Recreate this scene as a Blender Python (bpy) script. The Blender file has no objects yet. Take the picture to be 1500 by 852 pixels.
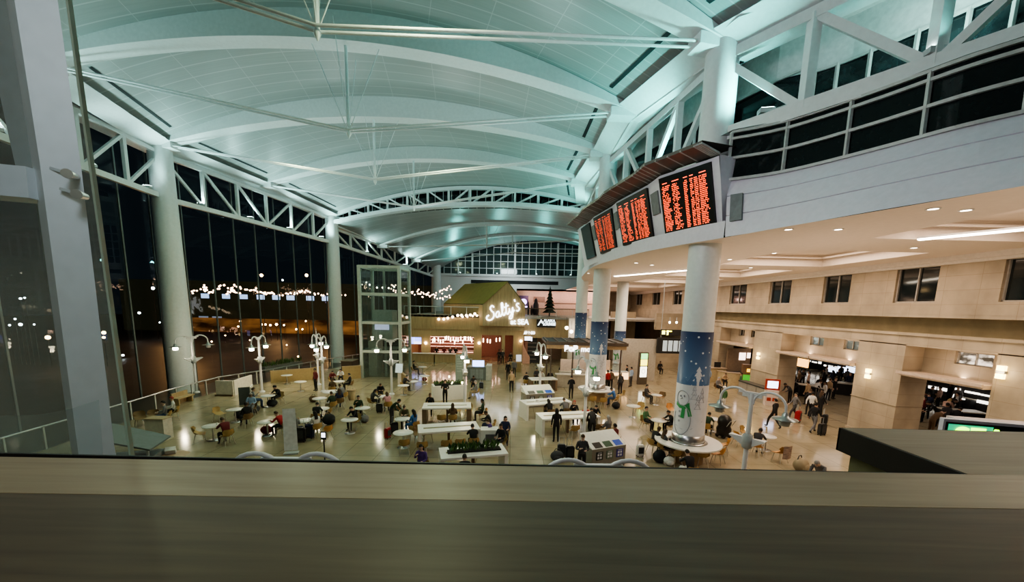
import bpy, bmesh, math, random
from mathutils import Vector, Matrix
random.seed(7)
SC = bpy.context.scene
COL = SC.collection
PI = math.pi
# ------------------------------------------------------------------ camera
F = 563.0; PX, PY = 750.0, 530.0; EYE = 6.8
PITCH, ROLL = math.radians(8.24), math.radians(1.28)
CM = Matrix.Rotation(PI/2-PITCH, 3, 'X') @ Matrix.Rotation(ROLL, 3, 'Z')
def at(px, py, X=None, Y=None, Z=None):
    """survey helper: the point of the building seen at a photo pixel, on a known plane"""
    d = CM @ Vector(((px-PX)/F, -(py-PY)/F, -1.0))
    if Z is not None: t = (Z-EYE)/d.z
    elif Y is not None: t = Y/d.y
    else: t = X/d.x
    return Vector((0, 0, EYE)) + d*t
cd = bpy.data.cameras.new('camera'); cam = bpy.data.objects.new('camera', cd); COL.objects.link(cam)
cam.matrix_world = Matrix.Translation((0, 0, EYE)) @ CM.to_4x4()
cd.sensor_fit = 'HORIZONTAL'; cd.sensor_width = 36.0; cd.lens = F/1500*36
cd.shift_y = (PY-426)/1500; cd.clip_start = 0.05; cd.clip_end = 600
SC.camera = cam
# ------------------------------------------------------------------ materials
MATS = {}
def mat(name, col, rough=.5, metal=0.0, emit=None, es=0.0, var=.10, scale=6.0, stretch=(1, 1, 1), bump=0.0, spec=.5):
    if name in MATS: return MATS[name]
    m = bpy.data.materials.new(name); m.use_nodes = True
    nt = m.node_tree; b = nt.nodes['Principled BSDF']
    tc = nt.nodes.new('ShaderNodeTexCoord'); mp = nt.nodes.new('ShaderNodeMapping')
    mp.inputs['Scale'].default_value = stretch
    nz = nt.nodes.new('ShaderNodeTexNoise'); nz.inputs['Scale'].default_value = scale; nz.inputs['Detail'].default_value = 4
    rp = nt.nodes.new('ShaderNodeValToRGB')
    c0 = [max(0, c*(1-var)) for c in col]; c1 = [min(1, c*(1+var)) for c in col]
    rp.color_ramp.elements[0].position = .3; rp.color_ramp.elements[1].position = .7
    rp.color_ramp.elements[0].color = (*c0, 1); rp.color_ramp.elements[1].color = (*c1, 1)
    nt.links.new(tc.outputs['Object'], mp.inputs['Vector']); nt.links.new(mp.outputs['Vector'], nz.inputs['Vector'])
    nt.links.new(nz.outputs['Fac'], rp.inputs['Fac']); nt.links.new(rp.outputs['Color'], b.inputs['Base Color'])
    b.inputs['Roughness'].default_value = rough; b.inputs['Metallic'].default_value = metal
    b.inputs['Specular IOR Level'].default_value = spec
    if emit: b.inputs['Emission Color'].default_value = (*emit, 1); b.inputs['Emission Strength'].default_value = es
    if bump:
        bp = nt.nodes.new('ShaderNodeBump'); bp.inputs['Strength'].default_value = bump; bp.inputs['Distance'].default_value = .02
        nt.links.new(nz.outputs['Fac'], bp.inputs['Height']); nt.links.new(bp.outputs['Normal'], b.inputs['Normal'])
    MATS[name] = m
    return m
def glass(name, tint, refl=.06, haze=0.0, hazecol=(.8, .9, .9)):
    m = bpy.data.materials.new(name); m.use_nodes = True; nt = m.node_tree; nt.nodes.clear()
    out = nt.nodes.new('ShaderNodeOutputMaterial'); tr = nt.nodes.new('ShaderNodeBsdfTransparent'); gl = nt.nodes.new('ShaderNodeBsdfGlossy')
    tr.inputs['Color'].default_value = (*tint, 1); gl.inputs['Roughness'].default_value = .01
    lw = nt.nodes.new('ShaderNodeLayerWeight'); lw.inputs['Blend'].default_value = .5
    pw = nt.nodes.new('ShaderNodeMath'); pw.operation = 'POWER'; pw.inputs[1].default_value = 5.0; nt.links.new(lw.outputs['Facing'], pw.inputs[0])
    ma = nt.nodes.new('ShaderNodeMath'); ma.operation = 'MULTIPLY_ADD'; ma.inputs[1].default_value = .6; ma.inputs[2].default_value = refl; ma.use_clamp = True
    nt.links.new(pw.outputs[0], ma.inputs[0])
    mx = nt.nodes.new('ShaderNodeMixShader'); nt.links.new(ma.outputs[0], mx.inputs['Fac'])
    nt.links.new(tr.outputs[0], mx.inputs[1]); nt.links.new(gl.outputs[0], mx.inputs[2]); last = mx
    if haze:
        df = nt.nodes.new('ShaderNodeBsdfDiffuse'); df.inputs['Color'].default_value = (*hazecol, 1)
        nz = nt.nodes.new('ShaderNodeTexNoise'); nz.inputs['Scale'].default_value = 1.6; nz.inputs['Detail'].default_value = 5
        tc = nt.nodes.new('ShaderNodeTexCoord'); nt.links.new(tc.outputs['Object'], nz.inputs['Vector'])
        mu = nt.nodes.new('ShaderNodeMath'); mu.operation = 'MULTIPLY'; mu.inputs[1].default_value = haze*2; nt.links.new(nz.outputs['Fac'], mu.inputs[0])
        m2 = nt.nodes.new('ShaderNodeMixShader'); nt.links.new(mu.outputs[0], m2.inputs['Fac'])
        tl = nt.nodes.new('ShaderNodeBsdfTranslucent'); tl.inputs['Color'].default_value = (*hazecol, 1); m3 = nt.nodes.new('ShaderNodeMixShader'); nt.links.new(df.outputs[0], m3.inputs[1]); nt.links.new(tl.outputs[0], m3.inputs[2])
        nt.links.new(mx.outputs[0], m2.inputs[1]); nt.links.new(m3.outputs[0], m2.inputs[2]); last = m2
    nt.links.new(last.outputs[0], out.inputs['Surface'])
    MATS[name] = m
    return m
def noise_glow(name, base, emit, s0, s1, scale, stretch=(1, 1, 1), lo=.45, hi=.6):
    m = mat(name, base, rough=.15, emit=emit, es=s1); nt = m.node_tree; mp = nt.nodes.new('ShaderNodeMapping'); mp.inputs['Scale'].default_value = stretch
    nz = nt.nodes.new('ShaderNodeTexNoise'); nz.inputs['Scale'].default_value = scale; nz.inputs['Detail'].default_value = 4; mr = nt.nodes.new('ShaderNodeMapRange')
    for i, v in ((1, lo), (2, hi), (3, s0), (4, s1)): mr.inputs[i].default_value = v
    nt.links.new(nt.nodes['Texture Coordinate'].outputs['Object'], mp.inputs[0]); nt.links.new(mp.outputs[0], nz.inputs['Vector']); nt.links.new(nz.outputs['Fac'], mr.inputs[0])
    nt.links.new(mr.outputs[0], nt.nodes['Principled BSDF'].inputs['Emission Strength']); return m
def glow(name, col, s): return mat(name, [min(1, c) for c in col], rough=.4, emit=col, es=s, var=.03)
# ------------------------------------------------------------------ mesh builder
class MB:
    def __init__(s): s.v = []; s.f = []; s.m = []; s.sm = []; s.uv = None
    def add(s, vs, fs, mi=0, sm=False):
        o = len(s.v); s.v += [tuple(v) for v in vs]
        for f in fs: s.f.append([i+o for i in f]); s.m.append(mi); s.sm.append(sm)
    def box(s, x0, x1, y0, y1, z0, z1, mi=0):
        s.add([(x, y, z) for z in (z0, z1) for y in (y0, y1) for x in (x0, x1)],
              [(0, 2, 3, 1), (4, 5, 7, 6), (0, 1, 5, 4), (2, 6, 7, 3), (0, 4, 6, 2), (1, 3, 7, 5)], mi)
    def obox(s, c, size, rz=0, rx=0, mi=0, ry=0):
        R = Matrix.Rotation(rz, 3, 'Z') @ Matrix.Rotation(ry, 3, 'Y') @ Matrix.Rotation(rx, 3, 'X'); c = Vector(c)
        hx, hy, hz = [a/2 for a in size]
        vs = [c + R @ Vector((x, y, z)) for z in (-hz, hz) for y in (-hy, hy) for x in (-hx, hx)]
        s.add(vs, [(0, 2, 3, 1), (4, 5, 7, 6), (0, 1, 5, 4), (2, 6, 7, 3), (0, 4, 6, 2), (1, 3, 7, 5)], mi)
    def beam(s, p, q, w, h, mi=0):
        p, q = Vector(p), Vector(q); d = (q-p).normalized()
        up = Vector((0, 0, 1)) if abs(d.z) < .97 else Vector((1, 0, 0))
        sd = d.cross(up).normalized(); u = sd.cross(d)
        vs = [e + sd*a*w/2 + u*b*h/2 for e in (p, q) for a, b in ((-1, -1), (1, -1), (1, 1), (-1, 1))]
        s.add(vs, [(0, 1, 5, 4), (1, 2, 6, 5), (2, 3, 7, 6), (3, 0, 4, 7), (3, 2, 1, 0), (4, 5, 6, 7)], mi)
    def tube(s, pts, r, n=8, mi=0, cap=True, sm=True):
        pts = [Vector(p) for p in pts]; rr = r if isinstance(r, (list, tuple)) else [r]*len(pts)
        rings = []; ref = None
        for i, p in enumerate(pts):
            d = (pts[min(i+1, len(pts)-1)] - pts[max(i-1, 0)]).normalized()
            if ref is None: ref = Vector((0, 0, 1)) if abs(d.z) < .9 else Vector((1, 0, 0))
            a = d.cross(ref).normalized(); b = a.cross(d); ref = b
            rings.append([p + (a*math.cos(2*PI*k/n) + b*math.sin(2*PI*k/n))*rr[i] for k in range(n)])
        vs = [v for r_ in rings for v in r_]; fs = []
        for i in range(len(pts)-1):
            for k in range(n): fs.append((i*n+k, i*n+(k+1) % n, (i+1)*n+(k+1) % n, (i+1)*n+k))
        s.add(vs, fs, mi, sm)
        if cap: s.add(rings[0], [tuple(range(n))[::-1]], mi); s.add(rings[-1], [tuple(range(n))], mi)
    def lathe(s, prof, n=20, c=(0, 0, 0), mi=0, sm=True, a0=0, a1=2*PI):
        full = abs(a1-a0-2*PI) < 1e-6; m = n if full else n+1
        vs = [(c[0]+r*math.cos(a0+(a1-a0)*k/n), c[1]+r*math.sin(a0+(a1-a0)*k/n), c[2]+z) for r, z in prof for k in range(m)]
        fs = []
        for i in range(len(prof)-1):
            for k in range(n):
                k2 = (k+1) % m
                fs.append((i*m+k, i*m+k2, (i+1)*m+k2, (i+1)*m+k))
        s.add(vs, fs, mi, sm)
    def prism(s, poly, z0, z1, mi=0):
        n = len(poly)
        s.add([(x, y, z0) for x, y in poly] + [(x, y, z1) for x, y in poly],
              [tuple(range(n))[::-1], tuple(range(n, 2*n))] + [(i, (i+1) % n, n+(i+1) % n, n+i) for i in range(n)], mi)
    def ball(s, c, r, nu=10, nv=7, mi=0):
        rx, ry, rz = r if isinstance(r, (tuple, list)) else (r, r, r)
        vs = [(c[0], c[1], c[2]-rz)]; fs = []
        for j in range(1, nv):
            t = -PI/2+PI*j/nv
            for k in range(nu): vs.append((c[0]+rx*math.cos(t)*math.cos(2*PI*k/nu), c[1]+ry*math.cos(t)*math.sin(2*PI*k/nu), c[2]+rz*math.sin(t)))
        vs.append((c[0], c[1], c[2]+rz)); L = len(vs)-1
        for k in range(nu):
            k2 = (k+1) % nu; fs.append((0, 1+k2, 1+k)); fs.append((L, L-nu+k, L-nu+k2))
            for j in range(nv-2): fs.append((1+j*nu+k, 1+j*nu+k2, 1+(j+1)*nu+k2, 1+(j+1)*nu+k))
        s.add(vs, fs, mi, True)
    def quad(s, *p, mi=0): s.add(p, [tuple(range(len(p)))], mi)
    def grid(s, rows, mi=0, sm=True):
        n = len(rows[0]); s.add([p for r in rows for p in r],
            [(i*n+k, i*n+k+1, (i+1)*n+k+1, (i+1)*n+k) for i in range(len(rows)-1) for k in range(n-1)], mi, sm)
    def mesh(s, name, mats):
        me = bpy.data.meshes.new(name); me.from_pydata(s.v, [], s.f)
        for m in (mats if isinstance(mats, (list, tuple)) else [mats]): me.materials.append(m)
        me.polygons.foreach_set('material_index', s.m); me.polygons.foreach_set('use_smooth', s.sm); me.update()
        return me
    def build(s, name, mats, parent=None, loc=None):
        o = bpy.data.objects.new(name, s.mesh(name, mats)); COL.objects.link(o)
        if loc is not None: o.location = loc
        if parent is not None: o.parent = parent
        return o
def link(name, me, parent=None, loc=None):
    o = bpy.data.objects.new(name, me); COL.objects.link(o)
    if parent is not None: o.parent = parent
    if loc is not None: o.location = loc
    return o
def tag(o, label, cat, group=None, kind=None):
    if label: o['label'] = label
    if cat: o['category'] = cat
    if group: o['group'] = group
    if kind: o['kind'] = kind
    return o
def thing(name, label, cat, loc=(0, 0, 0), rz=0.0, group=None):
    o = bpy.data.objects.new(name, None); COL.objects.link(o); o.location = loc; o.rotation_euler = (0, 0, rz)
    return tag(o, label, cat, group)
def struct(o, label=None): o['kind'] = 'structure'; (label and o.__setitem__('label', label)); return o
def dup(root, loc, rz, label, group=None, deep=True):
    r = root.copy(); COL.objects.link(r); r.location = loc; r.rotation_euler = (0, 0, rz); r['label'] = label
    if group: r['group'] = group
    for ch in (root.children if deep else ()):
        c = ch.copy(); COL.objects.link(c); c.parent = r
        for g in ch.children:
            d = g.copy(); COL.objects.link(d); d.parent = c
    return r
def text(name, body, m, size, loc, rot, parent=None, ext=.01, align='CENTER', sx=1.0, bold=0.0):
    cu = bpy.data.curves.new(name, 'FONT'); cu.body = body; cu.size = size; cu.extrude = ext; cu.align_x = align; cu.align_y = 'CENTER'; cu.offset = bold
    cu.materials.append(m); o = bpy.data.objects.new(name, cu); COL.objects.link(o)
    bpy.context.view_layer.update(); me = bpy.data.meshes.new_from_object(o.evaluated_get(bpy.context.evaluated_depsgraph_get())); bpy.data.objects.remove(o)
    o = bpy.data.objects.new(name, me); COL.objects.link(o); o.location = loc; o.rotation_euler = rot; o.scale = (sx, 1, 1)
    if parent is not None: o.parent = parent
    return o
def arealight(name, loc, size, power, col, target=None, sizey=None, spread=None):
    l = bpy.data.lights.new(name, 'AREA'); l.energy = power; l.color = col; l.size = size
    if sizey: l.shape = 'RECTANGLE'; l.size_y = sizey
    if spread: l.spread = spread
    o = bpy.data.objects.new(name, l); COL.objects.link(o); o.location = loc
    d = (Vector(target)-Vector(loc)) if target is not None else Vector((0, 0, -1))
    o.rotation_euler = d.to_track_quat('-Z', 'Y').to_euler(); return o
def pointlight(name, loc, power, col, r=.1):
    l = bpy.data.lights.new(name, 'POINT'); l.energy = power; l.color = col; l.shadow_soft_size = r
    o = bpy.data.objects.new(name, l); COL.objects.link(o); o.location = loc; return o
def spot(name, loc, target, power, col, ang=100, blend=.8, r=.15):
    l = bpy.data.lights.new(name, 'SPOT'); l.energy = power; l.color = col; l.spot_size = math.radians(ang); l.spot_blend = blend; l.shadow_soft_size = r
    o = bpy.data.objects.new(name, l); COL.objects.link(o); o.location = loc
    o.rotation_euler = (Vector(target)-Vector(loc)).to_track_quat('-Z', 'Y').to_euler(); return o
# ---- palette
white_steel = mat('white_steel', (.74, .78, .78), rough=.38, var=.04)
white_paint = mat('white_paint', (.72, .72, .72), rough=.5, var=.04)
cream_paint = mat('cream_paint', (.74, .68, .62), rough=.6, var=.05)
fascia_mat = mat('fascia_white', (.74, .70, .78), rough=.55, var=.04)
dark_gap = mat('dark_gap', (.015, .018, .02), rough=.8)
black_metal = mat('black_metal', (.015, .015, .016), rough=.5)
dark_glass = mat('dark_window_glass', (.012, .018, .02), rough=.06, spec=.6)
steel = mat('brushed_steel', (.55, .55, .56), rough=.28, metal=1.0)
grey_steel = mat('grey_painted_steel', (.42, .45, .46), rough=.45)
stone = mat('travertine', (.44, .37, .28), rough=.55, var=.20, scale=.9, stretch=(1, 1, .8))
stone_shaded = mat('travertine_shaded', (.30, .25, .15), rough=.7, var=.15, scale=1.5)  # recess copy of the travertine, shade put into its colour
wood_ply = mat('pale_wood_boards', (.40, .295, .165), rough=.55, var=.14, scale=3, stretch=(4, 4, .3))
wood_olive = mat('olive_wood_roof', (.20, .18, .055), rough=.7, var=.08, scale=2)
# ================================================================== SETTING
# ---- floor: polished terrazzo, with the dull strip outside the guard rail
def floor_mat():
    m = mat('terrazzo_floor', (.34, .29, .20), rough=.13, var=.10, scale=1.4, spec=.6); nt = m.node_tree; b = nt.nodes['Principled BSDF']
    tc = nt.nodes['Texture Coordinate']; vo = nt.nodes.new('ShaderNodeTexVoronoi'); vo.inputs['Scale'].default_value = .55; vo.distance = 'CHEBYCHEV'
    br = nt.nodes.new('ShaderNodeTexBrick'); br.inputs['Scale'].default_value = .4; br.inputs['Mortar Size'].default_value = .006
    br.offset = 0; br.inputs['Brick Width'].default_value = .6; br.inputs['Row Height'].default_value = .6
    br.inputs['Color1'].default_value = (1, 1, 1, 1); br.inputs['Color2'].default_value = (.93, .93, .91, 1); br.inputs['Mortar'].default_value = (.55, .55, .5, 1)
    nt.links.new(tc.outputs['Object'], br.inputs['Vector'])
    mx = nt.nodes.new('ShaderNodeMix'); mx.data_type = 'RGBA'; mx.blend_type = 'MULTIPLY'; mx.inputs['Factor'].default_value = 1
    src = b.inputs['Base Color'].links[0].from_socket
    nt.links.new(src, mx.inputs[6]); nt.links.new(br.outputs['Color'], mx.inputs[7]); nt.links.new(mx.outputs[2], b.inputs['Base Color'])
    return m
LP = [(-17, -9), (-21.5, 1.5), (-23.8, 11), (-25.7, 20.5), (-26.6, 30.5), (-24.6, 39.2), (-21.9, 47.7), (-17.8, 59), (-13.7, 70)]
RP = [(15.2, 7.1), (11.6, 12.1), (8.1, 16.9), (6.2, 22.4), (6.3, 28.0), (6.0, 34.6), (7.2, 41.0)]
f = MB()
rail_top = [at(*p, Z=1.05) for p in [(190, 588), (257, 568), (320, 552), (400, 540), (470, 527), (530, 518)]]
railp = [(-18.5, 2), (-20.3, 12)] + [(p.x, p.y) for p in rail_top]
poly = railp + [(-12.7, 47), (-12.7, 72), (42, 72), (42, -4), (-16, -4)]
f.prism(poly, -.3, 0)
struct(f.build('floor', floor_mat()))
f = MB(); f.prism([(x*1.0, y) for x, y in railp] + [(-12.7, 47), (-12.7, 72), (-15.5, 72)] + [(x-1.2, y) for x, y in LP[::-1]], -.9, -.6)
struct(f.build('floor_lower_strip', mat('dull_dark_floor', (.035, .035, .03), rough=.35)))
# ---- roof
def roof_mat():
    m = bpy.data.materials.new('roof_boards'); m.use_nodes = True; nt = m.node_tree; b = nt.nodes['Principled BSDF']
    uv = nt.nodes.new('ShaderNodeUVMap'); sp = nt.nodes.new('ShaderNodeSeparateXYZ'); nt.links.new(uv.outputs[0], sp.inputs[0])
    def line(sock, n, w):
        a = nt.nodes.new('ShaderNodeMath'); a.operation = 'MULTIPLY'; a.inputs[1].default_value = n; nt.links.new(sock, a.inputs[0])
        fr = nt.nodes.new('ShaderNodeMath'); fr.operation = 'FRACT'; nt.links.new(a.outputs[0], fr.inputs[0])
        lt = nt.nodes.new('ShaderNodeMath'); lt.operation = 'LESS_THAN'; lt.inputs[1].default_value = w; nt.links.new(fr.outputs[0], lt.inputs[0]); return lt.outputs[0]
    mx = nt.nodes.new('ShaderNodeMath'); mx.operation = 'MAXIMUM'
    nt.links.new(line(sp.outputs['Y'], 9, .07), mx.inputs[0]); nt.links.new(line(sp.outputs['X'], 11, .012), mx.inputs[1])
    nz = nt.nodes.new('ShaderNodeTexNoise'); nz.inputs['Scale'].default_value = 9; mp = nt.nodes.new('ShaderNodeMapping'); mp.inputs['Scale'].default_value = (1, 9, 1)
    nt.links.new(uv.outputs[0], mp.inputs[0]); nt.links.new(mp.outputs[0], nz.inputs['Vector'])
    rp = nt.nodes.new('ShaderNodeValToRGB'); rp.color_ramp.elements[0].color = (.30, .33, .32, 1); rp.color_ramp.elements[1].color = (.38, .41, .40, 1)
    nt.links.new(nz.outputs['Fac'], rp.inputs['Fac'])
    mc = nt.nodes.new('ShaderNodeMix'); mc.data_type = 'RGBA'; nt.links.new(mx.outputs[0], mc.inputs[0]); nt.links.new(rp.outputs['Color'], mc.inputs[6])
    mc.inputs[7].default_value = (.47, .50, .49, 1); nt.links.new(mc.outputs[2], b.inputs['Base Color'])
    b.inputs['Roughness'].default_value = .33; b.inputs['Specular IOR Level'].default_value = .5
    return m
rmat = roof_mat()
# truss lines: (left end, right end, eave z left, eave z right, crest z of the panels)
ZR = 17.25
TL = [((-17, -9), (15.2, 7.1), 18.1, ZR, 20.9), ((-19.5, 1.5), (11.6, 12.1), 18.1, ZR, 20.9), ((-21.3, 11), (8.1, 16.9), 18.1, ZR, 20.9),
      ((-23.7, 20.5), (6.2, 22.4), 18.0, ZR, 20.9), ((-26.6, 30.5), (6.3, 28.0), 18.1, ZR, 20.9), ((-24.6, 39.2), (6.0, 34.6), 17.9, 17.5, 20.6), ((-21.9, 47.7), (7.2, 41.0), 17.0, 17.4, 19.6)]
def arc(line, t, drop=0.0, crest=None):
    (lx, ly), (rx, ry), zl, zr, zc = line; zc = crest if crest is not None else zc
    base = zl+(zr-zl)*t
    return Vector((lx+(rx-lx)*t, ly+(ry-ly)*t, base-drop+(zc-(zl+zr)/2+drop)*4*t*(1-t)))
def lerp_line(a, b, s):
    l = lambda p, q: p+(q-p)*s
    return ((l(a[0][0], b[0][0]), l(a[0][1], b[0][1])), (l(a[1][0], b[1][0]), l(a[1][1], b[1][1])), l(a[2], b[2]), l(a[3], b[3]), l(a[4], b[4]))
def roof_surface(lines, name, nt_=40, ns=6):
    me = bpy.data.meshes.new(name); vs = []; uvs = []; fs = []; n = nt_+1
    rows = []
    for i in range(len(lines)-1):
        for j in range(ns + (1 if i == len(lines)-2 else 0)):
            L = lerp_line(lines[i], lines[i+1], j/ns); row = []
            for k in range(n):
                row.append(len(vs)); vs.append(arc(L, k/nt_)); uvs.append((k/nt_, i+j/ns))
            rows.append(row)
    for a, b in zip(rows[:-1], rows[1:]):
        for k in range(nt_): fs.append((a[k], a[k+1], b[k+1], b[k]))
    me.from_pydata([tuple(v) for v in vs], [], fs); ul = me.uv_layers.new(name='UVMap')
    for lp in me.loops: ul.data[lp.index].uv = uvs[lp.vertex_index]
    me.polygons.foreach_set('use_smooth', [True]*len(fs)); me.materials.append(rmat)
    return struct(link(name, me))
roof_surface(TL, 'ceiling')
# lower roof behind the arch truss, down to the end wall
DL = ((-21.9, 47.7), (7.2, 41.0), 15.9, 16.3, 17.5); EL = ((-13.7, 70), (19.0, 68), 12.9, 14.6, 18.1)
roof_surface([DL, lerp_line(DL, EL, .5), EL], 'ceiling_lower')
# slots and eave bands in every bay
def strip_along(lines, t0, t1, dz, s0=0.0, s1=1.0, n=4):
    rows = []
    for j in range(n+1):
        L = lerp_line(lines[0], lines[1], s0+(s1-s0)*j/n)
        rows.append([arc(L, t)-Vector((0, 0, dz)) for t in (t0, t1)])
    return rows
slots = MB(); bands = MB()
for i in range(len(TL)-1):
    for a, b in ((.055, .061), (.939, .945)): slots.grid(strip_along(TL[i:i+2], a, b, .03, .14, .86))
    for a, b in ((-.012, .035), (.965, 1.012)): bands.grid(strip_along(TL[i:i+2], a, b, .32)); bands.grid(strip_along(TL[i:i+2], b if a < .5 else a, b+.0005 if a < .5 else a-.0005, .0))
struct(slots.build('trim_roof_slots', dark_gap)); struct(bands.build('trim_eave_bands', white_steel))
# ---- arched trusses with king post and tie rods
bracket_mat = white_steel
def swept_box(m, pts, w, hs, side):
    """box section along pts, bottom at pts, height per point"""
    rows = []
    for p, h in zip(pts, hs):
        s_ = side*(w/2); u = Vector((0, 0, h)); rows.append([p-s_, p+s_, p+s_+u, p-s_+u, p-s_])
    m.grid(rows, sm=False)
def arched_truss(line, label, crest=19.6, posts=(.5,), post_z=15.5, roof=None, rods=True):
    t = thing('roof_truss', label, 'roof truss', (line[0][0], line[0][1], 0), 0, 'arched roof trusses with tie rods')
    inv = Vector((-line[0][0], -line[0][1], 0))
    L = Vector((*line[0], 0)); R = Vector((*line[1], 0)); d = (R-L).normalized(); side = Vector((-d.y, d.x, 0))
    N = 36; pts = []; hs = []
    for k in range(N+1):
        u = k/N; p = arc(line, u, .2, crest); pts.append(p+inv); hs.append(max(.12, arc(line, u).z-p.z+.02))
    m = MB(); swept_box(m, pts, .95, hs, side); m.build('arched_rib', white_steel, t)
    zl, zr = line[2]-.15, line[3]-.15; mid = (L+R)/2
    for e, z, sg in ((L, zl, 1), (R, zr, -1)):
        m = MB(); c = e + d*sg*.55 + inv; m.obox((c.x, c.y, z+.02), (1.5, .8, .42), math.atan2(d.y, d.x)); m.build('end_bracket', white_steel, t)
        if rods:
            for o in (-.2, .2):
                m = MB(); a = e+d*sg*1.2+side*o+inv; a.z = z; b = mid+side*o*.8+inv; b.z = post_z+.12
                m.tube([a, b], .055, 8); m.build('tie_rod', white_steel, t)
    if rods:
        top = arc(line, .5, .2, crest)+inv; bt = mid+inv
        m = MB(); m.tube([(bt.x, bt.y, post_z-.25), (bt.x, bt.y, post_z-.02), (bt.x, bt.y, post_z+.1), (bt.x, bt.y, top.z+.05)], [.02, .13, .085, .085], 10); m.build('king_post', white_steel, t)
        for sg in (-1, 1):
            a = arc(line, .5+.055*sg, .2, crest)+inv; m = MB(); m.tube([a, (bt.x, bt.y, post_z)], .022, 6); m.build('stay_rod', white_steel, t)
            a = arc(lerp_line(line, (line[0], line[1], line[2], line[3], line[4]), 0), .5, .2, crest)+side*sg*1.6+inv; a.z += .3
            m = MB(); m.tube([a, (bt.x, bt.y, post_z)], .02, 6); m.build('stay_rod', white_steel, t)
    return t
arched_truss(TL[1], 'arched white roof truss closest to the wooden railing, overhead')
arched_truss(TL[2], 'arched white roof truss ending on the column at the flight boards')
arched_truss(TL[3], 'arched white roof truss with no column at its right end, above the flight boards')
arched_truss(TL[4], 'arched white roof truss ending on the left column nearest the railing')
arched_truss(TL[5], 'arched white roof truss just in front of the deep webbed arch')
for s, nm in ((.36, 'nearer of two slender arched trusses under the low rear roof'), (.7, 'farther of two slender arched trusses under the low rear roof, by gridded window')):
    L_ = lerp_line(DL, EL, s); arched_truss(L_, nm, crest=L_[4]-.35, post_z=L_[4]-3.0)
# ---- deep webbed arch where the roof steps down
TD = TL[6]; t = thing('arched_web_truss', 'deep webbed arch truss across the hall where the roof steps down', 'roof truss', (TD[0][0], TD[0][1], 0))
inv = Vector((-TD[0][0], -TD[0][1], 0)); NB = 12
L = Vector((*TD[0], 0)); R = Vector((*TD[1], 0)); d = (R-L).normalized(); side = Vector((-d.y, d.x, 0))
BL = (TD[0], TD[1], 15.9, 16.3, 17.45)
tops = [arc((TD[0], TD[1], 16.7, 17.1, 19.2), k/NB)+inv for k in range(NB+1)]; bots = [arc(BL, k/NB)+inv for k in range(NB+1)]
for nm, fn, w, h in (('top_chord', lambda u: arc((TD[0], TD[1], 16.7, 17.1, 19.2), u), .45, .35), ('bottom_chord', lambda u: arc(BL, u), .8, .4)):
    m = MB(); P_ = [fn(k/36)+inv for k in range(37)]; swept_box(m, P_, w, [h]*37, side); m.build(nm, white_steel, t)
for k in range(1, NB):
    m = MB(); m.beam(bots[k]+Vector((0, 0, .2)), tops[k]+Vector((0, 0, .2)), .22, .22); m.build('web_post', white_steel, t)
for k in range(NB):
    a, b = (bots[k+1], tops[k]) if k < NB/2 else (bots[k], tops[k+1])
    m = MB(); m.beam(a+Vector((0, 0, .2)), b+Vector((0, 0, .2)), .16, .16); m.build('web_diagonal', white_steel, t)
# dark clerestory panes behind the arch
m = MB(); fr = MB(); off = side*.9
P0 = [arc(BL, k/30)+off for k in range(31)]; P1 = [arc(TD, k/30)+off for k in range(31)]
m.grid([P0, P1]); o = struct(m.build('window_1', dark_glass))
for k in range(1, 30): fr.beam(P0[k]-side*.06, P1[k]-side*.06, .07, .07)
fr.build('mullions', white_steel, o)
# ---- end wall
Y1 = 70.0
m = MB(); m.box(-13.9, 21, Y1, Y1+.4, 8.4, 12.1); m.box(-13.9, 21, Y1-.35, Y1, 11.95, 12.35); m.box(-13.9, -6.2, Y1, Y1+.4, 0, 8.4)
struct(m.build('wall_end', white_paint))
m = MB(); a = at(690, 412, Y=Y1-.02); b = at(818, 408, Y=Y1-.02); m.box(a.x, b.x, Y1-.06, Y1+.02, a.z-.3, a.z+.3); struct(m.build('trim_air_slot', dark_gap))
m = MB(); n = 26; row0 = []; row1 = []
for k in range(n+1):
    p = arc(EL, k/n); row0.append(Vector((p.x, Y1+.05, 12.2))); row1.append(Vector((p.x, Y1+.05, p.z)))
m.grid([row0, row1], sm=False); w = struct(m.build('window_2', mat('teal_dark_glass', (.03, .05, .05), rough=.08)))
m = MB()
for k in range(n+1):
    wd = .32 if k % 6 == 5 else .1; m.box(row0[k].x-wd/2, row0[k].x+wd/2, Y1-.12-wd*.4, Y1+.03, 12.2, max(12.3, row1[k].z))
for z in (13.4, 14.6, 15.8, 17.0):
    xs = [p.x for p in row1 if p.z > z]
    if len(xs) > 1: m.box(min(xs), max(xs), Y1-.1, Y1+.02, z-.05, z+.05)
m.build('mullions', white_steel, w)
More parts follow.
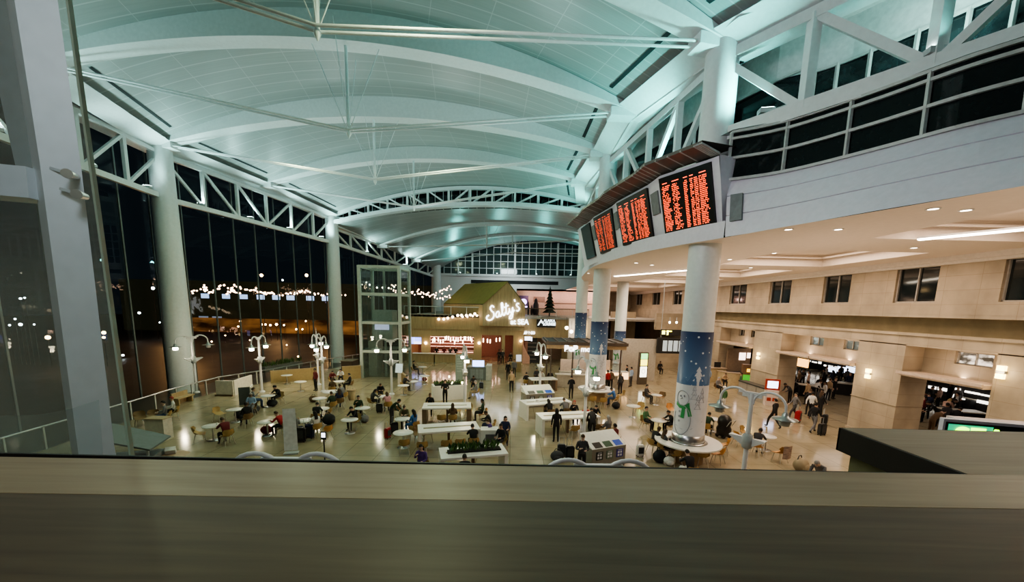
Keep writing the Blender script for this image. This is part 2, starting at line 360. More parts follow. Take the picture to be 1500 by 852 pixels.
# ---- left: glass wall, its mullions, the edge truss, columns
outp = []
for i, (x, y) in enumerate(LP):
    a = Vector(LP[max(0, i-1)]); b = Vector(LP[min(len(LP)-1, i+1)]); d = (b-a).normalized(); outp.append(Vector((x, y)) + Vector((-d.y, d.x))*1.3)
night_glass = glass('night_glass', (.80, .86, .84), refl=.03)
m = MB(); m.grid([[Vector((p.x, p.y, z)) for p in outp] for z in (-.9, 17.8)], sm=False); wl = struct(m.build('window_3', night_glass))
mu = MB(); dk = MB()
for i in range(len(outp)-1):
    a, b = outp[i], outp[i+1]; n = max(2, round((b-a).length/2.4))
    for k in range(n): p = a.lerp(b, k/n); mu.box(p.x-.05, p.x+.05, p.y-.05, p.y+.05, -.9, 17.8)
mu.build('mullions', mat('dull_mullion', (.16, .18, .18), rough=.4), wl)
def column(x, y, r0, r1, z0, z1, label, zsplit=None):
    c = thing('column', label, 'column', (x, y, 0), 0, None); c['kind'] = 'thing'
    m = MB(); m.lathe([(r0, z0), (r0+(r1-r0)*.5, (z0+z1)/2), (r1, z1)], 32); m.build('shaft', white_steel, c); return c
column(-26.6, 30.5, .90, .74, -.6, 18.0, 'tall white round column at the glass wall nearest the railing')
column(-21.9, 47.7, .80, .72, -.6, 17.0, 'tall white round column at the glass wall beside the glass elevator')
column(-13.7, 69.2, .85, .8, 5, 14.0, 'short stretch of white column at the end wall corner, left of gridded window')
def edge_truss(pa, pb, zt, zb, label, n, post=True, group=None, w=.3):
    (xa, ya), (xb, yb) = pa, pb; t = thing('edge_truss', label, 'truss', (xa, ya, 0), 0, group)
    A = lambda u, top: Vector(((xb-xa)*u, (yb-ya)*u, (zt[0]+(zt[1]-zt[0])*u) if top else (zb[0]+(zb[1]-zb[0])*u)))
    m = MB(); m.beam(A(0, 1), A(1, 1), w*.8, w*.9); m.build('top_chord', white_steel, t)
    m = MB(); m.beam(A(0, 0), A(1, 0), w, w*1.2); m.build('bottom_chord', white_steel, t)
    for k in range(1, n): m = MB(); m.beam(A(k/n, 0), A(k/n, 1), w*.75, w*.75); m.build('web_post', white_steel, t)
    for k in range(n):
        a, b = (A(k/n, 1), A((k+1)/n, 0)) if k < n/2 else (A(k/n, 0), A((k+1)/n, 1))
        m = MB(); m.beam(a, b, w*.6, w*.6); m.build('web_diagonal', white_steel, t)
    return t
GT = 'white edge trusses along the glass wall'
edge_truss(LP[2], LP[4], (17.5, 17.5), (14.4, 14.4), 'white edge truss at the upper left, seen partly through the glass panel', 6, group=GT)
edge_truss(LP[4], LP[6], (17.4, 16.7), (14.3, 13.9), 'white edge truss spanning between the two tall columns of the glass wall', 6, group=GT)
edge_truss(LP[6], LP[8], (15.6, 13.6), (13.9, 11.6), 'low white edge truss above the glass elevator', 8, group=GT)
m = MB()
for i in range(2, 6):
    a, b = LP[i], LP[i+1]; m.beam((a[0]-.6, a[1], 17.75), (b[0]-.6, b[1], 17.75 if i < 5 else 16.9), .9, .5)
struct(m.build('trim_eave_left', white_steel))
m = MB(); m.beam((LP[6][0], LP[6][1], 16.1), (LP[8][0], LP[8][1], 13.6), .9, .5); struct(m.build('trim_eave_left_low', white_steel))
# floor guard rail along the glass wall
g = thing('guard_rail', 'thin steel guard rail with glass infill in front of the glass wall', 'railing', (rail_top[0].x, rail_top[0].y, 0))
iv = Vector((-rail_top[0].x, -rail_top[0].y, 0)); rp = [Vector((-20.3, 12, 1.05))]+rail_top
m = MB(); m.tube([p+iv for p in rp], .045, 8); m.build('handrail', steel, g)
for a, b in zip(rp[:-1], rp[1:]):
    n = max(1, round((b-a).length/1.5))
    for k in range(n): p = a.lerp(b, k/n)+iv; m = MB(); m.box(p.x-.035, p.x+.035, p.y-.035, p.y+.035, 0, 1.03); m.build('post', mat('rail_post_grey', (.5, .5, .47), rough=.4), g)
m = MB(); m.grid([[Vector((p.x, p.y, z))+iv for p in rp] for z in (.08, .98)], sm=False); m.build('glass_infill', glass('rail_glass', (.86, .9, .88), refl=.03), g)
# ---- right: balcony slab, fascia, clerestory, columns
bp = [at(*p, Z=9.55) for p in [(855, 402), (870, 390), (925, 373), (1000, 358), (1060, 348), (1150, 332), (1250, 315), (1350, 298), (1500, 272)]]
e = bp[-1]+(bp[-1]-bp[-2])*1.6; bp.append(e)
bp = [Vector((9.6, 45, 9.55)), Vector((7.6, 41.5, 9.55)), Vector((6.4, 37, 9.55))] + bp
def smooth(P, n=5):
    out = []
    for i in range(len(P)-1):
        p0, p1, p2, p3 = P[max(0, i-1)], P[i], P[i+1], P[min(len(P)-1, i+2)]
        for k in range(n):
            t = k/n; out.append(.5*((2*p1)+(p2-p0)*t+(2*p0-5*p1+4*p2-p3)*t*t+(3*p1-p0-3*p2+p3)*t**3))
    return out+[P[-1]]
bps = smooth(bp)
# sill line of the fascia (leans back slightly)
sill = [at(*p, Z=11.75) for p in [(1066, 264), (1125, 256), (1180, 245), (1280, 220), (1400, 188), (1500, 165)]]
sill.append(sill[-1]+(sill[-1]-sill[-2])*1.2)
low = [at(*p, Z=9.55) for p in [(1062, 347), (1125, 337), (1180, 327), (1280, 309), (1400, 289), (1500, 272)]]
low.append(low[-1]+(low[-1]-low[-2])*1.2)
m = MB(); rows = []
for u in (0, .02, .36, .37, .38, .7, .71, .72, 1.0):
    ins = .05 if u in (.37, .71) else 0
    rows.append([a.lerp(b, u)+Vector((ins, ins*.5, 0)) for a, b in zip(smooth(low, 3), smooth(sill, 3))])
m.grid(rows, sm=False); struct(m.build('wall_balcony_front', fascia_mat))
# low fascia band under the flight boards
m = MB(); k0 = [p for p in bps if p.y > 14.9]
m.grid([[p+Vector((0, 0, z)) for p in k0] for z in (0, .62)], sm=True); struct(m.build('wall_balcony_band', fascia_mat))
# soffit of the concourse with recessed trays
trays = [(12.2, 18.4, 17.6, 23.6), (12.2, 18.4, 26, 32), (12.2, 18.4, 34.4, 40.4), (13.0, 18.8, 6, 14.6), (9.0, 18.4, 43, 50)]
soffit = mat('soffit_white', (.72, .63, .55), rough=.6, var=.03)
m = MB(); pl = [(p.x, p.y) for p in bps if p.y < 41.6]; XS = 12.0
edge = sorted([p for p in pl], key=lambda p: p[1])
for (x0, y0), (x1, y1) in zip(edge[:-1], edge[1:]):
    m.quad((x0, y0, 9.55), (max(x0, XS), y0, 9.55), (max(x1, XS), y1, 9.55), (x1, y1, 9.55))
ys = sorted({-2, 70} | {v for t in trays for v in t[2:]} | {41.6}); xs = [XS, 12.2, 13.0, 18.4, 18.8, 20.7]
for y0, y1 in zip(ys[:-1], ys[1:]):
    for x0, x1 in zip(xs[:-1], xs[1:]):
        c = ((x0+x1)/2, (y0+y1)/2)
        if not any(t[0] < c[0] < t[1] and t[2] < c[1] < t[3] for t in trays): m.quad((x0, y0, 9.55), (x1, y0, 9.55), (x1, y1, 9.55), (x0, y1, 9.55))
m.quad((7.4, 41.6, 9.55), (12, 41.6, 9.55), (12, 43, 9.55), (8.2, 43, 9.55)); m.quad((8.2, 43, 9.55), (9, 43, 9.55), (9, 70, 9.55), (8.2, 70, 9.55)); m.quad((9, 50, 9.55), (12, 50, 9.55), (12, 70, 9.55), (9, 70, 9.55))
for x0, x1, y0, y1 in trays:
    zt = 10.15
    m.quad((x0, y0, zt), (x1, y0, zt), (x1, y1, zt), (x0, y1, zt))
    for a, b in (((x0, y0), (x1, y0)), ((x1, y0), (x1, y1)), ((x1, y1), (x0, y1)), ((x0, y1), (x0, y0))): m.quad((*a, 9.55), (*b, 9.55), (*b, zt), (*a, zt))
    for o in (.35,):   # shadow lip inside the tray
        for a, b in (((x0+o, y0+o), (x1-o, y0+o)), ((x1-o, y0+o), (x1-o, y1-o)), ((x1-o, y1-o), (x0+o, y1-o)), ((x0+o, y1-o), (x0+o, y0+o))): m.beam((*a, 10.0), (*b, 10.0), .12, .1)
struct(m.build('ceiling_concourse', soffit))
m = MB(); m.box(20.15, 20.62, 0, 68, 9.32, 9.56); m.box(20.35, 20.62, 0, 68, 9.2, 9.33); struct(m.build('trim_1', cream_paint))
# long light slot in the near tray and the far one
def lightslot(a, b, label):
    t = thing('linear_ceiling_light', label, 'ceiling light', a, 0, None); v = Vector(b)-Vector(a)
    m = MB(); m.beam((0, 0, .03), tuple(v+Vector((0, 0, .03))), .34, .06); m.build('housing', white_paint, t)
    m = MB(); m.beam((0, 0, -.02), tuple(v+Vector((0, 0, -.02))), .24, .04); m.build('diffuser', glow('warm_tube', (1, .86, .68), 14), t)
lightslot((14.45, 14.3, 9.5), (17.6, 9.2, 9.5), 'long glowing light slot in the soffit at the right edge of frame')
lightslot((8.5, 33.0, 9.5), (11.9, 26.6, 9.5), 'long glowing light slot in the soffit behind the round columns')
# clerestory above the fascia: lower band of panes, ledge, set-back panes
wtop = [p+Vector((.1, .15, 1.75)) for p in sill]
m = MB(); s3, w3 = smooth(sill, 4), smooth(wtop, 4); m.grid([s3, w3], sm=False); w = struct(m.build('window_4', dark_glass))
m = MB(); cum = [0]
for a, b in zip(s3[:-1], s3[1:]): cum.append(cum[-1]+(b-a).length)
def along(P, dist):
    for i in range(len(P)-1):
        if cum[i+1] >= dist: u = (dist-cum[i])/max(1e-6, cum[i+1]-cum[i]); return P[i].lerp(P[i+1], u)
    return P[-1]
k = 0.0
while k < cum[-1]: a, b = along(s3, k), along(w3, k); sh = Vector((-.06, -.05, 0)); m.beam(a+sh, b+sh, .09, .09); k += 1.75
for u in (0.0, .45, .86, 1.0):
    P_ = [a.lerp(b, u)+Vector((-.06, -.05, 0)) for a, b in zip(s3, w3)]
    for a, b in zip(P_[:-1], P_[1:]): m.beam(a, b, .1, .09)
m.build('frame', mat('grey_window_frame', (.5, .52, .5), rough=.4), w)
back = [p+Vector((2.6, 1.9, 0)) for p in wtop]; back = [back[0]+Vector((-3.4, 9, 0))]+back
m = MB(); wt2 = [wtop[0]+Vector((-2.0, 6, 0))]+wtop
m.grid([[p+Vector((0, 0, .12)) for p in wt2], [p+Vector((0, 0, .12)) for p in back]], sm=False)
m.grid([[p+Vector((0, 0, z)) for p in back] for z in (0, .75)], sm=False); m.grid([[p+Vector((0, 0, z)) for p in back] for z in (2.9, 4.6)], sm=False)
m.grid([[Vector((p.x-.3, p.y-.2, 17.3)) for p in wt2], [Vector((p.x, p.y, 17.9)) for p in back]], sm=False)
struct(m.build('wall_clerestory', mat('clerestory_white', (.6, .64, .63), rough=.6)))
m = MB(); m.grid([[p+Vector((.05, .05, z)) for p in back] for z in (.75, 2.9)], sm=False); w = struct(m.build('window_5', dark_glass))
m = MB(); bs = smooth(back, 3)
for i, p in enumerate(bs[::2]): m.beam(p+Vector((-.04, -.04, .75)), p+Vector((-.04, -.04, 2.9)), .1, .1)
for a, b in zip(bs[:-1], bs[1:]):
    for z in (.8, 1.7, 2.85): m.beam(a+Vector((-.04, -.04, z)), b+Vector((-.04, -.04, z)), .08, .08)
m.build('frame', mat('grey_window_frame', (.5, .52, .5)), w)
# the same further along, behind the truss over the flight boards
m = MB(); q = [(9.4, 19.5), (8.4, 24), (8.4, 29), (8.3, 35), (9.3, 41)]
m.grid([[Vector((x, y, z)) for x, y in q] for z in (12.5, 14.6)], sm=False); m.grid([[Vector((x, y, z)) for x, y in q] for z in (16.4, 18.4)], sm=False); struct(m.build('wall_clerestory_far', mat('clerestory_white', (.6, .64, .63))))
m = MB(); m.grid([[Vector((x+.05, y, z)) for x, y in q] for z in (14.6, 16.4)], sm=False); w = struct(m.build('window_6', dark_glass))
m = MB()
for (xa, ya), (xb, yb) in zip(q[:-1], q[1:]):
    for k in range(3): u = k/3; m.box(xa+(xb-xa)*u-.1, xa+(xb-xa)*u, ya+(yb-ya)*u-.05, ya+(yb-ya)*u+.05, 14.6, 16.4)
m.build('frame', white_steel, w)
GR = 'white edge trusses over the balcony'
edge_truss((15.3, 7.0), (8.1, 16.9), (16.7, 16.7), (13.75, 13.75), 'big white truss at upper right in front of the dark clerestory windows', 4, group=GR, w=.42)
edge_truss((8.1, 16.9), (6.3, 28.0), (16.6, 16.6), (13.3, 13.3), 'white truss behind and above the red flight boards', 4, group=GR, w=.36)
edge_truss((6.3, 28.0), (7.2, 41.0), (16.6, 16.6), (13.3, 13.3), 'white truss beyond the second round column, past the flight boards', 5, group=GR, w=.32)
m = MB()
for a, b in zip(RP[:-1], RP[1:]): m.beam((a[0]+.55, a[1]+.2, 17.12), (b[0]+.55, b[1]+.2, 17.12 if b[1] < 34 else 17.25), 1.2, .5)
struct(m.build('trim_eave_right', white_steel))
# ================================================================== COLUMNS WITH WINTER WRAPS
def wrap_mat(name, zs, zt):
    m = bpy.data.materials.new(name); m.use_nodes = True; nt = m.node_tree; b = nt.nodes['Principled BSDF']
    tc = nt.nodes.new('ShaderNodeTexCoord'); sp = nt.nodes.new('ShaderNodeSeparateXYZ'); nt.links.new(tc.outputs['Object'], sp.inputs[0])
    mr = nt.nodes.new('ShaderNodeMapRange'); mr.inputs[1].default_value = zs; mr.inputs[2].default_value = zt; nt.links.new(sp.outputs['Z'], mr.inputs[0])
    rp = nt.nodes.new('ShaderNodeValToRGB'); rp.color_ramp.elements[0].color = (.16, .27, .46, 1); rp.color_ramp.elements[1].color = (.03, .055, .15, 1)
    nt.links.new(mr.outputs[0], rp.inputs[0])
    vo = nt.nodes.new('ShaderNodeTexVoronoi'); vo.inputs['Scale'].default_value = 3.4; nt.links.new(tc.outputs['Object'], vo.inputs['Vector'])
    lt = nt.nodes.new('ShaderNodeMath'); lt.operation = 'LESS_THAN'; lt.inputs[1].default_value = .15; nt.links.new(vo.outputs['Distance'], lt.inputs[0])
    mx = nt.nodes.new('ShaderNodeMix'); mx.data_type = 'RGBA'; nt.links.new(lt.outputs[0], mx.inputs[0]); nt.links.new(rp.outputs[0], mx.inputs[6]); mx.inputs[7].default_value = (.75, .8, .85, 1)
    nt.links.new(mx.outputs[2], b.inputs['Base Color']); b.inputs['Roughness'].default_value = .4
    return m
snow_m = mat('snow_print', (.74, .75, .80), rough=.45, var=.03); line_m = mat('grey_print_line', (.36, .38, .45)); scarf_m = mat('green_scarf_print', (.06, .36, .12)); ridge_m = mat('blue_ridge_print', (.10, .19, .36))
def wrapped_column(x, y, r, z0, z1, wz, wt, ztop, label, full=True):
    c = thing('column', label, 'column', (x, y, 0)); base = math.atan2(-y, -x); c['kind'] = 'thing'
    m = MB(); m.lathe([(r, 0), (r, 9.7), (r*.97, ztop)], 32); m.build('shaft', white_steel, c)
    m = MB(); m.lathe([(r+.02, wz), (r+.02, wt)], 36); m.build('blue_night_wrap', wrap_mat('wrap_blue_%d' % int(y), wz, wt), c)
    m = MB(); n = 36; rr = r+.022
    rows = [[(rr*math.cos(2*PI*k/n), rr*math.sin(2*PI*k/n), z) for k in range(n+1)] for z in (1.3, wz)]; m.grid(rows); m.build('snow_wrap', snow_m, c)
    C = lambda s, z, o=.03: (((r+o)*math.cos(base+s/r)), ((r+o)*math.sin(base+s/r)), z)
    def patch(pts, o): return [C(s, z, o) for s, z in pts]
    m = MB()   # hills of the blue ridge
    hill = [(-PI*r+2*PI*r*k/60, wz+.28+.14*math.sin(k*1.1)+.10*math.sin(k*.43+1)) for k in range(61)]
    m.grid([[C(s, wz-.01, .026) for s, z in hill], [C(s, z, .026) for s, z in hill]]); m.build('ridge_print', ridge_m, c)
    m = MB()
    if full:
        for s0, zb, h, w in ((.2, wz-.02, .85, .27),):
            for j in range(4):
                a = zb+h*j/4; b_ = min(zb+h, a+h*.36); ww = w*(1-j/5)
                m.add(patch([(s0-ww, a), (s0, a-.02), (s0+ww, a), (s0, b_)], .034), [(0, 1, 3), (1, 2, 3)])
        m.build('snowy_tree_print', snow_m, c)
    m = MB()
    def ring(s0, z0, a, b_, t=.017, a0=0, a1=2*PI): m.tube([C(s0+a*math.cos(a0+(a1-a0)*k/28), z0+b_*math.sin(a0+(a1-a0)*k/28), .03) for k in range(29)], t, 5, cap=False)
    hs, hz = -.36, wz-.62
    ring(hs, hz, .27, .33); ring(hs+.02, hz-.98, .38, .66, a0=-PI*1.15, a1=PI*.45)
    for s0, zb in ((.10, wz-.62), (.42, wz-.75), (.27, wz-1.05)):
        for j in range(3): m.tube([C(s0-.13*(1-j*.22), zb+.2*j), C(s0, zb+.2*j+.24), C(s0+.13*(1-j*.22), zb+.2*j), C(s0-.13*(1-j*.22), zb+.2*j)], .009, 4)
    m.tube([C(-.6, wz-1.9), C(-.3, wz-2.02), C(.1, wz-1.95), C(.55, wz-1.6)], .01, 4)
    for z in (hz-.62, hz-.84, hz-1.05): ring(hs-.08, z, .03, .035, .018)
    ring(hs-.08, hz+.08, .022, .03, .016); ring(hs+.08, hz+.1, .022, .03, .016)
    m.tube([C(hs, hz), C(hs-.09, hz-.05)], [.03, .008], 5)
    m.build('snowman_line_print', line_m, c)
    m = MB()
    m.add(patch([(hs-.27, hz-.2), (hs-.1, hz-.30), (hs+.1, hz-.30), (hs+.3, hz-.16), (hs+.33, hz-.34), (hs+.12, hz-.48), (hs-.1, hz-.47), (hs-.29, hz-.36)], .036), [(0, 7, 6, 1), (1, 6, 5, 2), (2, 5, 4, 3)])
    m.add(patch([(hs+.02, hz-.44), (hs+.16, hz-.44), (hs+.14, hz-.9), (hs-.02, hz-.88)], .038), [(0, 1, 2, 3)]); m.add(patch([(hs+.2, hz-.36), (hs+.33, hz-.34), (hs+.44, hz-.75), (hs+.3, hz-.8)], .038), [(0, 1, 2, 3)])
    m.build('green_scarf_print', scarf_m, c)
    m = MB(); m.lathe([(r+.05, .95), (r+.05, 1.3), (r, 1.32)], 36); m.build('steel_sleeve', steel, c)
    return c
wrapped_column(8.1, 16.9, .64, 0, 0, 3.6, 5.9, 18, 'round white column with blue winter wrap and snowman, nearest the railing')
wrapped_column(6.3, 28.0, .6, 0, 0, 3.5, 5.86, 18, 'round white column with blue winter wrap, second from the railing')
wrapped_column(7.2, 41.0, .6, 0, 0, 3.3, 6.3, 17, 'round wrapped column half hidden behind the second wrapped column', False)
wrapped_column(11.3, 40.5, .58, 0, 0, 3.0, 4.5, 9.7, 'round wrapped column further right under the soffit, blue wrap low down', False)
def ring_table(x, y, r0, r1, label):
    t = thing('ring_table', label, 'table', (x, y, 0))
    m = MB(); m.lathe([(r0, .86), (r1, .86), (r1, .92), (r0, .92), (r0, .86)], 40, sm=False); m.build('tabletop', mat('white_laminate', (.78, .76, .72), rough=.3, var=.03), t)
    m = MB(); m.lathe([(r0-.03, 0), (r0-.03, .86)], 32); m.build('drum_base', mat('wood_drum', (.36, .24, .13), rough=.5), t)
    m = MB(); m.lathe([(r0-.02, .93), (r0+.1, .93), (r0-.02, .97)], 32); m.build('steel_collar', steel, t)
ring_table(8.1, 16.9, .74, 1.42, 'white ring shaped counter round the snowman column nearest the railing')
ring_table(6.3, 28.0, .7, 1.35, 'white ring shaped counter round the second wrapped column')
# ================================================================== FLIGHT BOARDS
def board(bl, br, tl, tr, label, rows, dim, bright):
    P = [at(*bl, Z=10.1), at(*br, Z=10.1), at(*tr, Z=12.35), at(*tl, Z=12.35)]
    o = P[0].copy(); t = thing('flight_board', label, 'departure board', o, 0, 'flight boards on the balcony front')
    P = [p-o for p in P]; nrm = (P[1]-P[0]).cross(P[3]-P[0]).normalized()
    if nrm.dot(Vector((0, 0, EYE))-o) < 0: nrm = -nrm
    m = MB(); pad = lambda u, v, d: (P[0].lerp(P[1], u)).lerp(P[3].lerp(P[2], u), v)+nrm*d
    m.grid([[pad(u/12, v/12, .02) for u in range(13)] for v in range(13)])
    m.add([pad(u, v, d) for d in (-.12, .02) for u, v in ((0, 0), (1, 0), (1, 1), (0, 1))], [(0, 4, 5, 1), (1, 5, 6, 2), (2, 6, 7, 3), (3, 7, 4, 0)])
    m.build('screen', mat('board_black', (.006, .005, .005), rough=.35), t)
    rnd = random.Random(int(o.y*10)); m = MB()
    colsets = [(.05, .17, .8), (.26, .16, .75), (.5, .06, .95), (.62, .05, .9), (.70, .06, .9), (.79, .15, .92)]
    for i in range(rows):
        v = .08+.76*(rows-1-i)/(rows-1); h = .76/rows*.30
        for u0, w, dens in colsets:
            u = u0; end = u0+w*(rnd.uniform(.6, 1) if w > .1 else 1)
            while u < end:
                l = rnd.uniform(.008, .02)
                if rnd.random() < dens: m.add([pad(a, b, .03) for a, b in ((u, v-h), (u+l, v-h), (u+l, v+h), (u, v+h))], [(0, 1, 2, 3)])
                u += l+.006
        if i == 0:
            for u0, w in ((.07, .1), (.27, .14), (.5, .08), (.62, .07), (.8, .12)): m.add([pad(a, b, .03) for a, b in ((u0, .885), (u0+w, .885), (u0+w, .90), (u0, .90))], [(0, 1, 2, 3)])
    o_ = m.build('letter_rows', glow('led_red_%d' % int(bright*10), (1, .10, .035), bright) if bright else mat('led_off', (.10, .09, .09), rough=.5), t); o_['kind'] = 'stuff'
    return t
board((975, 345), (1048, 330), (965, 262), (1040, 237), 'black flight board with bright red rows, nearest and largest of the row', 26, 0, 1.9)
board((913, 360), (957, 350), (903, 298), (947, 275), 'black flight board with red rows, second nearest of the row', 26, 0, 1.5)
board((880, 372), (903, 365), (869, 320), (895, 305), 'narrow looking flight board with dim red rows, third of the row', 26, 0, .8)
board((860, 380), (872, 375), (851, 335), (863, 326), 'blank looking dark flight board at the far end of the row', 24, 0, 0)
# housing that carries them, following the balcony front
bk_ = Vector((.09, .045, 0))
hb = [at(*p, Z=10.1)+bk_ for p in [(853, 383), (860, 380), (872, 375), (880, 372), (903, 365), (913, 360), (957, 350), (975, 345), (1048, 330), (1058, 328)]]
ht = [at(*p, Z=12.35)+bk_ for p in [(845, 339), (851, 335), (863, 326), (869, 320), (895, 305), (903, 298), (947, 275), (965, 262), (1040, 237), (1051, 233)]]
hh = thing('board_housing', 'white housing with dark visor that carries the flight boards', 'sign housing', hb[-1])
ov = hb[-1].copy(); sb, st = [p-ov for p in hb], [p-ov for p in ht]
m = MB(); m.grid([[a.lerp(b, u) for a, b in zip(sb, st)] for u in [-.18]+[k/12 for k in range(13)]+[1.06]], sm=False); m.build('front_panel', fascia_mat, hh)
m = MB(); bk = Vector((1.3, .55, 0)); a, b = sb[-1], st[-1]
m.quad(a-Vector((0, 0, .4)), a-Vector((0, 0, .4))+bk, b+Vector((0, 0, .2))+bk*1.3, b+Vector((0, 0, .2))); m.build('end_cheek', fascia_mat, hh)
vis = Vector((-.85, -.34, 0)); m = MB()
m.grid([[p+Vector((0, 0, .20)) for p in st], [p+vis+Vector((0, 0, .40)) for p in st]], sm=False); m.grid([[p+vis+Vector((0, 0, .40)) for p in st], [p+vis+Vector((0, 0, .52)) for p in st]], sm=False)
m.grid([[p+vis+Vector((0, 0, .52)) for p in st], [p+Vector((.9, .4, .62)) for p in st]], sm=False)
m.build('visor', mat('visor_brown', (.11, .095, .085), rough=.35), hh)
m = MB()
for k in range((len(st)-1)*4+1):
    i, u = divmod(k, 4); p = st[i].lerp(st[min(i+1, len(st)-1)], u/4); m.beam(p+Vector((0, 0, .22)), p+vis*1.03+Vector((0, 0, .42)), .05, .06)
m.build('visor_ribs', grey_steel, hh)
def speaker_panel(b0, b1, t0, t1, u0, u1, v0, v1, label):
    P = [b0, b1, t1, t0]; pt = lambda u, v: (b0.lerp(b1, u)).lerp(t0.lerp(t1, u), v); n = (b1-b0).cross(t0-b0).normalized(); o = pt((u0+u1)/2, (v0+v1)/2)
    if n.dot(Vector((0, 0, EYE))-o) < 0: n = -n
    t = thing('wall_speaker', label, 'speaker', o, 0, 'grey speaker grilles between the flight boards')
    m = MB(); m.add([pt(u, v)-o+n*d for d in (.0, .07) for u, v in ((u0, v0), (u1, v0), (u1, v1), (u0, v1))], [(4, 5, 6, 7), (0, 4, 7, 3), (1, 2, 6, 5), (3, 7, 6, 2), (0, 1, 5, 4), (3, 2, 1, 0)]); m.build('grille', mat('grey_mesh', (.20, .21, .22), rough=.7), t)
for i_, lb in ((6, 'grey speaker grille between the nearest two flight boards'), (4, 'grey speaker grille between second and third flight boards'), (2, 'grey speaker grille between third and far flight boards')):
    speaker_panel(hb[i_], hb[i_+1], ht[i_], ht[i_+1], .2, .75, .45, .85, lb)
speaker_panel(low[0], low[1], sill[0], sill[1], .12, .42, .25, .72, 'grey speaker grille on the balcony front right of the flight boards')
# ================================================================== RIGHT CONCOURSE WALL
def wall_x(m, x, th, y0, y1, z0, z1, holes):
    ys = sorted({y0, y1} | {max(y0, min(y1, v)) for h in holes for v in h[:2]}); zs = sorted({z0, z1} | {max(z0, min(z1, v)) for h in holes for v in h[2:]})
    for a, b in zip(ys[:-1], ys[1:]):
        for c, d in zip(zs[:-1], zs[1:]):
            if b-a < 1e-4 or d-c < 1e-4: continue
            if not any(h[0] < (a+b)/2 < h[1] and h[2] < (c+d)/2 < h[3] for h in holes): m.box(x, x+th, a, b, c, d)
def wall_y(m, y, th, x0, x1, z0, z1, holes):
    xs = sorted({x0, x1} | {max(x0, min(x1, v)) for h in holes for v in h[:2]}); zs = sorted({z0, z1} | {max(z0, min(z1, v)) for h in holes for v in h[2:]})
    for a, b in zip(xs[:-1], xs[1:]):
        for c, d in zip(zs[:-1], zs[1:]):
            if b-a < 1e-4 or d-c < 1e-4: continue
            if not any(h[0] < (a+b)/2 < h[1] and h[2] < (c+d)/2 < h[3] for h in holes): m.box(a, b, y, y+th, c, d)
def stone_mat():
    m = mat('travertine', (.5, .4, .3)); nt = m.node_tree; b = nt.nodes['Principled BSDF']; tc = nt.nodes['Texture Coordinate']
    br = nt.nodes.new('ShaderNodeTexBrick'); br.inputs['Scale'].default_value = .9; br.inputs['Mortar Size'].default_value = .007; br.inputs['Brick Width'].default_value = 1.3; br.inputs['Row Height'].default_value = .6; br.offset = 0
    br.inputs['Color1'].default_value = (1, 1, 1, 1); br.inputs['Color2'].default_value = (.9, .9, .88, 1); br.inputs['Mortar'].default_value = (.7, .66, .6, 1)
    sp = nt.nodes.new('ShaderNodeSeparateXYZ'); cb = nt.nodes.new('ShaderNodeCombineXYZ'); nt.links.new(tc.outputs['Object'], sp.inputs[0]); nt.links.new(sp.outputs['Y'], cb.inputs['X']); nt.links.new(sp.outputs['Z'], cb.inputs['Y'])
    nt.links.new(cb.outputs[0], br.inputs['Vector'])
    mx = nt.nodes.new('ShaderNodeMix'); mx.data_type = 'RGBA'; mx.blend_type = 'MULTIPLY'; mx.inputs['Factor'].default_value = 1
    nt.links.new(b.inputs['Base Color'].links[0].from_socket, mx.inputs[6]); nt.links.new(br.outputs['Color'], mx.inputs[7]); nt.links.new(mx.outputs[2], b.inputs['Base Color'])
stone_mat()
XW = 20.6
uw = [(14.0, 16.6), (19.1, 21.2), (24.0, 26.1), (29.1, 31.5), (34.6, 37.2), (47.8, 50.4), (54.8, 57.9), (62.4, 65.6)]
m = MB(); wall_x(m, XW, .5, 2, 68, 6.85, 9.7, [(a, b, 7.45, 9.25) for a, b in uw]); m.box(XW, XW+1.4, 2, 68, 6.7, 6.86); struct(m.build('wall_right', stone))
def inset_window(n, x, a, b, z0, z1, gm=dark_glass, wf=.06):
    g_ = MB(); g_.box(x+.2, x+.24, a, b, z0, z1); w = struct(g_.build('window_%d' % n, gm)); fm = MB(); c = (a+b)/2
    fm.box(x+.12, x+.2, c-wf/2, c+wf/2, z0, z1)
    for y0, y1, c0, c1 in ((a, a+wf, z0, z1), (b-wf, b, z0, z1), (a, b, z0, z0+wf), (a, b, z1-wf, z1)): fm.box(x+.12, x+.21, y0, y1, c0, c1)
    fm.build('frame', mat('bronze_frame', (.42, .40, .37), rough=.4), w)
for i, (a, b) in enumerate(uw): inset_window(7+i, XW, a, b, 7.45, 9.25)
m = MB(); m.box(21.5, 21.8, 2, 68, 5.7, 6.86); struct(m.build('wall_right_recess', stone_shaded))
m = MB(); m.box(20.3, 21.6, 2, 44, 5.25, 5.86); m.box(20.2, 20.5, 2, 44, 5.78, 5.92); struct(m.build('trim_lintel', stone))
lw = [(16.9, 18.4), (23.6, 24.7), (26.3, 27.5), (33.4, 34.4), (35.4, 36.3)]
XL = 21.3
m = MB(); wall_x(m, XL, .3, 2, 44, 3.75, 5.3, [(a, b, 4.55, 5.15) for a, b in lw]); struct(m.build('wall_right_lower', stone))
shopglow = noise_glow('shop_interior_glow', (.08, .08, .07), (1, .84, .68), .02, 1.1, 1.6, (1, 1, 2.2))  # lit shop interior painted onto the panes as a noisy glow
shopdim = noise_glow('shop_dim_glow', (.08, .10, .09), (.8, .9, .85), .06, .5, 1.3, (1, 1, 2.5), .5, .75)
for i, (a, b) in enumerate(lw): inset_window(15+i, XL, a, b, 4.55, 5.15, shopglow if i == 0 else shopdim if i < 3 else dark_glass, .05)
piers = [(12.9, 16.0), (19.8, 22.5), (29.0, 32.3), (37.6, 40.2)]
m = MB()
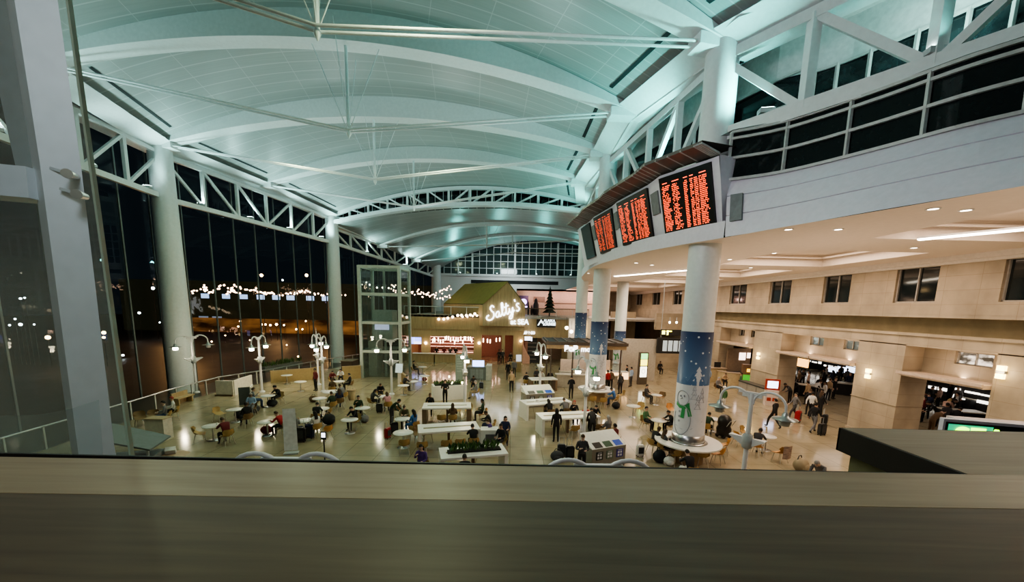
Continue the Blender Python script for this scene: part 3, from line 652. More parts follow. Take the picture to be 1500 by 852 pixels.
for a, b in piers: m.box(20.3, 21.7, a, b, 0, 5.3); m.box(20.22, 21.7, a-.04, b+.04, 0, .16); m.box(20.26, 21.7, a-.02, b+.02, 2.02, 2.06)
struct(m.build('wall_stone_piers', stone))
m = MB(); m.box(20.3, 21.7, 2, 12.9, 0, 5.3); m.box(20.3, 21.7, 40.2, 44, 0, 5.3); struct(m.build('wall_right_near', stone))
# canopy ledges over the shop openings, bright washed tops
ld = mat('canopy_ledge', (.62, .50, .40), rough=.5)
for i, (a, b) in enumerate(((16.0, 19.8), (22.5, 25.7), (25.7, 29.0), (32.3, 37.6))):
    q = MB(); q.box(20.0, 21.4, a+.05, b-.05, 3.74, 3.92); q.box(19.93, 20.02, a+.05, b-.05, 3.82, 3.96)
    tag(q.build('canopy_ledge', ld), ['stone canopy ledge over the shop opening right of the big pier', 'stone canopy ledge over the queue, near half', 'stone canopy ledge over the queue, far half', 'stone canopy ledge past the second pier, over the far shop'][i], 'ledge')
    arealight('ledge_wash', (20.7, (a+b)/2, 3.98), .2, 26, (1, .76, .55), (20.9, (a+b)/2, 6), sizey=b-a-.6)
def sconce(x, y, z, label, p=14):
    t = thing('wall_sconce', label, 'wall light', (x, y, z), 0, 'up and down sconces on the stone wall')
    m = MB(); m.box(-.1, 0, -.14, .14, -.05, .05); m.box(-.05, .02, -.06, .06, -.25, .25); m.build('bracket', grey_steel, t)
    for s_ in (-1, 1):
        m = MB(); m.obox((-.06, 0, s_*.17), (.12, .26, .2)); m.build('lamp_panel', glow('sconce_glow', (1, .74, .27), 5), t)
    pointlight('sconce_light', (x-.35, y, z), p, (1, .75, .42), .12)
for i, (px, py, lb) in enumerate([(1272, 547, 'glowing sconce on the wide stone pier right of the queue'), (1111, 521, 'glowing sconce on the stone pier left of the queue'), (1467, 545, 'glowing sconce on the stone pier at the right edge of frame')]):
    p = at(px, py, X=20.25); sconce(20.29, p.y, p.z, lb)
for px, py, lb in [(1146, 505, 'small sconce on the recessed wall just right of the left pier'), (1331, 510, 'small sconce in the corner above the shop ledge, right of wide pier'), (1063, 497, 'small sconce on the far wall right of the snowman column')]:
    p = at(px, py, X=21.28); sconce(21.28, p.y, p.z, lb, 5)
# far end of the concourse
m = MB(); m.box(7.5, 21, 68, 68.4, 0, 9.7); m.box(20.3, 21.5, 44, 68, 0, 6.9); struct(m.build('wall_concourse_end', stone))
m = MB(); m.box(16.5, 20.35, 44.5, 45.1, 0, 3.2); m.box(16.5, 20.35, 44.5, 45.1, 4.5, 6.4); m.box(13.2, 16.5, 52, 52.5, 0, 6.4); struct(m.build('wall_checkpoint', stone))
# ---- shops behind the openings: dark store rooms with bright shelving
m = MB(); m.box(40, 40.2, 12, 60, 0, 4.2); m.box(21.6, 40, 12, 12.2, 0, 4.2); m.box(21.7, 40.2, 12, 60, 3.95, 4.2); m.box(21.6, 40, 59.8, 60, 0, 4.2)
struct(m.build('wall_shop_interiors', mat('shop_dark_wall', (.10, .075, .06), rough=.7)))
shelf_l = glow('shelf_light', (1, .93, .82), 2.2); shelf_d = mat('shelf_dark', (.03, .03, .035))
def shop_shelf(px0, px1, X, label, rows=4, h=3.0):
    y1, y0 = at(px0, 580, X=X).y, at(px1, 590, X=X).y; t = thing('shop_shelf', label, 'shelf', (X, y0, 0), 0); L = y1-y0
    m = MB(); m.box(0, .5, 0, L, 0, h); m.build('cabinet', shelf_d, t); rnd = random.Random(int(X*10))
    for k in range(rows):
        m = MB(); y = .1
        while y < L-.3: w = rnd.uniform(.3, 1.0); m.box(-.06, 0, y, min(L-.1, y+w), .8+k*.55, .8+k*.55+rnd.uniform(.08, .28)); y += w+rnd.uniform(.02, .35)
        m.build('lit_shelf', shelf_l, t)
shop_shelf(1312, 1338, 34, 'lit shelving at the far left of the right hand shop')
shop_shelf(1340, 1392, 35, 'dark shelving with few lit rows in the middle of the right hand shop', 1)
shop_shelf(1394, 1460, 33, 'bright lit shelving at the right of the right hand shop', 5)
shop_shelf(1150, 1196, 37, 'dark shop shelving behind the queue, left part', 2)
shop_shelf(1200, 1268, 36, 'bright lit shop shelving behind the queue, right part', 4)
def counter(p0, p1, d, h, label, top=mat('counter_top_light', (.6, .57, .5), rough=.3), body=mat('counter_black', (.02, .02, .022), rough=.4)):
    a, b = at(*p0, Z=0), at(*p1, Z=0); t = thing('shop_counter', label, 'counter', a, math.atan2(b.y-a.y, b.x-a.x)); L = (b-a).length
    m = MB(); m.box(0, L, 0, d, 0, h-.06); m.build('body', body, t); m = MB(); m.box(-.05, L+.05, -.05, d+.05, h-.06, h); m.build('worktop', top, t)
counter((1385, 625), (1441, 630), .9, 1.05, 'black shop counter with pale top at right of the right hand shop')
counter((1222, 577), (1252, 580), .9, 1.0, 'black counter with pale top beside the wide pier')
counter((1418, 604), (1450, 607), .8, 1.0, 'pale topped display counter deeper in the right hand shop')
counter((1155, 577), (1190, 582), .7, .95, 'low dark table with pale top at the left of the queue')
t = thing('menu_sign', 'glowing orange menu sign above the queue by the left pier', 'sign', at(1175, 531, X=29)); m = MB(); m.box(-.05, .05, -.8, .8, -.4, .4); m.build('panel', glow('orange_sign', (1, .5, .12), 2.2), t)
m = MB(); m.box(.05, .1, -.85, .85, -.45, .45); m.build('backing', black_metal, t)
for k, (px_, lb) in enumerate(((1246, 'blue white menu screen above the queue counter, right one'), (1233, 'blue white menu screen above the queue counter, middle one'), (1219, 'blue white menu screen above the queue counter, left one'))):
    t = thing('menu_screen', lb, 'screen', at(px_, 541, X=34)); m = MB(); m.box(0, .08, -.6, .6, -.32, .32); m.build('casing', black_metal, t); m = MB(); m.box(-.01, 0, -.55, .55, -.28, .28); m.build('display', glow('menu_blue', (.7, .8, 1), 2.2), t)
# ================================================================== RESTAURANT BUILDING AT THE FAR END
YS = 46.0
A = lambda px, py: at(px, py, Y=YS)
def rect(px0, py0, px1, py1):
    a, b = A(px0, py1), A(px1, py0); return (a.x, b.x, a.z, b.z)
o1, o2, o3, o4 = rect(594, 494, 617, 525), rect(630, 493, 694, 525), rect(705, 491, 735, 529), rect(739, 491, 752, 529)
o3 = (o3[0], o3[1], 0, o3[3]); o4 = (o4[0], o4[1], 0, o4[3]); o1 = (o1[0], o1[1], 1.0, o1[3]); o2 = (o2[0], o2[1], 1.0, o2[3])
xl, xr, ztop = A(592, 470).x, A(768, 470).x, 5.6
m = MB(); wall_y(m, YS, .4, xl, xr, 0, ztop, [o1, o2, o3, o4])
m.box(xl, xl+.3, YS, 68, 0, ztop); m.box(xl, xr, YS-.06, YS, 3.9, 3.96)
for k in range(28): x = xl+(xr-xl)*k/27; m.box(x-.02, x+.02, YS-.03, YS, 3.96, ztop)
struct(m.build('wall_restaurant', wood_ply))
m = MB(); m.box(xl, 20, YS, 70, ztop-.25, ztop); struct(m.build('trim_terrace_slab', mat('terrace_slab', (.3, .28, .25))))
# pink-lit dining room behind the openings
pinkwall = mat('pinkish_wall', (.30, .15, .11), rough=.6)
m = MB(); m.box(xl, xr+.5, 51.5, 51.8, 0, 4.4); m.box(xr+.2, xr+.5, YS+.4, 51.5, 0, 4.4); m.box(xl, xr+.5, YS+.4, 51.5, 4.2, 4.4); m.box(xl, xr, YS+2.5, YS+2.6, 0, .01); struct(m.build('wall_dining_room', pinkwall))
for k in range(4): pointlight('dining_light', (xl+1.6+k*2.9, YS+1.9, 2.9), 34, (1, .55, .40), .3)
t = thing('back_bar', 'back bar with rows of glowing shelves and dark panels inside the restaurant', 'shelf', (A(662, 505).x*1.1, 51.2, 0))
m = MB(); m.box(-3.4, 3.4, 0, .25, 0, 3.1); m.build('cabinet', mat('backbar_dark', (.10, .045, .03)), t)
for k in range(4): m = MB(); m.box(-3.2, 3.2, -.2, 0, 1.3+k*.42, 1.34+k*.42); m.build('glowing_shelf', glow('pink_strip', (1, .55, .42), 2.2), t)
t = thing('bar_counter', 'long bar counter with glowing edge inside the restaurant', 'bar', (A(662, 515).x, YS+1.6, 0))
m = MB(); m.box(-2.4, 2.4, 0, .7, 0, 1.1); m.build('front', mat('bar_wood', (.28, .13, .09)), t); m = MB(); m.box(-2.5, 2.5, -.1, .8, 1.1, 1.18); m.build('bar_top', mat('bar_stone', (.5, .4, .36), rough=.25), t)
m = MB(); m.box(-2.4, 2.4, -.06, -.02, .98, 1.04); m.build('light_strip', glow('pink_strip', (1, .55, .42), 5), t)
pend = glow('pendant_tube_glow', (1, .66, .48), 6)
rnd = random.Random(3); first = None
for k in range(26):
    px = [634, 637, 642, 645, 649, 654, 657, 660, 664, 668, 671, 675, 678, 682, 686, 689, 691, 636, 652, 666, 680, 708, 714, 718, 727, 732][k]; x = A(px, 500).x
    z = rnd.uniform(2.25, 2.85); y = YS+rnd.uniform(.7, 2.6); x = x*(y/YS)
    if first is None:
        first = thing('pendant_lamp', 'slim glowing tube pendant hanging over the restaurant bar', 'pendant lamp', (x, y, z), 0, 'tube pendants over the bar')
        m = MB(); m.tube([(0, 0, -.28), (0, 0, .2)], .065, 8); m.build('glass_tube', pend, first); m = MB(); m.tube([(0, 0, .2), (0, 0, .7)], .012, 5); m.build('cord', black_metal, first)
    else: dup(first, (x, y, z), 0, first['label'])
t = thing('wall_screen', 'blue television at the left window of the restaurant', 'screen', (A(605, 499).x, YS+.55, A(605, 499).z))
m = MB(); m.box(-.95, .95, 0, .06, -.47, .47); m.build('casing', black_metal, t)
m = MB(); m.box(-.9, -.05, -.015, 0, -.42, .42); m.box(.02, .9, -.015, 0, -.1, .42); m.build('display', glow('tv_blue', (.25, .32, 1), 2.2), t)
m = MB(); m.box(-.05, .02, -.016, 0, -.42, .42); m.box(.02, .9, -.016, 0, -.42, -.1); m.build('pale_panel', glow('tv_pale', (.7, .7, 1), 2.0), t)
for k, (px, py, lb) in enumerate(((624, 502, 'round wall lamp on the wooden post left of the bar window'), (702, 502, 'round wall lamp on the wooden post right of the bar window'), (763, 499, 'round wall lamp at the restaurant corner, by the market stairs'))):
    p = A(px, py); t = thing('wall_lamp', lb, 'wall light', (p.x, YS-.12, p.z)); m = MB(); m.ball((0, 0, 0), (.17, .12, .17)); m.build('globe', glow('warm_globe', (1, .72, .38), 7), t); m = MB(); m.box(-.08, .08, .08, .13, -.1, .1); m.build('backplate', black_metal, t)
    pointlight('wall_lamp_light', (p.x, YS-.5, p.z), 6, (1, .7, .45), .1)
# wooden front counters at the windows
for px0, px1, lb in ((592, 626, 'pale wood window counter under the blue television'), (628, 660, 'pale wood front bench wall under the bar window')):
    a, b = at(px0, 537, Z=0), at(px1, 537, Z=0); t = thing('window_counter', lb, 'counter', (a.x, YS-.75, 0))
    m = MB(); m.box(0, b.x-a.x, 0, .6, 0, 1.0); m.build('front', wood_ply, t); m = MB(); m.box(-.05, b.x-a.x+.05, -.1, .65, 1.0, 1.06); m.build('worktop', mat('white_laminate', (.78, .76, .72)), t)
# gable house on the terrace
pk = A(742, 413); w_ = 5.0; dv = Vector((-.62, .78, 0)); sd = Vector((.996, .085, 0)); c0 = Vector((A(738, 470).x, YS-.36, 0))
hz0, hz1, hz2 = 4.45, A(708, 446).z, pk.z
prof = [(-w_/2, hz0), (w_/2, hz0), (w_/2, hz1), (.35, hz2), (-w_/2, hz1)]
m = MB(); fr_ = [c0+sd*a+Vector((0, 0, z)) for a, z in prof]; bk = [p+dv*9.5 for p in fr_]
m.add(fr_, [(0, 1, 2, 3, 4)]); m.add(bk, [(4, 3, 2, 1, 0)]); m.add(fr_+bk, [(1, 2, 7, 6), (0, 5, 9, 4)])
hs = thing('gable_house', 'wood clad gable house rising over the restaurant, white script sign on it', 'building', c0); iv = -c0
m.v = [tuple(Vector(v)+iv) for v in m.v]; m.build('walls', wood_ply, hs)
m = MB(); up = Vector((0, 0, .06))
for a, b in ((4, 3), (3, 2)): m.add([fr_[a]+iv-dv*.1+up, fr_[b]+iv-dv*.1+up, bk[b]+iv+up, bk[a]+iv+up], [(0, 1, 2, 3)])
m.build('roof', wood_olive, hs)
m = MB()
for k in range(1, 12):
    a = -w_/2+w_*k/12; top = hz1+(hz2-hz1)*(1-abs((a-.35)/(w_/2 + (.35 if a < .35 else -.35)))); m.beam(sd*a-dv*.02+Vector((0, 0, hz0)), sd*a-dv*.02+Vector((0, 0, top)), .03, .03)
m.build('batten_joints', mat('wood_joint', (.28, .19, .10)), hs)
# lit script sign, drawn as strokes
neon = glow('white_neon', (.93, .97, 1), 2.6)
def strokes(S, ox, oz, sc, r, mb, basis, shear=.28, n=4):
    for st in S:
        P = [Vector((x+z*shear, z, 0)) for x, z in st]; Q = smooth(P, n) if len(P) > 2 else P
        mb.tube([basis(ox+p.x*sc, oz+p.y*sc) for p in Q], r, 6)
SAL = [[(.95, 1.55), (.85, 1.8), (.6, 1.85), (.42, 1.55), (.55, 1.2), (.8, .85), (.8, .4), (.5, .05), (.05, .0), (-.3, .25), (-.25, .6), (.1, .7)],
       [(1.65, .75), (1.35, .8), (1.1, .45), (1.2, .1), (1.5, .15), (1.68, .7), (1.62, .2), (1.8, .05), (2.05, .4)],
       [(2.05, .4), (2.3, 1.2), (2.3, 1.75), (2.12, 1.7), (2.1, .9), (2.15, .2), (2.35, .05), (2.6, .4)],
       [(2.85, 1.6), (2.72, .7), (2.75, .15), (2.95, .05), (3.15, .4)], [(2.45, 1.1), (3.15, 1.2)],
       [(3.2, .75), (3.25, .25), (3.5, .1), (3.75, .75)], [(3.75, .75), (3.65, .0), (3.45, -.65), (3.15, -.75), (3.1, -.5), (3.5, -.1), (3.95, .3)],
       [(4.15, 1.75), (4.2, 1.4)],
       [(4.75, .95), (4.5, 1.05), (4.35, .85), (4.55, .55), (4.7, .25), (4.45, .0), (4.2, .15)]]
sg = thing('script_sign', "glowing white script sign with small capitals below, on the gable wall", 'sign', c0+Vector((0, 0, 4.8)))
basis = lambda a, z: sd*a - dv*.22 + Vector((0, 0, z))
m = MB()
th = math.radians(19); rot = lambda x, z: (x*math.cos(th)-z*math.sin(th), x*math.sin(th)+z*math.cos(th))
m2 = MB()
for st in SAL:
    P = [Vector((x+z*.18, z, 0)) for x, z in st]; Q = smooth(P, 4) if len(P) > 2 else P; sc = .80
    pts = [basis(-1.85+rot(p.x*sc, p.y*sc)[0], .32+rot(p.x*sc, p.y*sc)[1]) for p in Q]
    m.tube(pts, .085, 6)
m.build('script_letters', neon, sg)
p = basis(1.75, .18); text('small_letters', 'at SEA', neon, .85, p, (PI/2, 0, math.atan2(sd.y, sd.x)), sg, .05, 'CENTER', .95, .02)
# terrace: back wall band, glass rail, tree, silhouettes, lit panel
pw = mat('pink_cream_wall', (.62, .46, .40), rough=.6)
m = MB(); m.box(0.5, 14, 62, 62.3, 5.6, 9.6); m.box(.5, 14, 62, 70, 9.3, 9.6); struct(m.build('wall_terrace', pw))
m = MB(); m.box(5, 14, 61.9, 61.98, 7.4, 7.5); m.box(3.2, 5.0, 61.88, 61.98, 7.6, 8.4); struct(m.build('trim_terrace_wall', mat('brown_trim', (.25, .17, .14))))
m = MB(); xa, xb = A(767, 455).x, 9.0
t = thing('terrace_railing', 'glass railing with dark cap along the terrace beside the gable', 'railing', (xa, YS+.1, ztop))
m.box(0, xb-xa, -.05, .05, .95, 1.05); m.build('handrail', mat('brown_cap', (.10, .07, .05)), t); m = MB(); m.box(0, xb-xa, -.01, .01, .05, .95); m.build('glass_infill', MATS['rail_glass'], t)
for k in range(5): m = MB(); m.box(k*(xb-xa)/4-.03, k*(xb-xa)/4+.03, -.04, .04, 0, .95); m.build('post', grey_steel, t)
t = thing('terrace_railing', 'glass railing on the roof left of the gable', 'railing', (xl, YS+.1, ztop)); L_ = c0.x-2.6-xl
m = MB(); m.box(0, L_, -.04, .04, .95, 1.03); m.build('handrail', grey_steel, t); m = MB(); m.box(0, L_, -.01, .01, .05, .95); m.build('glass_infill', MATS['rail_glass'], t)
for k in range(6): m = MB(); m.box(k*L_/5-.03, k*L_/5+.03, -.03, .03, 0, .95); m.build('post', grey_steel, t)
pt = at(805, 453, Y=52); t = thing('christmas_tree', 'dark tiered christmas tree standing on the terrace by the railing', 'tree', (pt.x, 52, ztop))
m = MB(); m.tube([(0, 0, 0), (0, 0, .5)], .09, 8); m.build('trunk', mat('trunk', (.06, .04, .03)), t)
m = MB(); pf = []
for k in range(7): r_ = .98*(1-k/7.4); z = .45+k*.46; pf += [(r_, z), (r_*.45, z+.42)]
m.lathe(pf+[(0.01, 4.0)], 14, sm=False); m.lathe([(.98, .45), (.01, .5)], 14); m.build('foliage', mat('dark_fir', (.012, .025, .018), rough=.9, var=.3), t)
for k, (px, w, h, lb) in enumerate(((774, .14, 2.0, 'slim dark figure cutout on the terrace, left one'), (779, .18, 1.5, 'short dark figure cutout on the terrace, middle one'), (785, .42, 2.5, 'tall dark tapered figure cutout on the terrace'))):
    p = at(px, 452, Y=58); m = MB(); m.lathe([(w*.9, 0), (w*1.1, h*.25), (w, h*.6), (w*.55, h*.82), (w*.5, h*.9), (w*.1, h)], 12); o = m.build('silhouette_figure', mat('dark_plum', (.05, .035, .05)), loc=(p.x, 58, ztop)); tag(o, lb, 'figure')
p = at(767, 442, Y=61.8); t = thing('round_lit_sign', 'purple lit panel on the terrace back wall', 'sign', p); m = MB(); m.box(-.75, .75, 0, .1, -1.1, 1.0); m.build('board', mat('purple_dark', (.12, .08, .2)), t); m = MB(); m.lathe([(.01, 0), (.5, 0)], 20); o = m.build('disc', glow('purple_glow', (.7, .5, 1), 3), t); o.rotation_euler = (PI/2, 0, 0); o.location = (0, -.03, 0)
m = MB(); m.box(-.6, .6, -.03, 0, -.85, -.65); m.build('caption_strip', glow('purple_glow', (.7, .5, 1), 3), t)
for k in range(6): pointlight('terrace_light', (2.5+k*2.0, 60.6, 8.6), 50, (1, .62, .5), .2)
# mountain logo sign box on the right wing; wing walls
m = MB(); wall_y(m, YS+.3, .35, xr, 9.2, 3.1, ztop, []); m.box(xr, 6.0, YS+.26, YS+.3, 4.02, 4.08); m.box(6.2, 9.2, YS+2, YS+2.3, 0, 5.4); struct(m.build('wall_right_wing', wood_ply))
m = MB(); m.box(xr+.2, 6.5, YS+4, YS+4.2, 0, 3.2); struct(m.build('wall_market_back', mat('market_back', (.42, .25, .17))))
p0, p1 = at(786, 479, Y=YS+.2), at(814, 465, Y=YS+.2)
t = thing('logo_sign', 'black sign with white mountain mark and two lines of letters', 'sign', ((p0.x+p1.x)/2, YS+.2, (p0.z+p1.z)/2)); hw, hh_ = (p1.x-p0.x)/2, (p1.z-p0.z)/2
m = MB(); m.box(-hw, hw, -.12, .08, -hh_, hh_); m.build('box', black_metal, t)
ic = glow('cold_white_letters', (.85, .95, 1), 1.8)
m = MB(); m.add([(-hw*.92, -.14, -hh_*.6), (-hw*.55, -.14, hh_*.6), (-hw*.28, -.14, -hh_*.1), (-hw*.42, -.14, -hh_*.25), (-hw*.55, -.14, hh_*.1), (-hw*.78, -.14, -hh_*.6)], [(0, 1, 4, 5), (1, 2, 3, 4)]); m.build('mountain_mark', ic, t)
text('upper_letters', 'ALASKA', ic, .44, (hw*.33, -.14, hh_*.36), (PI/2, 0, 0), t, .01, 'CENTER', .85, .012); text('lower_letters', 'LOUNGE', ic, .46, (hw*.33, -.14, -hh_*.32), (PI/2, 0, 0), t, .01, 'CENTER', .80, .025)
p = at(773, 487.5, Y=YS-.1); t = thing('market_sign', 'small white lit letters above the stepped market shelving', 'sign', (p.x, YS+.2, p.z)); text('letters', 'GRAB & GO', glow('white_neon', (.93, .97, 1), 9), .44, (0, -.14, 0), (PI/2, 0, 0), t, .03, 'CENTER', .74, .02)
m = MB(); m.box(-.95, .95, -.08, 0, -.24, -.2); m.build('letter_rail', black_metal, t)
p = at(774, 496, Y=YS+.3); t = thing('market_screen', 'small bright screen under the white market letters', 'screen', (p.x, YS+.3, p.z)); m = MB(); m.box(-.5, .5, 0, .1, -.3, .3); m.build('casing', black_metal, t); m = MB(); m.box(-.46, .3, -.01, 0, -.2, .27); m.box(.33, .46, -.01, 0, -.27, .25); m.build('display', glow('screen_white', (.85, .85, 1), 2.2), t)
# market shelving stepping down beside the stairs
a = at(777, 530, Y=YS+1); t = thing('market_shelf', 'dark stepped market shelving under the small white letters and screen', 'shelf', (a.x, YS+.9, 0))
for k in range(4): m = MB(); m.box(-.55+k*.12, .75+k*.12, .1*k, .6+.1*k, 0 if k == 0 else .0, .75*(4-k)); m.build('tier', mat('shelf_dark', (.03, .03, .035)), t)
m = MB()
for k in range(5): m.box(-.5, .7, -.03, 0, .4+k*.5, .46+k*.5)
m.build('shelf_edges', mat('pale_edge', (.4, .34, .3)), t)
t = thing('curved_banister', 'pinkish curved banister wall at the foot of the market shelving', 'banister', (a.x-.75, YS-.2, 0)); m = MB(); m.grid([[(-.3+.9*u*u, -.2+.3*u, z*(1-.75*u)) for u in [k/10 for k in range(11)]] for z in (0, 3.3)]); m.build('panel', mat('pink_panel', (.62, .36, .28)), t)
# cream block with lit poster, right of the wing
m = MB(); m.box(6.4, 10, 44, 44.3, 0, 5.6); m.box(7.0, 10, 43.9, 44, 3.0, 3.2); struct(m.build('wall_cream_block', cream_paint))
p = at(852, 481, Y=43.8); t = thing('lit_poster', 'warm lit poster panel beside the second wrapped column', 'sign', (p.x, 43.85, p.z)); m = MB(); m.box(-.55, .55, -.04, .05, -.85, .85); m.build('lightbox', glow('poster_warm', (1, .72, .3), 2.5), t); m = MB(); m.box(-.3, .35, -.06, -.04, .0, .45); m.build('print', mat('poster_brown', (.35, .2, .08)), t)
for k, (px, py) in enumerate(((830, 480), (837, 485.5), (846, 479))):
    p = at(px, py, Y=43.2); t = thing('globe_lamp', ['left', 'lower middle', 'right'][k]+' white globe lamp of three beside the lit poster', 'lamp', p); m = MB(); m.ball((0, 0, 0), .2); m.build('globe', glow('globe_glow', (1, .85, .66), 8), t); m = MB(); m.tube([(0, 0, .2), (0, 0, 1.2)], .015, 5); m.build('cord', black_metal, t)
# festoon bulbs
def festoon(P, nb, label, r, colr, st, sag=.5, jit=.0, seed=1, cat='string lights'):
    rnd = random.Random(seed); t = thing('string_lights', label, cat, P[0]); o = Vector(P[0]); Q = []
    for a, b in zip(P[:-1], P[1:]):
        a, b = Vector(a)-o, Vector(b)-o; n = 10
        Q += [a.lerp(b, k/n)-Vector((0, 0, sag*4*(k/n)*(1-k/n))) for k in range(n)]
    Q.append(Vector(P[-1])-o); m = MB(); m.tube(Q, .015, 5); m.build('wire', black_metal, t)
    m = MB(); m.ball((0, 0, 0), r, 8, 6); me = m.mesh('bulb', glow('bulb_%s' % label[:14], colr, st))
    for k in range(nb):
        u = k/(nb-1)*(len(Q)-1); i = min(int(u), len(Q)-2); p = Q[i].lerp(Q[i+1], u-i)
        link('bulb', me, t, p-Vector((0, 0, r))+Vector((rnd.uniform(-jit, jit), rnd.uniform(-jit, jit)*2, rnd.uniform(-jit, jit))))
    return t
W = (1, .72, .48)
Yb = 50
festoon([at(572, 422, Y=Yb), at(600, 428, Y=Yb), at(632, 431, Y=Yb), at(662, 434, Y=Yb)], 40, 'dense swag of warm bulbs above the restaurant roof, lower strand', .085, (1, .66, .45), 6, .2, .25, 2)
festoon([at(572, 418, Y=Yb), at(610, 424, Y=Yb), at(640, 428, Y=Yb), at(660, 418, Y=Yb)], 34, 'dense swag of warm bulbs above the restaurant roof, upper strand', .085, (1, .66, .45), 6, .2, .3, 5)
festoon([at(643, 465, Y=45.7), at(670, 460, Y=45.7), at(696, 458, Y=45.7)], 9, 'row of big round bulbs along the restaurant parapet', .16, (1, .78, .55), 5, .08, .06, 3)
festoon([at(678, 462, Y=45.9), at(706, 459, Y=45.9)], 5, 'short row of bulbs on the parapet below the olive roof', .13, (1, .78, .55), 5, .05, .04, 4)
festoon([at(535, 412, Y=36.5), at(560, 421, Y=36.5), at(586, 416, Y=36.5)], 7, 'pale bulbs strung through the top of the glass elevator shaft', .07, (1, .9, .7), 12, .1, .1, 6)
# ================================================================== GLASS ELEVATOR
e0, e1 = at(531, 553, Z=0), at(592, 553, Z=0); ex0, ex1, ey = e0.x, e1.x-.15, min(e0.y, e1.y); ey0, ey1 = ey, ey+3.2
zt = at(524, 388, Y=ey).z
t = thing('elevator', 'glass elevator tower with pale green steel frame, left of restaurant', 'elevator', (ex0, ey0, 0)); W_, D_ = ex1-ex0, ey1-ey0
efm = mat('pale_green_steel', (.42, .47, .44), rough=.4)
for x in (0, W_):
    for y in (0, D_): m = MB(); m.box(x-.13, x+.13, y-.13, y+.13, 0, zt); m.build('corner_post', efm, t)
for z in (at(524, 430, Y=ey).z, at(524, 472, Y=ey).z, at(524, 514, Y=ey).z, zt-.1):
    m = MB()
    for a, b in (((0, 0), (W_, 0)), ((W_, 0), (W_, D_)), ((W_, D_), (0, D_)), ((0, D_), (0, 0))): m.beam((*a, z), (*b, z), .16, .24)
    m.build('ring_beam', efm, t)
m = MB(); m.box(.15, W_-.15, -.02, 0, .1, zt-.3); m.box(-.02, 0, .15, D_-.15, .1, zt-.3); m.box(W_, W_+.02, .15, D_-.15, .1, zt-.3); m.build('glass_wall', glass('elevator_glass', (.74, .8, .78), refl=.05, haze=.03), t)
m = MB(); m.box(.8, 2.6, .8, 2.4, 3.4, 6.2); m.build('cab', mat('cab_grey', (.5, .52, .52), rough=.4), t)
m = MB(); m.box(1.0, 2.3, .74, .8, 4.4, 5.0); m.build('cab_window', glow('cab_lilac', (.55, .55, .8), .7), t)
m = MB(); m.box(.25, 1.0, 1.0, 2.8, 0, 3.3); m.build('machine_panel', mat('panel_grey', (.40, .42, .40)), t)
m = MB(); m.box(1.1, 2.4, 2.6, 2.75, 0, 2.4); m.build('landing_door', mat('door_grey', (.30, .30, .28), rough=.35), t)
m = MB(); m.box(1.72, 1.78, 2.58, 2.6, 0, 2.4); m.build('door_split', black_metal, t)
m = MB(); m.tube([(1.8, 1.2, 0), (1.8, 1.2, zt-.4)], .12, 8); m.build('piston', grey_steel, t)
pointlight('elevator_light', (ex0+1.7, ey0+1.2, 7.6), 30, (.9, 1, .95), .2)
# ================================================================== NOODLE BAR KIOSK (white letters on dark canopy)
k0 = at(800, 566, Z=0); ky = 32.0; zc = at(800, 502, Y=ky).z
kx0, kx1 = at(802, 520, Y=ky).x, at(915, 520, Y=ky).x
t = thing('food_kiosk', 'food kiosk with flat dark canopy and white letter sign, behind second wrapped column', 'kiosk', (kx0, ky, 0)); kw = kx1-kx0
m = MB(); m.box(-.2, kw+.2, -.2, 4.2, zc-.05, zc+.12); m.build('canopy', black_metal, t)
m = MB()
for k in range(9): m.beam((kw*k/8, -.2, zc+.15), (kw*k/8, 4.2, zc+.15), .08, .1)
for y in (-.2, 4.2): m.beam((-.2, y, zc+.0), (kw+.2, y, zc+.0), .12, .26)
m.build('canopy_ribs', mat('bronze_dark', (.10, .075, .06), rough=.4), t)
m = MB(); m.box(-.1, kw+.1, -.12, -.02, zc-.45, zc-.1); m.build('sign_beam', mat('beam_wood', (.42, .30, .18)), t)
for x, y in ((.3, .1), (kw-.3, .1), (.3, 3.8), (kw-.3, 3.8), (kw*.33, .1)): m = MB(); m.box(x-.06, x+.06, y-.06, y+.06, 0, zc); m.build('post', mat('bronze_dark', (.1, .08, .06)), t)
bl = glow('kiosk_letter_white', (1, 1, 1), 2.0)
text('letters_bold', 'BoB', bl, .66, (kw*.30, -.16, zc-.42), (PI/2, 0, 0), t, .03, 'CENTER', 1.0, .05); text('letters_light', 'moDo', bl, .58, (kw*.55, -.16, zc-.46), (PI/2, 0, 0), t, .03, 'CENTER', 1.05, .02)
text('letters_side', 'BoB', bl, .5, (kw+.25, 1.2, zc-.3), (PI/2, 0, PI/2), t, .03, 'CENTER', .8, .04)
m = MB(); m.box(1.4, kw-.6, 2.2, 2.4, .9, 2.2); m.build('back_shelves', mat('kiosk_back', (.5, .42, .36)), t)
m = MB(); m.box(0.9, kw-.3, .5, 1.1, 0, 1.05); m.build('front_counter', mat('kiosk_counter', (.45, .40, .33)), t)
m = MB(); m.box(.8, kw-.2, .4, 1.2, 1.05, 1.12); m.build('counter_top', mat('counter_top_light', (.6, .57, .5)), t)
for x in (1.6, 3.0, kw-1.2): pointlight('kiosk_light', (kx0+x, ky+1.6, zc-.5), 45, (1, .82, .62), .2)
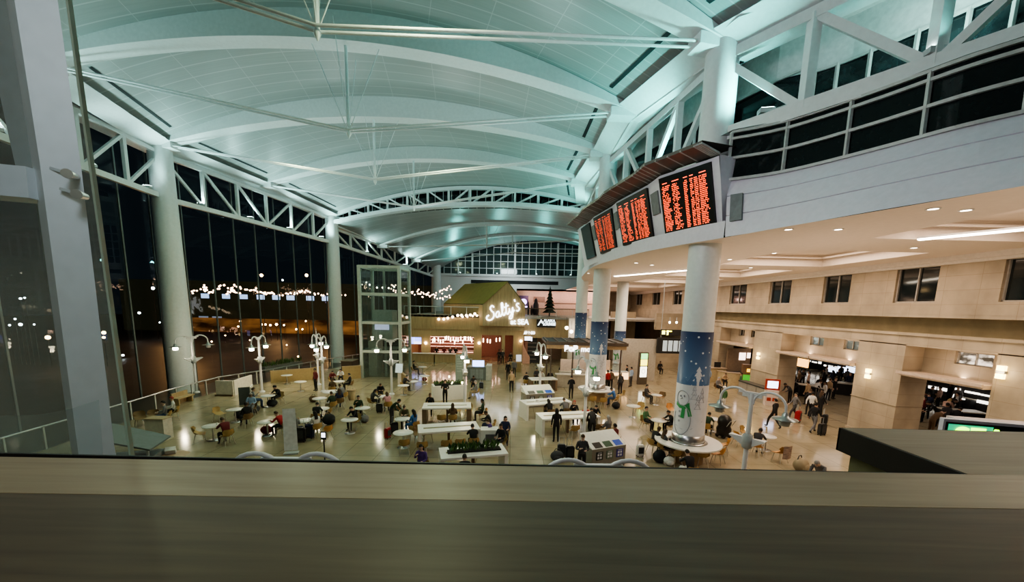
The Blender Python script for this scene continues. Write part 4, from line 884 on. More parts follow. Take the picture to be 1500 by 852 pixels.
for k, x in enumerate((1.6, 3.1)):
    p = at((819, 838)[k], 562, Z=0); q = thing('display_fridge', ['left', 'right'][k]+' pale low fridge cabinet in front of the food kiosk', 'fridge', (p.x, p.y, 0))
    m = MB(); m.box(0, 1.15, 0, .7, .05, 1.15); m.build('cabinet', mat('fridge_pale', (.5, .47, .40)), q)
    for j in range(2): m = MB(); m.box(.06, 1.09, -.02, 0, .12+j*.52, .56+j*.52); o = m.build('drawer_front', mat('fridge_front', (.42, .42, .38), rough=.3), q); h = MB(); h.box(.4, .75, -.05, -.02, .45+j*.52, .48+j*.52); h.build('handle', steel, o)
# pastry case lit warm, right of the second column
p = at(903, 568, Z=0); t = thing('pastry_case', 'warm lit pastry case right of the second wrapped column', 'display case', (p.x, p.y, 0))
m = MB(); m.box(-.8, 1.0, 0, .8, 0, .75); m.build('base', mat('kiosk_counter', (.4, .35, .28)), t); m = MB(); m.box(-.8, 1.0, .1, .8, .75, 1.35); m.build('lit_display', glow('pastry_glow', (1, .62, .3), 1.6), t); m = MB(); m.box(-.82, 1.02, .0, .82, 1.35, 1.4); m.build('lid', grey_steel, t)
# pale slatted screen wall behind, arch and departures monitors
m = MB(); a = at(915, 560, Z=0); m.box(a.x, a.x+3.2, 36.5, 36.7, 0, 4.0); struct(m.build('wall_pale_screen', mat('grey_beige', (.46, .42, .36))))
t = thing('departure_monitors', 'row of dark departure monitors hung left of the snowman column', 'departure board', at(963, 506, Y=36)); q = at(1001, 506, Y=36)-at(963, 506, Y=36)
m = MB(); m.box(0, q.x+.8, 0, .25, -.72, .72); m.build('casing', black_metal, t)
for x_ in (.3, q.x+.5): m = MB(); m.tube([(x_, .12, .7), (x_, .12, 9.5-t.location.z)], .03, 6); m.build('hanger', grey_steel, t)
m = MB()
for k in range(5): m.box(.5+k*.5, .9+k*.5, -.02, 0, -.5, .5)
m.build('screens', glow('monitor_grey', (.55, .65, .7), .28), t)
t = thing('gate_sign', 'black hanging gate sign with yellow mark above the monitors', 'sign', at(968, 487, Y=35.8)); m = MB(); m.box(0, 2.4, 0, .15, -.25, .3); m.build('panel', black_metal, t)
m = MB(); m.box(.1, .4, -.02, 0, -.15, .2); m.box(.55, .7, -.02, 0, -.2, .2); m.box(.5, 1.0, -.02, 0, .1, .2); m.build('yellow_mark', glow('sign_yellow', (1, .9, .1), 4), t)
for k in range(2): p = at((981, 991)[k], 472, Y=37); t = thing('ceiling_spot', ['left', 'right'][k]+' small round spot above the black gate sign', 'lamp', p); m = MB(); m.ball((0, 0, 0), .1); m.build('lens', glow('spot_white', (1, .95, .8), 10), t); m = MB(); m.tube([(0, 0, .1), (0, 0, .5)], .03, 6); m.build('stem', grey_steel, t)
# counter under the monitors
p = at(965, 540, Z=0); t = thing('service_desk', 'beige service desk with dark monitors under the departure boards', 'counter', (p.x, 36.6, 0)); m = MB(); m.box(0, 3.6, 0, .8, 0, 1.3); m.build('front', mat('desk_beige', (.5, .40, .24)), t); m = MB(); m.box(-.05, 3.65, -.1, .9, 1.3, 1.36); m.build('worktop', mat('desk_top', (.45, .35, .25)), t)
for k in range(3): m = MB(); m.box(.4+k*1.1, 1.0+k*1.1, .3, .4, 1.4, 1.9); m.build('monitor', black_metal, t)
# ================================================================== FOREGROUND: WOOD RAIL, GLASS PANEL, NEAR STEEL FRAME
def wood_mat(name, c0, c1, rough):
    m = bpy.data.materials.new(name); m.use_nodes = True; nt = m.node_tree; b = nt.nodes['Principled BSDF']
    tc = nt.nodes.new('ShaderNodeTexCoord'); mp = nt.nodes.new('ShaderNodeMapping'); mp.inputs['Scale'].default_value = (1.2, 22, 22); nt.links.new(tc.outputs['Object'], mp.inputs[0])
    nz = nt.nodes.new('ShaderNodeTexNoise'); nz.inputs['Scale'].default_value = 2.2; nz.inputs['Detail'].default_value = 7; nz.inputs['Distortion'].default_value = .4; nt.links.new(mp.outputs[0], nz.inputs['Vector'])
    rp = nt.nodes.new('ShaderNodeValToRGB'); rp.color_ramp.elements[0].position = .3; rp.color_ramp.elements[1].position = .72; rp.color_ramp.elements[0].color = (*c0, 1); rp.color_ramp.elements[1].color = (*c1, 1)
    nt.links.new(nz.outputs['Fac'], rp.inputs[0]); nt.links.new(rp.outputs[0], b.inputs['Base Color'])
    b.inputs['Roughness'].default_value = rough; b.inputs['Specular IOR Level'].default_value = .45
    return m
wood_a = wood_mat('oiled_oak_light', (.27, .205, .13), (.36, .285, .19), .36); wood_b = wood_mat('oiled_oak_dark', (.078, .053, .031), (.13, .092, .056), .45)
m = MB(); m.box(-6, 4.5, -5, 1.3, 5.05, 5.35); struct(m.build('floor_mezzanine', mat('mezzanine_slab', (.25, .23, .2))))
g = thing('wooden_railing', 'wide oak rail cap across the bottom of the view, turning at the right', 'railing', (0, .6, 6.45)); Yf = lambda x: .80+.02*(x+1)/2-.6
m = MB(); m.add([(-3.2, .015, 0), (2.6, .09, 0), (2.6, Yf(2.6), 0), (1.03, Yf(1.03), 0), (-3.2, Yf(-3.2), 0), (-3.2, .015, -.065), (2.6, .09, -.065), (2.6, Yf(2.6), -.065), (1.03, Yf(1.03), -.065), (-3.2, Yf(-3.2), -.065)],
                 [(0, 1, 2, 3, 4), (9, 8, 7, 6, 5), (0, 5, 6, 1), (1, 6, 7, 2), (4, 9, 5, 0), (2, 7, 8, 3), (3, 8, 9, 4)]); m.build('far_board', wood_a, g)
m = MB(); m.add([(-3.2, -.40, 0), (2.6, -.40, 0), (2.6, .088, 0), (-3.2, .013, 0), (-3.2, -.4, -.065), (2.6, -.4, -.065), (2.6, .088, -.065), (-3.2, .013, -.065)], [(0, 1, 2, 3), (7, 6, 5, 4), (0, 4, 5, 1), (1, 5, 6, 2), (3, 7, 4, 0)]); m.build('near_board', wood_b, g)
m = MB(); m.box(1.03, 2.6, Yf(1.03)+.001, .552, -.065, 0); m.build('return_cap', wood_mat('oak_return', (.27, .215, .15), (.34, .275, .20), .45), g)
m = MB(); m.box(-3.2, 1.03, Yf(1.03)+.0005, Yf(1.03)+.006, -.09, -.002); m.box(1.022, 1.03, Yf(1.03), .556, -.072, -.001); m.box(1.022, 2.6, .552, .558, -.072, -.001); m.build('black_fascia', black_metal, g)
m = MB(); m.box(1.045, 2.6, .24, .53, -1.4, -.072); m.box(-3.2, 2.6, -.2, .18, -1.4, -.066); m.build('olive_panel', mat('olive_panel', (.20, .20, .11), rough=.6), g)
gp = thing('glass_balustrade', 'tall clear glass panel with bright edge rising at the left of the rail', 'glass panel', (-1.25, 1.2, 5.35))
pane = glass('panel_glass', (.86, .90, .90), refl=.03, haze=.20, hazecol=(.66, .74, .74))  # milky film painted in for the greyish reflection on the pane
m = MB(); m.quad((-4.2, 0, 0), (.02, 0, 0), (-.03, 0, 4), (-4.2, 0, 4)); m.build('pane', pane, gp)
m = MB(); m.add([(a+k, y, z) for z, k in ((0, .025), (4, -.025)) for a, y in ((-.007, -.006), (0, -.006), (0, .006), (-.007, .006))], [(i, (i+1) % 4, 4+(i+1) % 4, 4+i) for i in range(4)]); m.build('polished_edge', mat('glass_edge', (.45, .62, .58), rough=.2), gp)
gp2 = thing('glass_guard', 'small low glass guard with slanted top behind the tall panel', 'glass panel', (-1.22, 1.1, 5.4))
p0, p1, p2 = at(60, 607, Y=1.1), at(105, 598, Y=1.1), at(145, 585, Y=1.1); p3 = at(130, 672, Y=1.1); o = Vector((-1.22, 1.1, 5.4))
m = MB(); q = [Vector((p3.x-.6, 1.1, 5.6)), Vector((p3.x, 1.1, 5.6)), p2, p1, p0, Vector((p0.x-.4, 1.1, p0.z-.02))]; q = [v-o for v in q]
m.add(q, [tuple(range(6))]); m.build('pane', glass('guard_glass', (.82, .88, .9), refl=.05, haze=.10), gp2)
# near steel portal frame behind the glass
pf = mat('portal_white', (.62, .66, .70), rough=.45, var=.05)
t = thing('steel_portal', 'pale steel post and beam frame seen through the glass panel', 'steel frame', (-5.15, 4.5, 0))
m = MB(); m.add([(x+k, y, z) for z, k in ((0, .3), (5.0, .06), (8.2, .10), (12.5, .05)) for x, y in ((-.24, -.05), (.02, -.2), (.26, -.02), (.02, .2))], [(i*4+a, i*4+(a+1) % 4, i*4+4+(a+1) % 4, i*4+4+a) for i in range(3) for a in range(4)]); m.build('post', pf, t)
m = MB(); m.beam((-.1, .0, 8.0), (-5, -.6, 8.2), .34, .32); m.build('beam', pf, t)
m = MB(); m.beam((-.42, .3, 8.2), (-.85, .4, 12.5), .3, .3); m.build('upper_strut', mat('portal_shade', (.22, .25, .26)), t)  # strut wears a darker copy of the portal paint, shade put into the colour
for k, (px, py) in enumerate(((103, 254), (117, 284))):
    p = at(px, py, Y=4.35); t = thing('spotlight', ['upper', 'lower'][k]+' small steel spotlight bracketed on the pale post behind the glass', 'spotlight', p, .5)
    m = MB(); m.tube([(0, .12, 0), (0, -.08, -.02)], [.035, .05], 10); m.build('head', steel, t); m = MB(); m.beam((-.18, .1, .05), (0, .06, 0), .03, .03); m.build('arm', grey_steel, t)
# ================================================================== LAMP POSTS
lamp_w = mat('lamp_post_white', (.72, .72, .74), rough=.35, var=.03); shade_m = mat('lamp_shade_grey', (.34, .37, .37), rough=.3, metal=.5)
bulb_on = glow('lamp_bulb_on', (1, .88, .62), 26); bulb_off = mat('lamp_bulb_off', (.5, .5, .5), rough=.2)
LAMPP = {}
def lamp_meshes():
    m = MB(); m.tube([(0, 0, 0), (0, 0, .5), (0, 0, 3.0), (0, 0, 4.1)], [.10, .085, .075, .06], 12); m.lathe([(.2, 0), (.2, .08), (.12, .14)], 16); LAMPP['pole'] = m.mesh('pole', lamp_w)
    m = MB(); m.lathe([(.11, 2.2), (.16, 2.25), (.16, 2.66), (.1, 2.72)], 14); LAMPP['sleeve'] = m.mesh('sleeve', grey_steel)
    for s_ in (-1, 1):
        m = MB(); m.add([(s_*.14, y, z) for y in (-.03, .03) for z in (2.28, 2.58)]+[(s_*.55, y, 2.56) for y in (-.13, .13)]+[(s_*.55, y, 2.59) for y in (-.13, .13)], [(0, 1, 3, 2), (0, 4, 5, 2), (1, 3, 7, 6), (0, 1, 6, 4), (2, 5, 7, 3), (4, 6, 7, 5)])
        LAMPP['wing%d' % s_] = m.mesh('wing', lamp_w)
    for s_, k in ((-1, 'armL'), (1, 'armR')):
        m = MB(); P = [(s_*.05, 0, 3.75)] + [(s_*(.52-.47*math.cos(a)), 0, 3.78+.44*math.sin(a)) for a in [PI*j/12 for j in range(1, 12)]]+[(s_*.99, 0, 3.72), (s_*.99, 0, 3.58)]
        m.tube(P, .042, 8); LAMPP[k] = m.mesh('arm', lamp_w)
    m = MB(); m.beam((-.42, 0, 4.12), (.42, 0, 4.12), .07, .06); m.beam((-.3, 0, 4.03), (.3, 0, 4.03), .05, .1); LAMPP['tie'] = m.mesh('tie_plate', lamp_w)
    m = MB(); m.lathe([(.05, .14), (.09, .08), (.11, -.02), (.36, -.08), (.36, -.095), (.1, -.06)], 20); LAMPP['shade'] = m.mesh('shade', shade_m)
    for nm, bm in (('bon', bulb_on), ('boff', bulb_off)):
        m = MB(); m.lathe([(.12, -.06), (.16, -.2), (.13, -.3), (.01, -.32)], 12); LAMPP[nm] = m.mesh('bulb', bm)
    m = MB(); m.tube([(0, 0, 4.1), (0, 0, 4.35), (0, 0, 4.75)], [.05, .035, .005], 8); LAMPP['finial'] = m.mesh('finial', lamp_w)
lamp_meshes()
def lamp_post(px, py, ang, label, lit=(1, 1), finial=False, power=28):
    p = at(px, py, Z=4.22); t = thing('lamp_post', label, 'street lamp', (p.x, p.y, 0), math.radians(ang), 'white twin arm lamp posts')
    for k in ('pole', 'sleeve', 'wing-1', 'wing1', 'armL', 'armR', 'tie'): link(LAMPP[k].name.split('.')[0], LAMPP[k], t)
    if finial: link('finial', LAMPP['finial'], t)
    for s_, on in ((-1, lit[0]), (1, lit[1])):
        sh = link('shade', LAMPP['shade'], t, (s_*.99, 0, 3.55)); link('bulb', LAMPP['bon' if on else 'boff'], sh)
        if on:
            a = math.radians(ang); pointlight('lamp_light', (p.x+s_*.99*math.cos(a), p.y+s_*.99*math.sin(a), 3.1), power, (1, .84, .58), .12)
    return t
lamp_post(280, 491, 62, 'white lamp post at far left, before the tall column, one lamp lit', (1, 0))
lamp_post(378, 492, 97, 'white lamp post with two lit lamps beside the white half wall')
lamp_post(470, 493, 96, 'white lamp post, nearer of the overlapping pair by the wood booth')
lamp_post(463, 489, 98, 'white lamp post with pointed finial, farther of the overlapping pair', finial=True)
lamp_post(572, 496, 20, 'white lamp post in front of the glass elevator')
lamp_post(681, 506, -76, 'white lamp post seen edge on beside the central planter')
lamp_post(793, 502.5, -76, 'white lamp post seen edge on behind the far recycling cabinet')
lamp_post(861, 524.5, -72, 'white lamp post in front of the second wrapped column')
lamp_post(1103, 571, -51, 'big unlit grey shaded lamp post at right, close to the rail', (0, 0))
lamp_post(419, 664, 2, 'lamp post cresting the rail at lower left, only its white arms visible', (0, 0))
lamp_post(877, 674, 1, 'lamp post cresting the rail at centre right, only its white arms visible', (0, 0))
# ================================================================== TABLES AND CHAIRS
lam = mat('white_laminate', (.78, .76, .72)); tan = mat('tan_moulded_shell', (.46, .30, .12), rough=.5, var=.08); tan2 = mat('orange_moulded_shell', (.60, .30, .10), rough=.5); tan3 = mat('brown_moulded_shell', (.24, .15, .07), rough=.5); cleg = mat('pale_chair_leg', (.55, .50, .42), rough=.35)
RT = {}
def rt_meshes():
    m = MB(); m.lathe([(.01, .70), (.40, .70), (.43, .72), (.43, .74), (.01, .745)], 28); RT['tabletop'] = m.mesh('tabletop', lam)
    m = MB(); m.lathe([(.035, .02), (.035, .70)], 10); RT['pedestal'] = m.mesh('pedestal', steel)
    m = MB(); m.lathe([(.01, .035), (.05, .035), (.26, .012), (.26, 0)], 20); RT['base'] = m.mesh('base', steel)
rt_meshes()
def chair_shell():
    rows = []
    for v in [i/10 for i in range(11)]:
        if v < .5: y, z = .24-.44*(v/.5), .45-.03*math.sin(PI*v/.5)+(.0 if v > .1 else -.03*(.1-v)/.1)
        else: u = (v-.5)/.5; y, z = -.20-.10*u-.02*math.sin(PI*u), .45+.02*(1-u)+.34*u
        row = []
        for k in range(9):
            s_ = -1+k/4; w = .24 if v < .5 else .25-.05*((v-.5)/.5)**2
            wrap = .16*max(0, 1-abs(v-.58)/.4)*s_*s_; row.append((s_*w, y+(.10*s_*s_ if v > .5 else 0), z+wrap))
        rows.append(row)
    m = MB(); m.grid(rows); b = [[(x, y, z-.015) for x, y, z in r] for r in rows]; m.grid([r[::-1] for r in b])
    return m
csm = chair_shell(); CS = {k: csm.mesh('seat_shell', mm) for k, mm in (('tan', tan), ('orange', tan2), ('brown', tan3))}
CL = []
for sx, sy in ((1, 1), (-1, 1), (1, -1), (-1, -1)): m = MB(); m.tube([(sx*.15, sy*.14, .44), (sx*.23, sy*.23-.02, 0)], [.018, .013], 6); CL.append(m.mesh('leg', cleg))
def chair(x, y, a, label, kind='tan'):
    t = thing('moulded_chair', label, 'chair', (x, y, 0), a, 'moulded shell chairs of the food hall'); link('seat_shell', CS[kind], t)
    for l in CL: link('leg', l, t)
    return t
TABLES = {}
def table(k, px, py, label, r=1.0):
    p = at(px, py, Z=.74); t = thing('round_table', label, 'table', (p.x, p.y, 0), 0, 'white round pedestal tables'); t.scale = (r, r, 1)
    for n in ('tabletop', 'pedestal', 'base'): link(n, RT[n], t)
    TABLES[k] = p
for a in [('A', 311, 623, 'white round table by the far left lamp post, maroon diner beside it'), ('B', 344, 599, 'white round table left of the slate and white stand, dark bags under it'), ('C', 391, 617, 'white round table with a red bag beneath, red jacket diner beside it'),
          ('D', 392, 579, 'white round table at the lamp post by the half wall'), ('E', 420, 549, 'white round table inside the wood booth'), ('F', 440, 558.5, 'empty white round table just in front of the wood booth'),
          ('G', 447, 615, 'white round table surrounded by heaped black luggage'), ('H', 512, 614, 'white round table, nearer of two beside the dark green shirted person'), ('I', 531, 597, 'white round table in front of the dark green shirted person'),
          ('J', 471, 598, 'small white round table by the seated person in black, lamp pair behind'), ('K', 468, 583, 'white round table with a brown bag on its left, by the lamp pair'), ('L', 486, 573, 'large white round table right of the lamp pair', 1.35),
          ('N', 497, 558, 'white round table nearest the dark red clad diners'), ('O', 561, 580, 'white round table beside the diner in pink'), ('P', 605, 558, 'white round table below the elevator notice stand'), ('Q', 591, 564, 'pinkish white round table beside the low wood panel'),
          ('S', 619, 537, 'white round table nearest the restaurant bench wall'), ('S2', 622, 550, 'low white round table left of the centre planter'), ('T', 590, 613, 'white round table by the diner in a bright blue skirt'), ('U', 590.5, 633, 'empty white round table in front of red and black luggage', 1.1),
          ('V', 928, 594, 'empty white round table alone on the beige floor'), ('W', 962, 578, 'white round table beside the seated person in grey, near lit totem', .9), ('X', 965, 615, 'white round table between the girl in green and the man in black'),
          ('Y', 1046, 613, 'white round table right of the snowman column'), ('Z', 1123, 638, 'white round table behind the big unlit lamp post'), ('R', 222, 613, 'small white table by the brown armchairs at lower left', .8)]: table(*a)
def face(x, y, tx, ty): return math.atan2(ty-y, tx-x)-PI/2
def chair_at(px, py, tgt, label, kind='tan', z=.45):
    p = at(px, py, Z=z)
    if isinstance(tgt, str): q = TABLES[tgt]; a = face(p.x, p.y, q.x, q.y)
    else: a = math.radians(tgt)
    return chair(p.x, p.y, a, label, kind)
for a in [(292, 634, 'A', 'tan shell chair, empty, left of the maroon diner\'s table', 'tan'), (321, 605, 'B', 'tan shell chair, empty, standing alone left of the dark bags table', 'tan'), (478, 631, 'G', 'tan shell chair right of the heaped black luggage', 'orange'),
          (592, 651, 'U', 'tan shell chair in front of the empty table by red luggage', 'tan'), (604, 630, 'T', 'tan shell chair between the blue skirt diner and long table', 'tan'), (937, 597, 'V', 'shell chair right of the lone empty table', 'tan'),
          (969, 581, 'W', 'shell chair opposite the grey clad person near the lit totem', 'brown'), (983, 599, 200, 'bright orange shell chair left of the snowman column', 'orange'),
          (989, 666, 20, 'tan shell chair at the near left of the snowman counter', 'tan'), (1029, 668, -15, 'tan shell chair at the near right of the snowman counter', 'tan'), (1059, 651, 60, 'tan shell chair pulled out right of the snowman counter, farther one', 'orange'), (1052, 664, 40, 'tan shell chair pulled out right of the snowman counter, nearer one', 'orange'),
          (1083, 640, -90, 'tan shell chair left of the table behind the big lamp post', 'orange'), (1092, 634, -140, 'tan shell chair farther left of the table behind the big lamp post', 'tan'), (1143, 662, 15, 'tan shell chair with a striped coat over its back', 'orange'),
          (206, 612, 'R', 'brown shell armchair left of the small white table, far left', 'brown'), (225, 610, 'R', 'brown shell armchair right of the small white table, far left', 'brown'), (352, 562, 120, 'yellow tan chair tucked inside the white half wall', 'orange'),
          (479, 605, 'J', 'tan shell chair right of the table by the person in black', 'tan'), (581, 600, 'O', 'tan shell chair at the front of the pink diner\'s table', 'brown'), (910, 578, 90, 'tan shell chair right of the second column counter', 'tan'), (868, 586, 0, 'tan shell chair under the second column counter, left one', 'tan'), (883, 588, 5, 'tan shell chair under the second column counter, right one', 'tan')]: chair_at(*a)
# long communal tables
olive = mat('olive_trough', (.22, .19, .10), rough=.5); slab = mat('white_table_slab', (.80, .79, .74), rough=.35, var=.03)
def long_table(c0, c1, depth, label, legs='slab', h=1.0, trough=True, wide=.14):
    a, b = at(*c0, Z=h), at(*c1, Z=h); t = thing('communal_table', label, 'table', (a.x, a.y, 0), math.atan2(b.y-a.y, b.x-a.x), 'long white communal tables'); L = (b-a).length
    m = MB(); m.box(0, L, 0, depth*.42, h-.08, h); m.box(0, L, depth*.58, depth, h-.08, h); m.box(0, .25, depth*.42, depth*.58, h-.08, h); m.box(L-.25, L, depth*.42, depth*.58, h-.08, h); m.build('tabletop', slab, t)
    if trough: m = MB(); m.box(.25, L-.25, depth*.42, depth*.58, h-.07, h-.01); m.build('centre_trough', olive, t)
    for x0 in (0, L-wide):
        m = MB(); m.box(x0, x0+wide, .04, depth-.04, 0, h-.08); m.build('end_leg', slab if legs == 'slab' else mat('brown_table_leg', (.2, .13, .08)), t)
    m = MB(); m.box(L*.5-.05, L*.5+.05, depth*.4, depth*.6, 0, h-.08); m.build('middle_leg', mat('brown_table_leg', (.2, .13, .08)), t)
    return t, a, b
LT = {}
LT['1'] = long_table((618, 598), (690.5, 597), 1.3, 'long white table in the centre, behind the one with a black coated diner', 'brown', wide=.25)
LT['2'] = long_table((613, 634), (704, 628), 1.3, 'long white table in the centre with a black coated diner at its right end', 'slab')
LT['3'] = long_table((646, 672), (745, 664), 1.2, 'white table with a planted dark trough, nearest the rail')
LT['4'] = long_table((772, 593), (838, 588), 1.3, 'long white table at right, with a black coated diner and a white hat', 'slab')
LT['5'] = long_table((795, 614), (880, 610), 1.3, 'long white table at right, standing people in black along it', 'slab')
LT['6'] = long_table((779, 556), (817, 555), 1.1, 'long pale table far off, in front of the food kiosk', 'brown')
leafm = [mat('leaf_%d' % k, c, rough=.6, var=.3) for k, c in enumerate(((.05, .12, .03), (.09, .17, .04), (.04, .08, .03)))]
def planter_plants(x, y, z, rz, L, w, label, h=.35, n=90, seed=1):
    rnd = random.Random(seed); m = MB()
    for k in range(n):
        cx, cy = rnd.uniform(0, L), rnd.uniform(-w/2, w/2); a = rnd.uniform(0, 2*PI); hh_ = h*rnd.uniform(.4, 1); sp = rnd.uniform(.06, .18)
        t_ = Vector((cx+sp*math.cos(a), cy+sp*math.sin(a), hh_)); b_ = Vector((cx, cy, 0)); md = b_.lerp(t_, .5)+Vector((0, 0, .06)); s_ = Vector((-math.sin(a), math.cos(a), 0))*.045
        m.add([b_, md-s_, t_, md+s_], [(0, 1, 2, 3)], rnd.randrange(3))
    o = m.build('potted_greenery', leafm, None, (x, y, z)); o.rotation_euler = (0, 0, rz); return tag(o, label, 'plants', None, 'stuff')
t3, a3, b3 = LT['3']; r3 = t3.rotation_euler.z; L3 = (b3-a3).length
m = MB(); m.box(.3, L3-.2, .42, .78, 1.0, 1.05); m.build('soil_trough', mat('dark_soil', (.015, .014, .012), rough=.9), t3)
o3_ = Vector((a3.x, a3.y, 0))+Matrix.Rotation(r3, 3, 'Z') @ Vector((.4, .6, 1.05)); planter_plants(o3_.x, o3_.y, 1.05, r3, L3-.7, .3, 'grassy green plants growing in the table trough nearest the rail', .42, 160)
# tan chairs along the long tables
def along_table(k, u, side, label, kind='tan', out=.34, depth=1.3):
    t, a, b = LT[k]; L_ = (b-a).length; R_ = Matrix.Rotation(t.rotation_euler.z, 3, 'Z'); p = Vector((a.x, a.y, 0))+R_ @ Vector((u*L_, -out if side < 0 else depth+out, 0))
    return chair(p.x, p.y, t.rotation_euler.z+(0 if side < 0 else PI), label, kind)
for a in [('1', .40, -1, 'tan chair at near side of the rear centre table, left one'), ('1', .62, -1, 'tan chair under the long haired diner at the rear centre table'), ('1', .70, 1, 'tan chair behind the rear centre table, left of its far pair'), ('1', .96, 1, 'tan chair behind the rear centre table, at its right corner'),
          ('2', .42, -1, 'tan chair at near side of the front centre table, left one'), ('2', .64, -1, 'tan chair at near side of the front centre table, middle one'), ('2', .86, -1, 'tan chair under the black coated diner at the front centre table'), ('2', .05, -1, 'tan chair at the near left corner of the front centre table'), ('2', .18, 1, 'brown chair behind the front centre table at left', 'brown'), ('2', .03, 1, 'brown chair behind the front centre table at its far left corner', 'brown'),
          ('4', .45, -1, 'chair under the black coated diner at the right rear table', 'brown'), ('4', .80, -1, 'chair under the grey jacket diner at the right rear table', 'brown'), ('5', .50, -1, 'tan chair at the near side of the right front table, middle'), ('5', .92, -1, 'chair draped with a dark jacket at the right front table', 'brown')]: along_table(*a)
def box_thing(name, label, cat, c, size, m_, rz=0, parts=None):
    t = thing(name, label, cat, (c[0], c[1], 0), rz); mb = MB(); mb.box(-size[0]/2, size[0]/2, -size[1]/2, size[1]/2, 0, size[2]); mb.build('body', m_, t); return t
# half walls, benches, booths of the left side
hw_m = mat('white_half_wall', (.70, .66, .58), rough=.5)
a, b, c = at(318, 579, Z=0), at(343, 579.5, Z=0), at(369, 569, Z=0)
t = thing('half_wall', 'white L shaped half wall behind the second lamp post', 'partition', b); m = MB(); iv = -b
m.beam(a+iv+Vector((0, 0, .55)), (0, 0, .55), .14, 1.1); m.beam((0, 0, .55), c+iv+Vector((0, 0, .55)), .14, 1.1); m.build('panel', hw_m, t)
m = MB(); m.beam(a+iv+Vector((0, -.1, .05)), Vector((0, -.1, .05)), .2, .1); m.build('plinth', mat('brown_plinth', (.12, .08, .04)), t)
p = at(360, 592, Z=0); t = thing('waste_station', 'slate and white upright stand right of the half wall', 'stand', p, .5); m = MB(); m.box(-.35, .35, 0, .1, 0, 1.15); m.build('slate_side', mat('slate_side', (.13, .14, .14)), t); m = MB(); m.box(.35, .45, -.7, .3, 0, 1.25); m.build('white_face', hw_m, t)
p = at(302, 595, Z=0); a, b = at(262, 594, Z=0), at(286, 586, Z=0); t = thing('bench', 'pale wood bench against the guard rail at left', 'bench', a, math.atan2(b.y-a.y, b.x-a.x)); L_ = (b-a).length; m = MB(); m.box(0, L_, 0, .5, .38, .46); m.build('seat', wood_ply, t); m = MB(); m.box(.05, L_-.05, .4, .5, 0, .75); m.build('back_panel', wood_ply, t)
for x in (.1, L_-.2): m = MB(); m.box(x, x+.1, .05, .4, 0, .38); m.build('leg', wood_ply, t)
p = at(231, 645, Z=0); t = thing('white_divider', 'white divider block at lower left in front of the brown armchairs', 'partition', p); m = MB(); m.box(-.55, .35, 0, .5, 0, 1.05); m.build('panel', hw_m, t); m = MB(); m.box(-.58, .38, -.03, .53, 1.05, 1.08); m.build('cap', mat('tan_cap', (.4, .3, .18)), t)
booth = mat('booth_wood', (.34, .25, .12), rough=.5, var=.1)
def booth_wall(p0, p1, h, label):
    a, b = at(*p0, Z=0), at(*p1, Z=0); t = thing('booth_partition', label, 'partition', a, math.atan2(b.y-a.y, b.x-a.x), 'wood booth partitions'); L_ = (b-a).length
    m = MB(); m.box(0, L_, 0, .12, 0, h); m.build('panel', booth, t); m = MB(); m.box(-.02, L_+.02, -.03, .15, h, h+.05); m.build('cap', mat('tan_cap', (.4, .3, .18)), t); return t
booth_wall((397, 561), (456, 556), 1.0, 'pale wood booth wall behind the empty table, left part')
booth_wall((502, 556), (529, 554), 1.15, 'pale wood booth box front just left of the glass elevator')
booth_wall((456, 556), (470, 553), 1.0, 'short pale wood booth wall joining behind the lamp pair')
booth_wall((586, 562), (594, 569), 1.05, 'low wood panel standing right of the elevator lamp post')
pg = at(385, 545, Z=0); pg2 = at(440, 535, Z=0); planter_plants(pg.x, pg.y, .45, math.atan2(pg2.y-pg.y, pg2.x-pg.x), (pg2-pg).length, .5, 'leafy planting behind the wood booth along the guard rail', .65, 170, 5)
m = MB(); m.box(0, (pg2-pg).length, -.3, .3, 0, .5); o = m.build('planter_box', mat('planter_grey', (.18, .18, .16)), None, (pg.x, pg.y, 0)); o.rotation_euler.z = math.atan2(pg2.y-pg.y, pg2.x-pg.x); tag(o, 'long low planter box behind the wood booth', 'planter')
a, b = at(500, 545, Z=0), at(528, 541, Z=0); t = thing('service_counter', 'dark bar counter behind the booth box left of elevator', 'counter', a, 0); m = MB(); m.box(0, b.x-a.x, 0, 1.4, 0, 1.1); m.build('body', mat('counter_brown', (.07, .045, .03)), t); m = MB(); m.box(-.05, b.x-a.x, -.1, 1.5, 1.1, 1.16); m.build('top', mat('counter_stone', (.3, .25, .2), rough=.3), t)
# slanted canopy stall and carton at lower left
p = at(222, 668, Z=1.2); t = thing('stall_canopy', 'slanted grey canopy stall at lower left below the glass panel', 'stall', (p.x, p.y, 0), .35); gc = mat('canopy_grey', (.13, .155, .16), rough=.5)
m = MB(); m.add([(-1.6, -.6, 2.3), (.2, -.5, 1.62), (.2, 1.0, 1.62), (-1.6, 1.0, 2.3), (-1.6, -.6, 2.24), (.2, -.5, 1.56), (.2, 1, 1.56), (-1.6, 1, 2.24)], [(0, 1, 2, 3), (7, 6, 5, 4), (0, 4, 5, 1), (1, 5, 6, 2), (2, 6, 7, 3), (3, 7, 4, 0)]); m.build('canopy', gc, t)
m = MB(); m.box(-1.4, .05, -.3, .8, 0, 1.2); m.build('stall_body', mat('stall_grey', (.22, .25, .26)), t)
for x in (-1.4, .1): m = MB(); m.box(x-.03, x+.03, -.45, -.4, 0, 1.6 if x > 0 else 2.2); m.build('post', grey_steel, t)
p = at(246, 664, Z=1.0); t = thing('carton', 'big open brown carton beside the slanted canopy, papers sticking out', 'box', (p.x, p.y, 0), .2); m = MB(); m.box(-.35, .35, -.3, .3, 0, 1.0); m.build('body', mat('cardboard', (.42, .29, .20)), t)
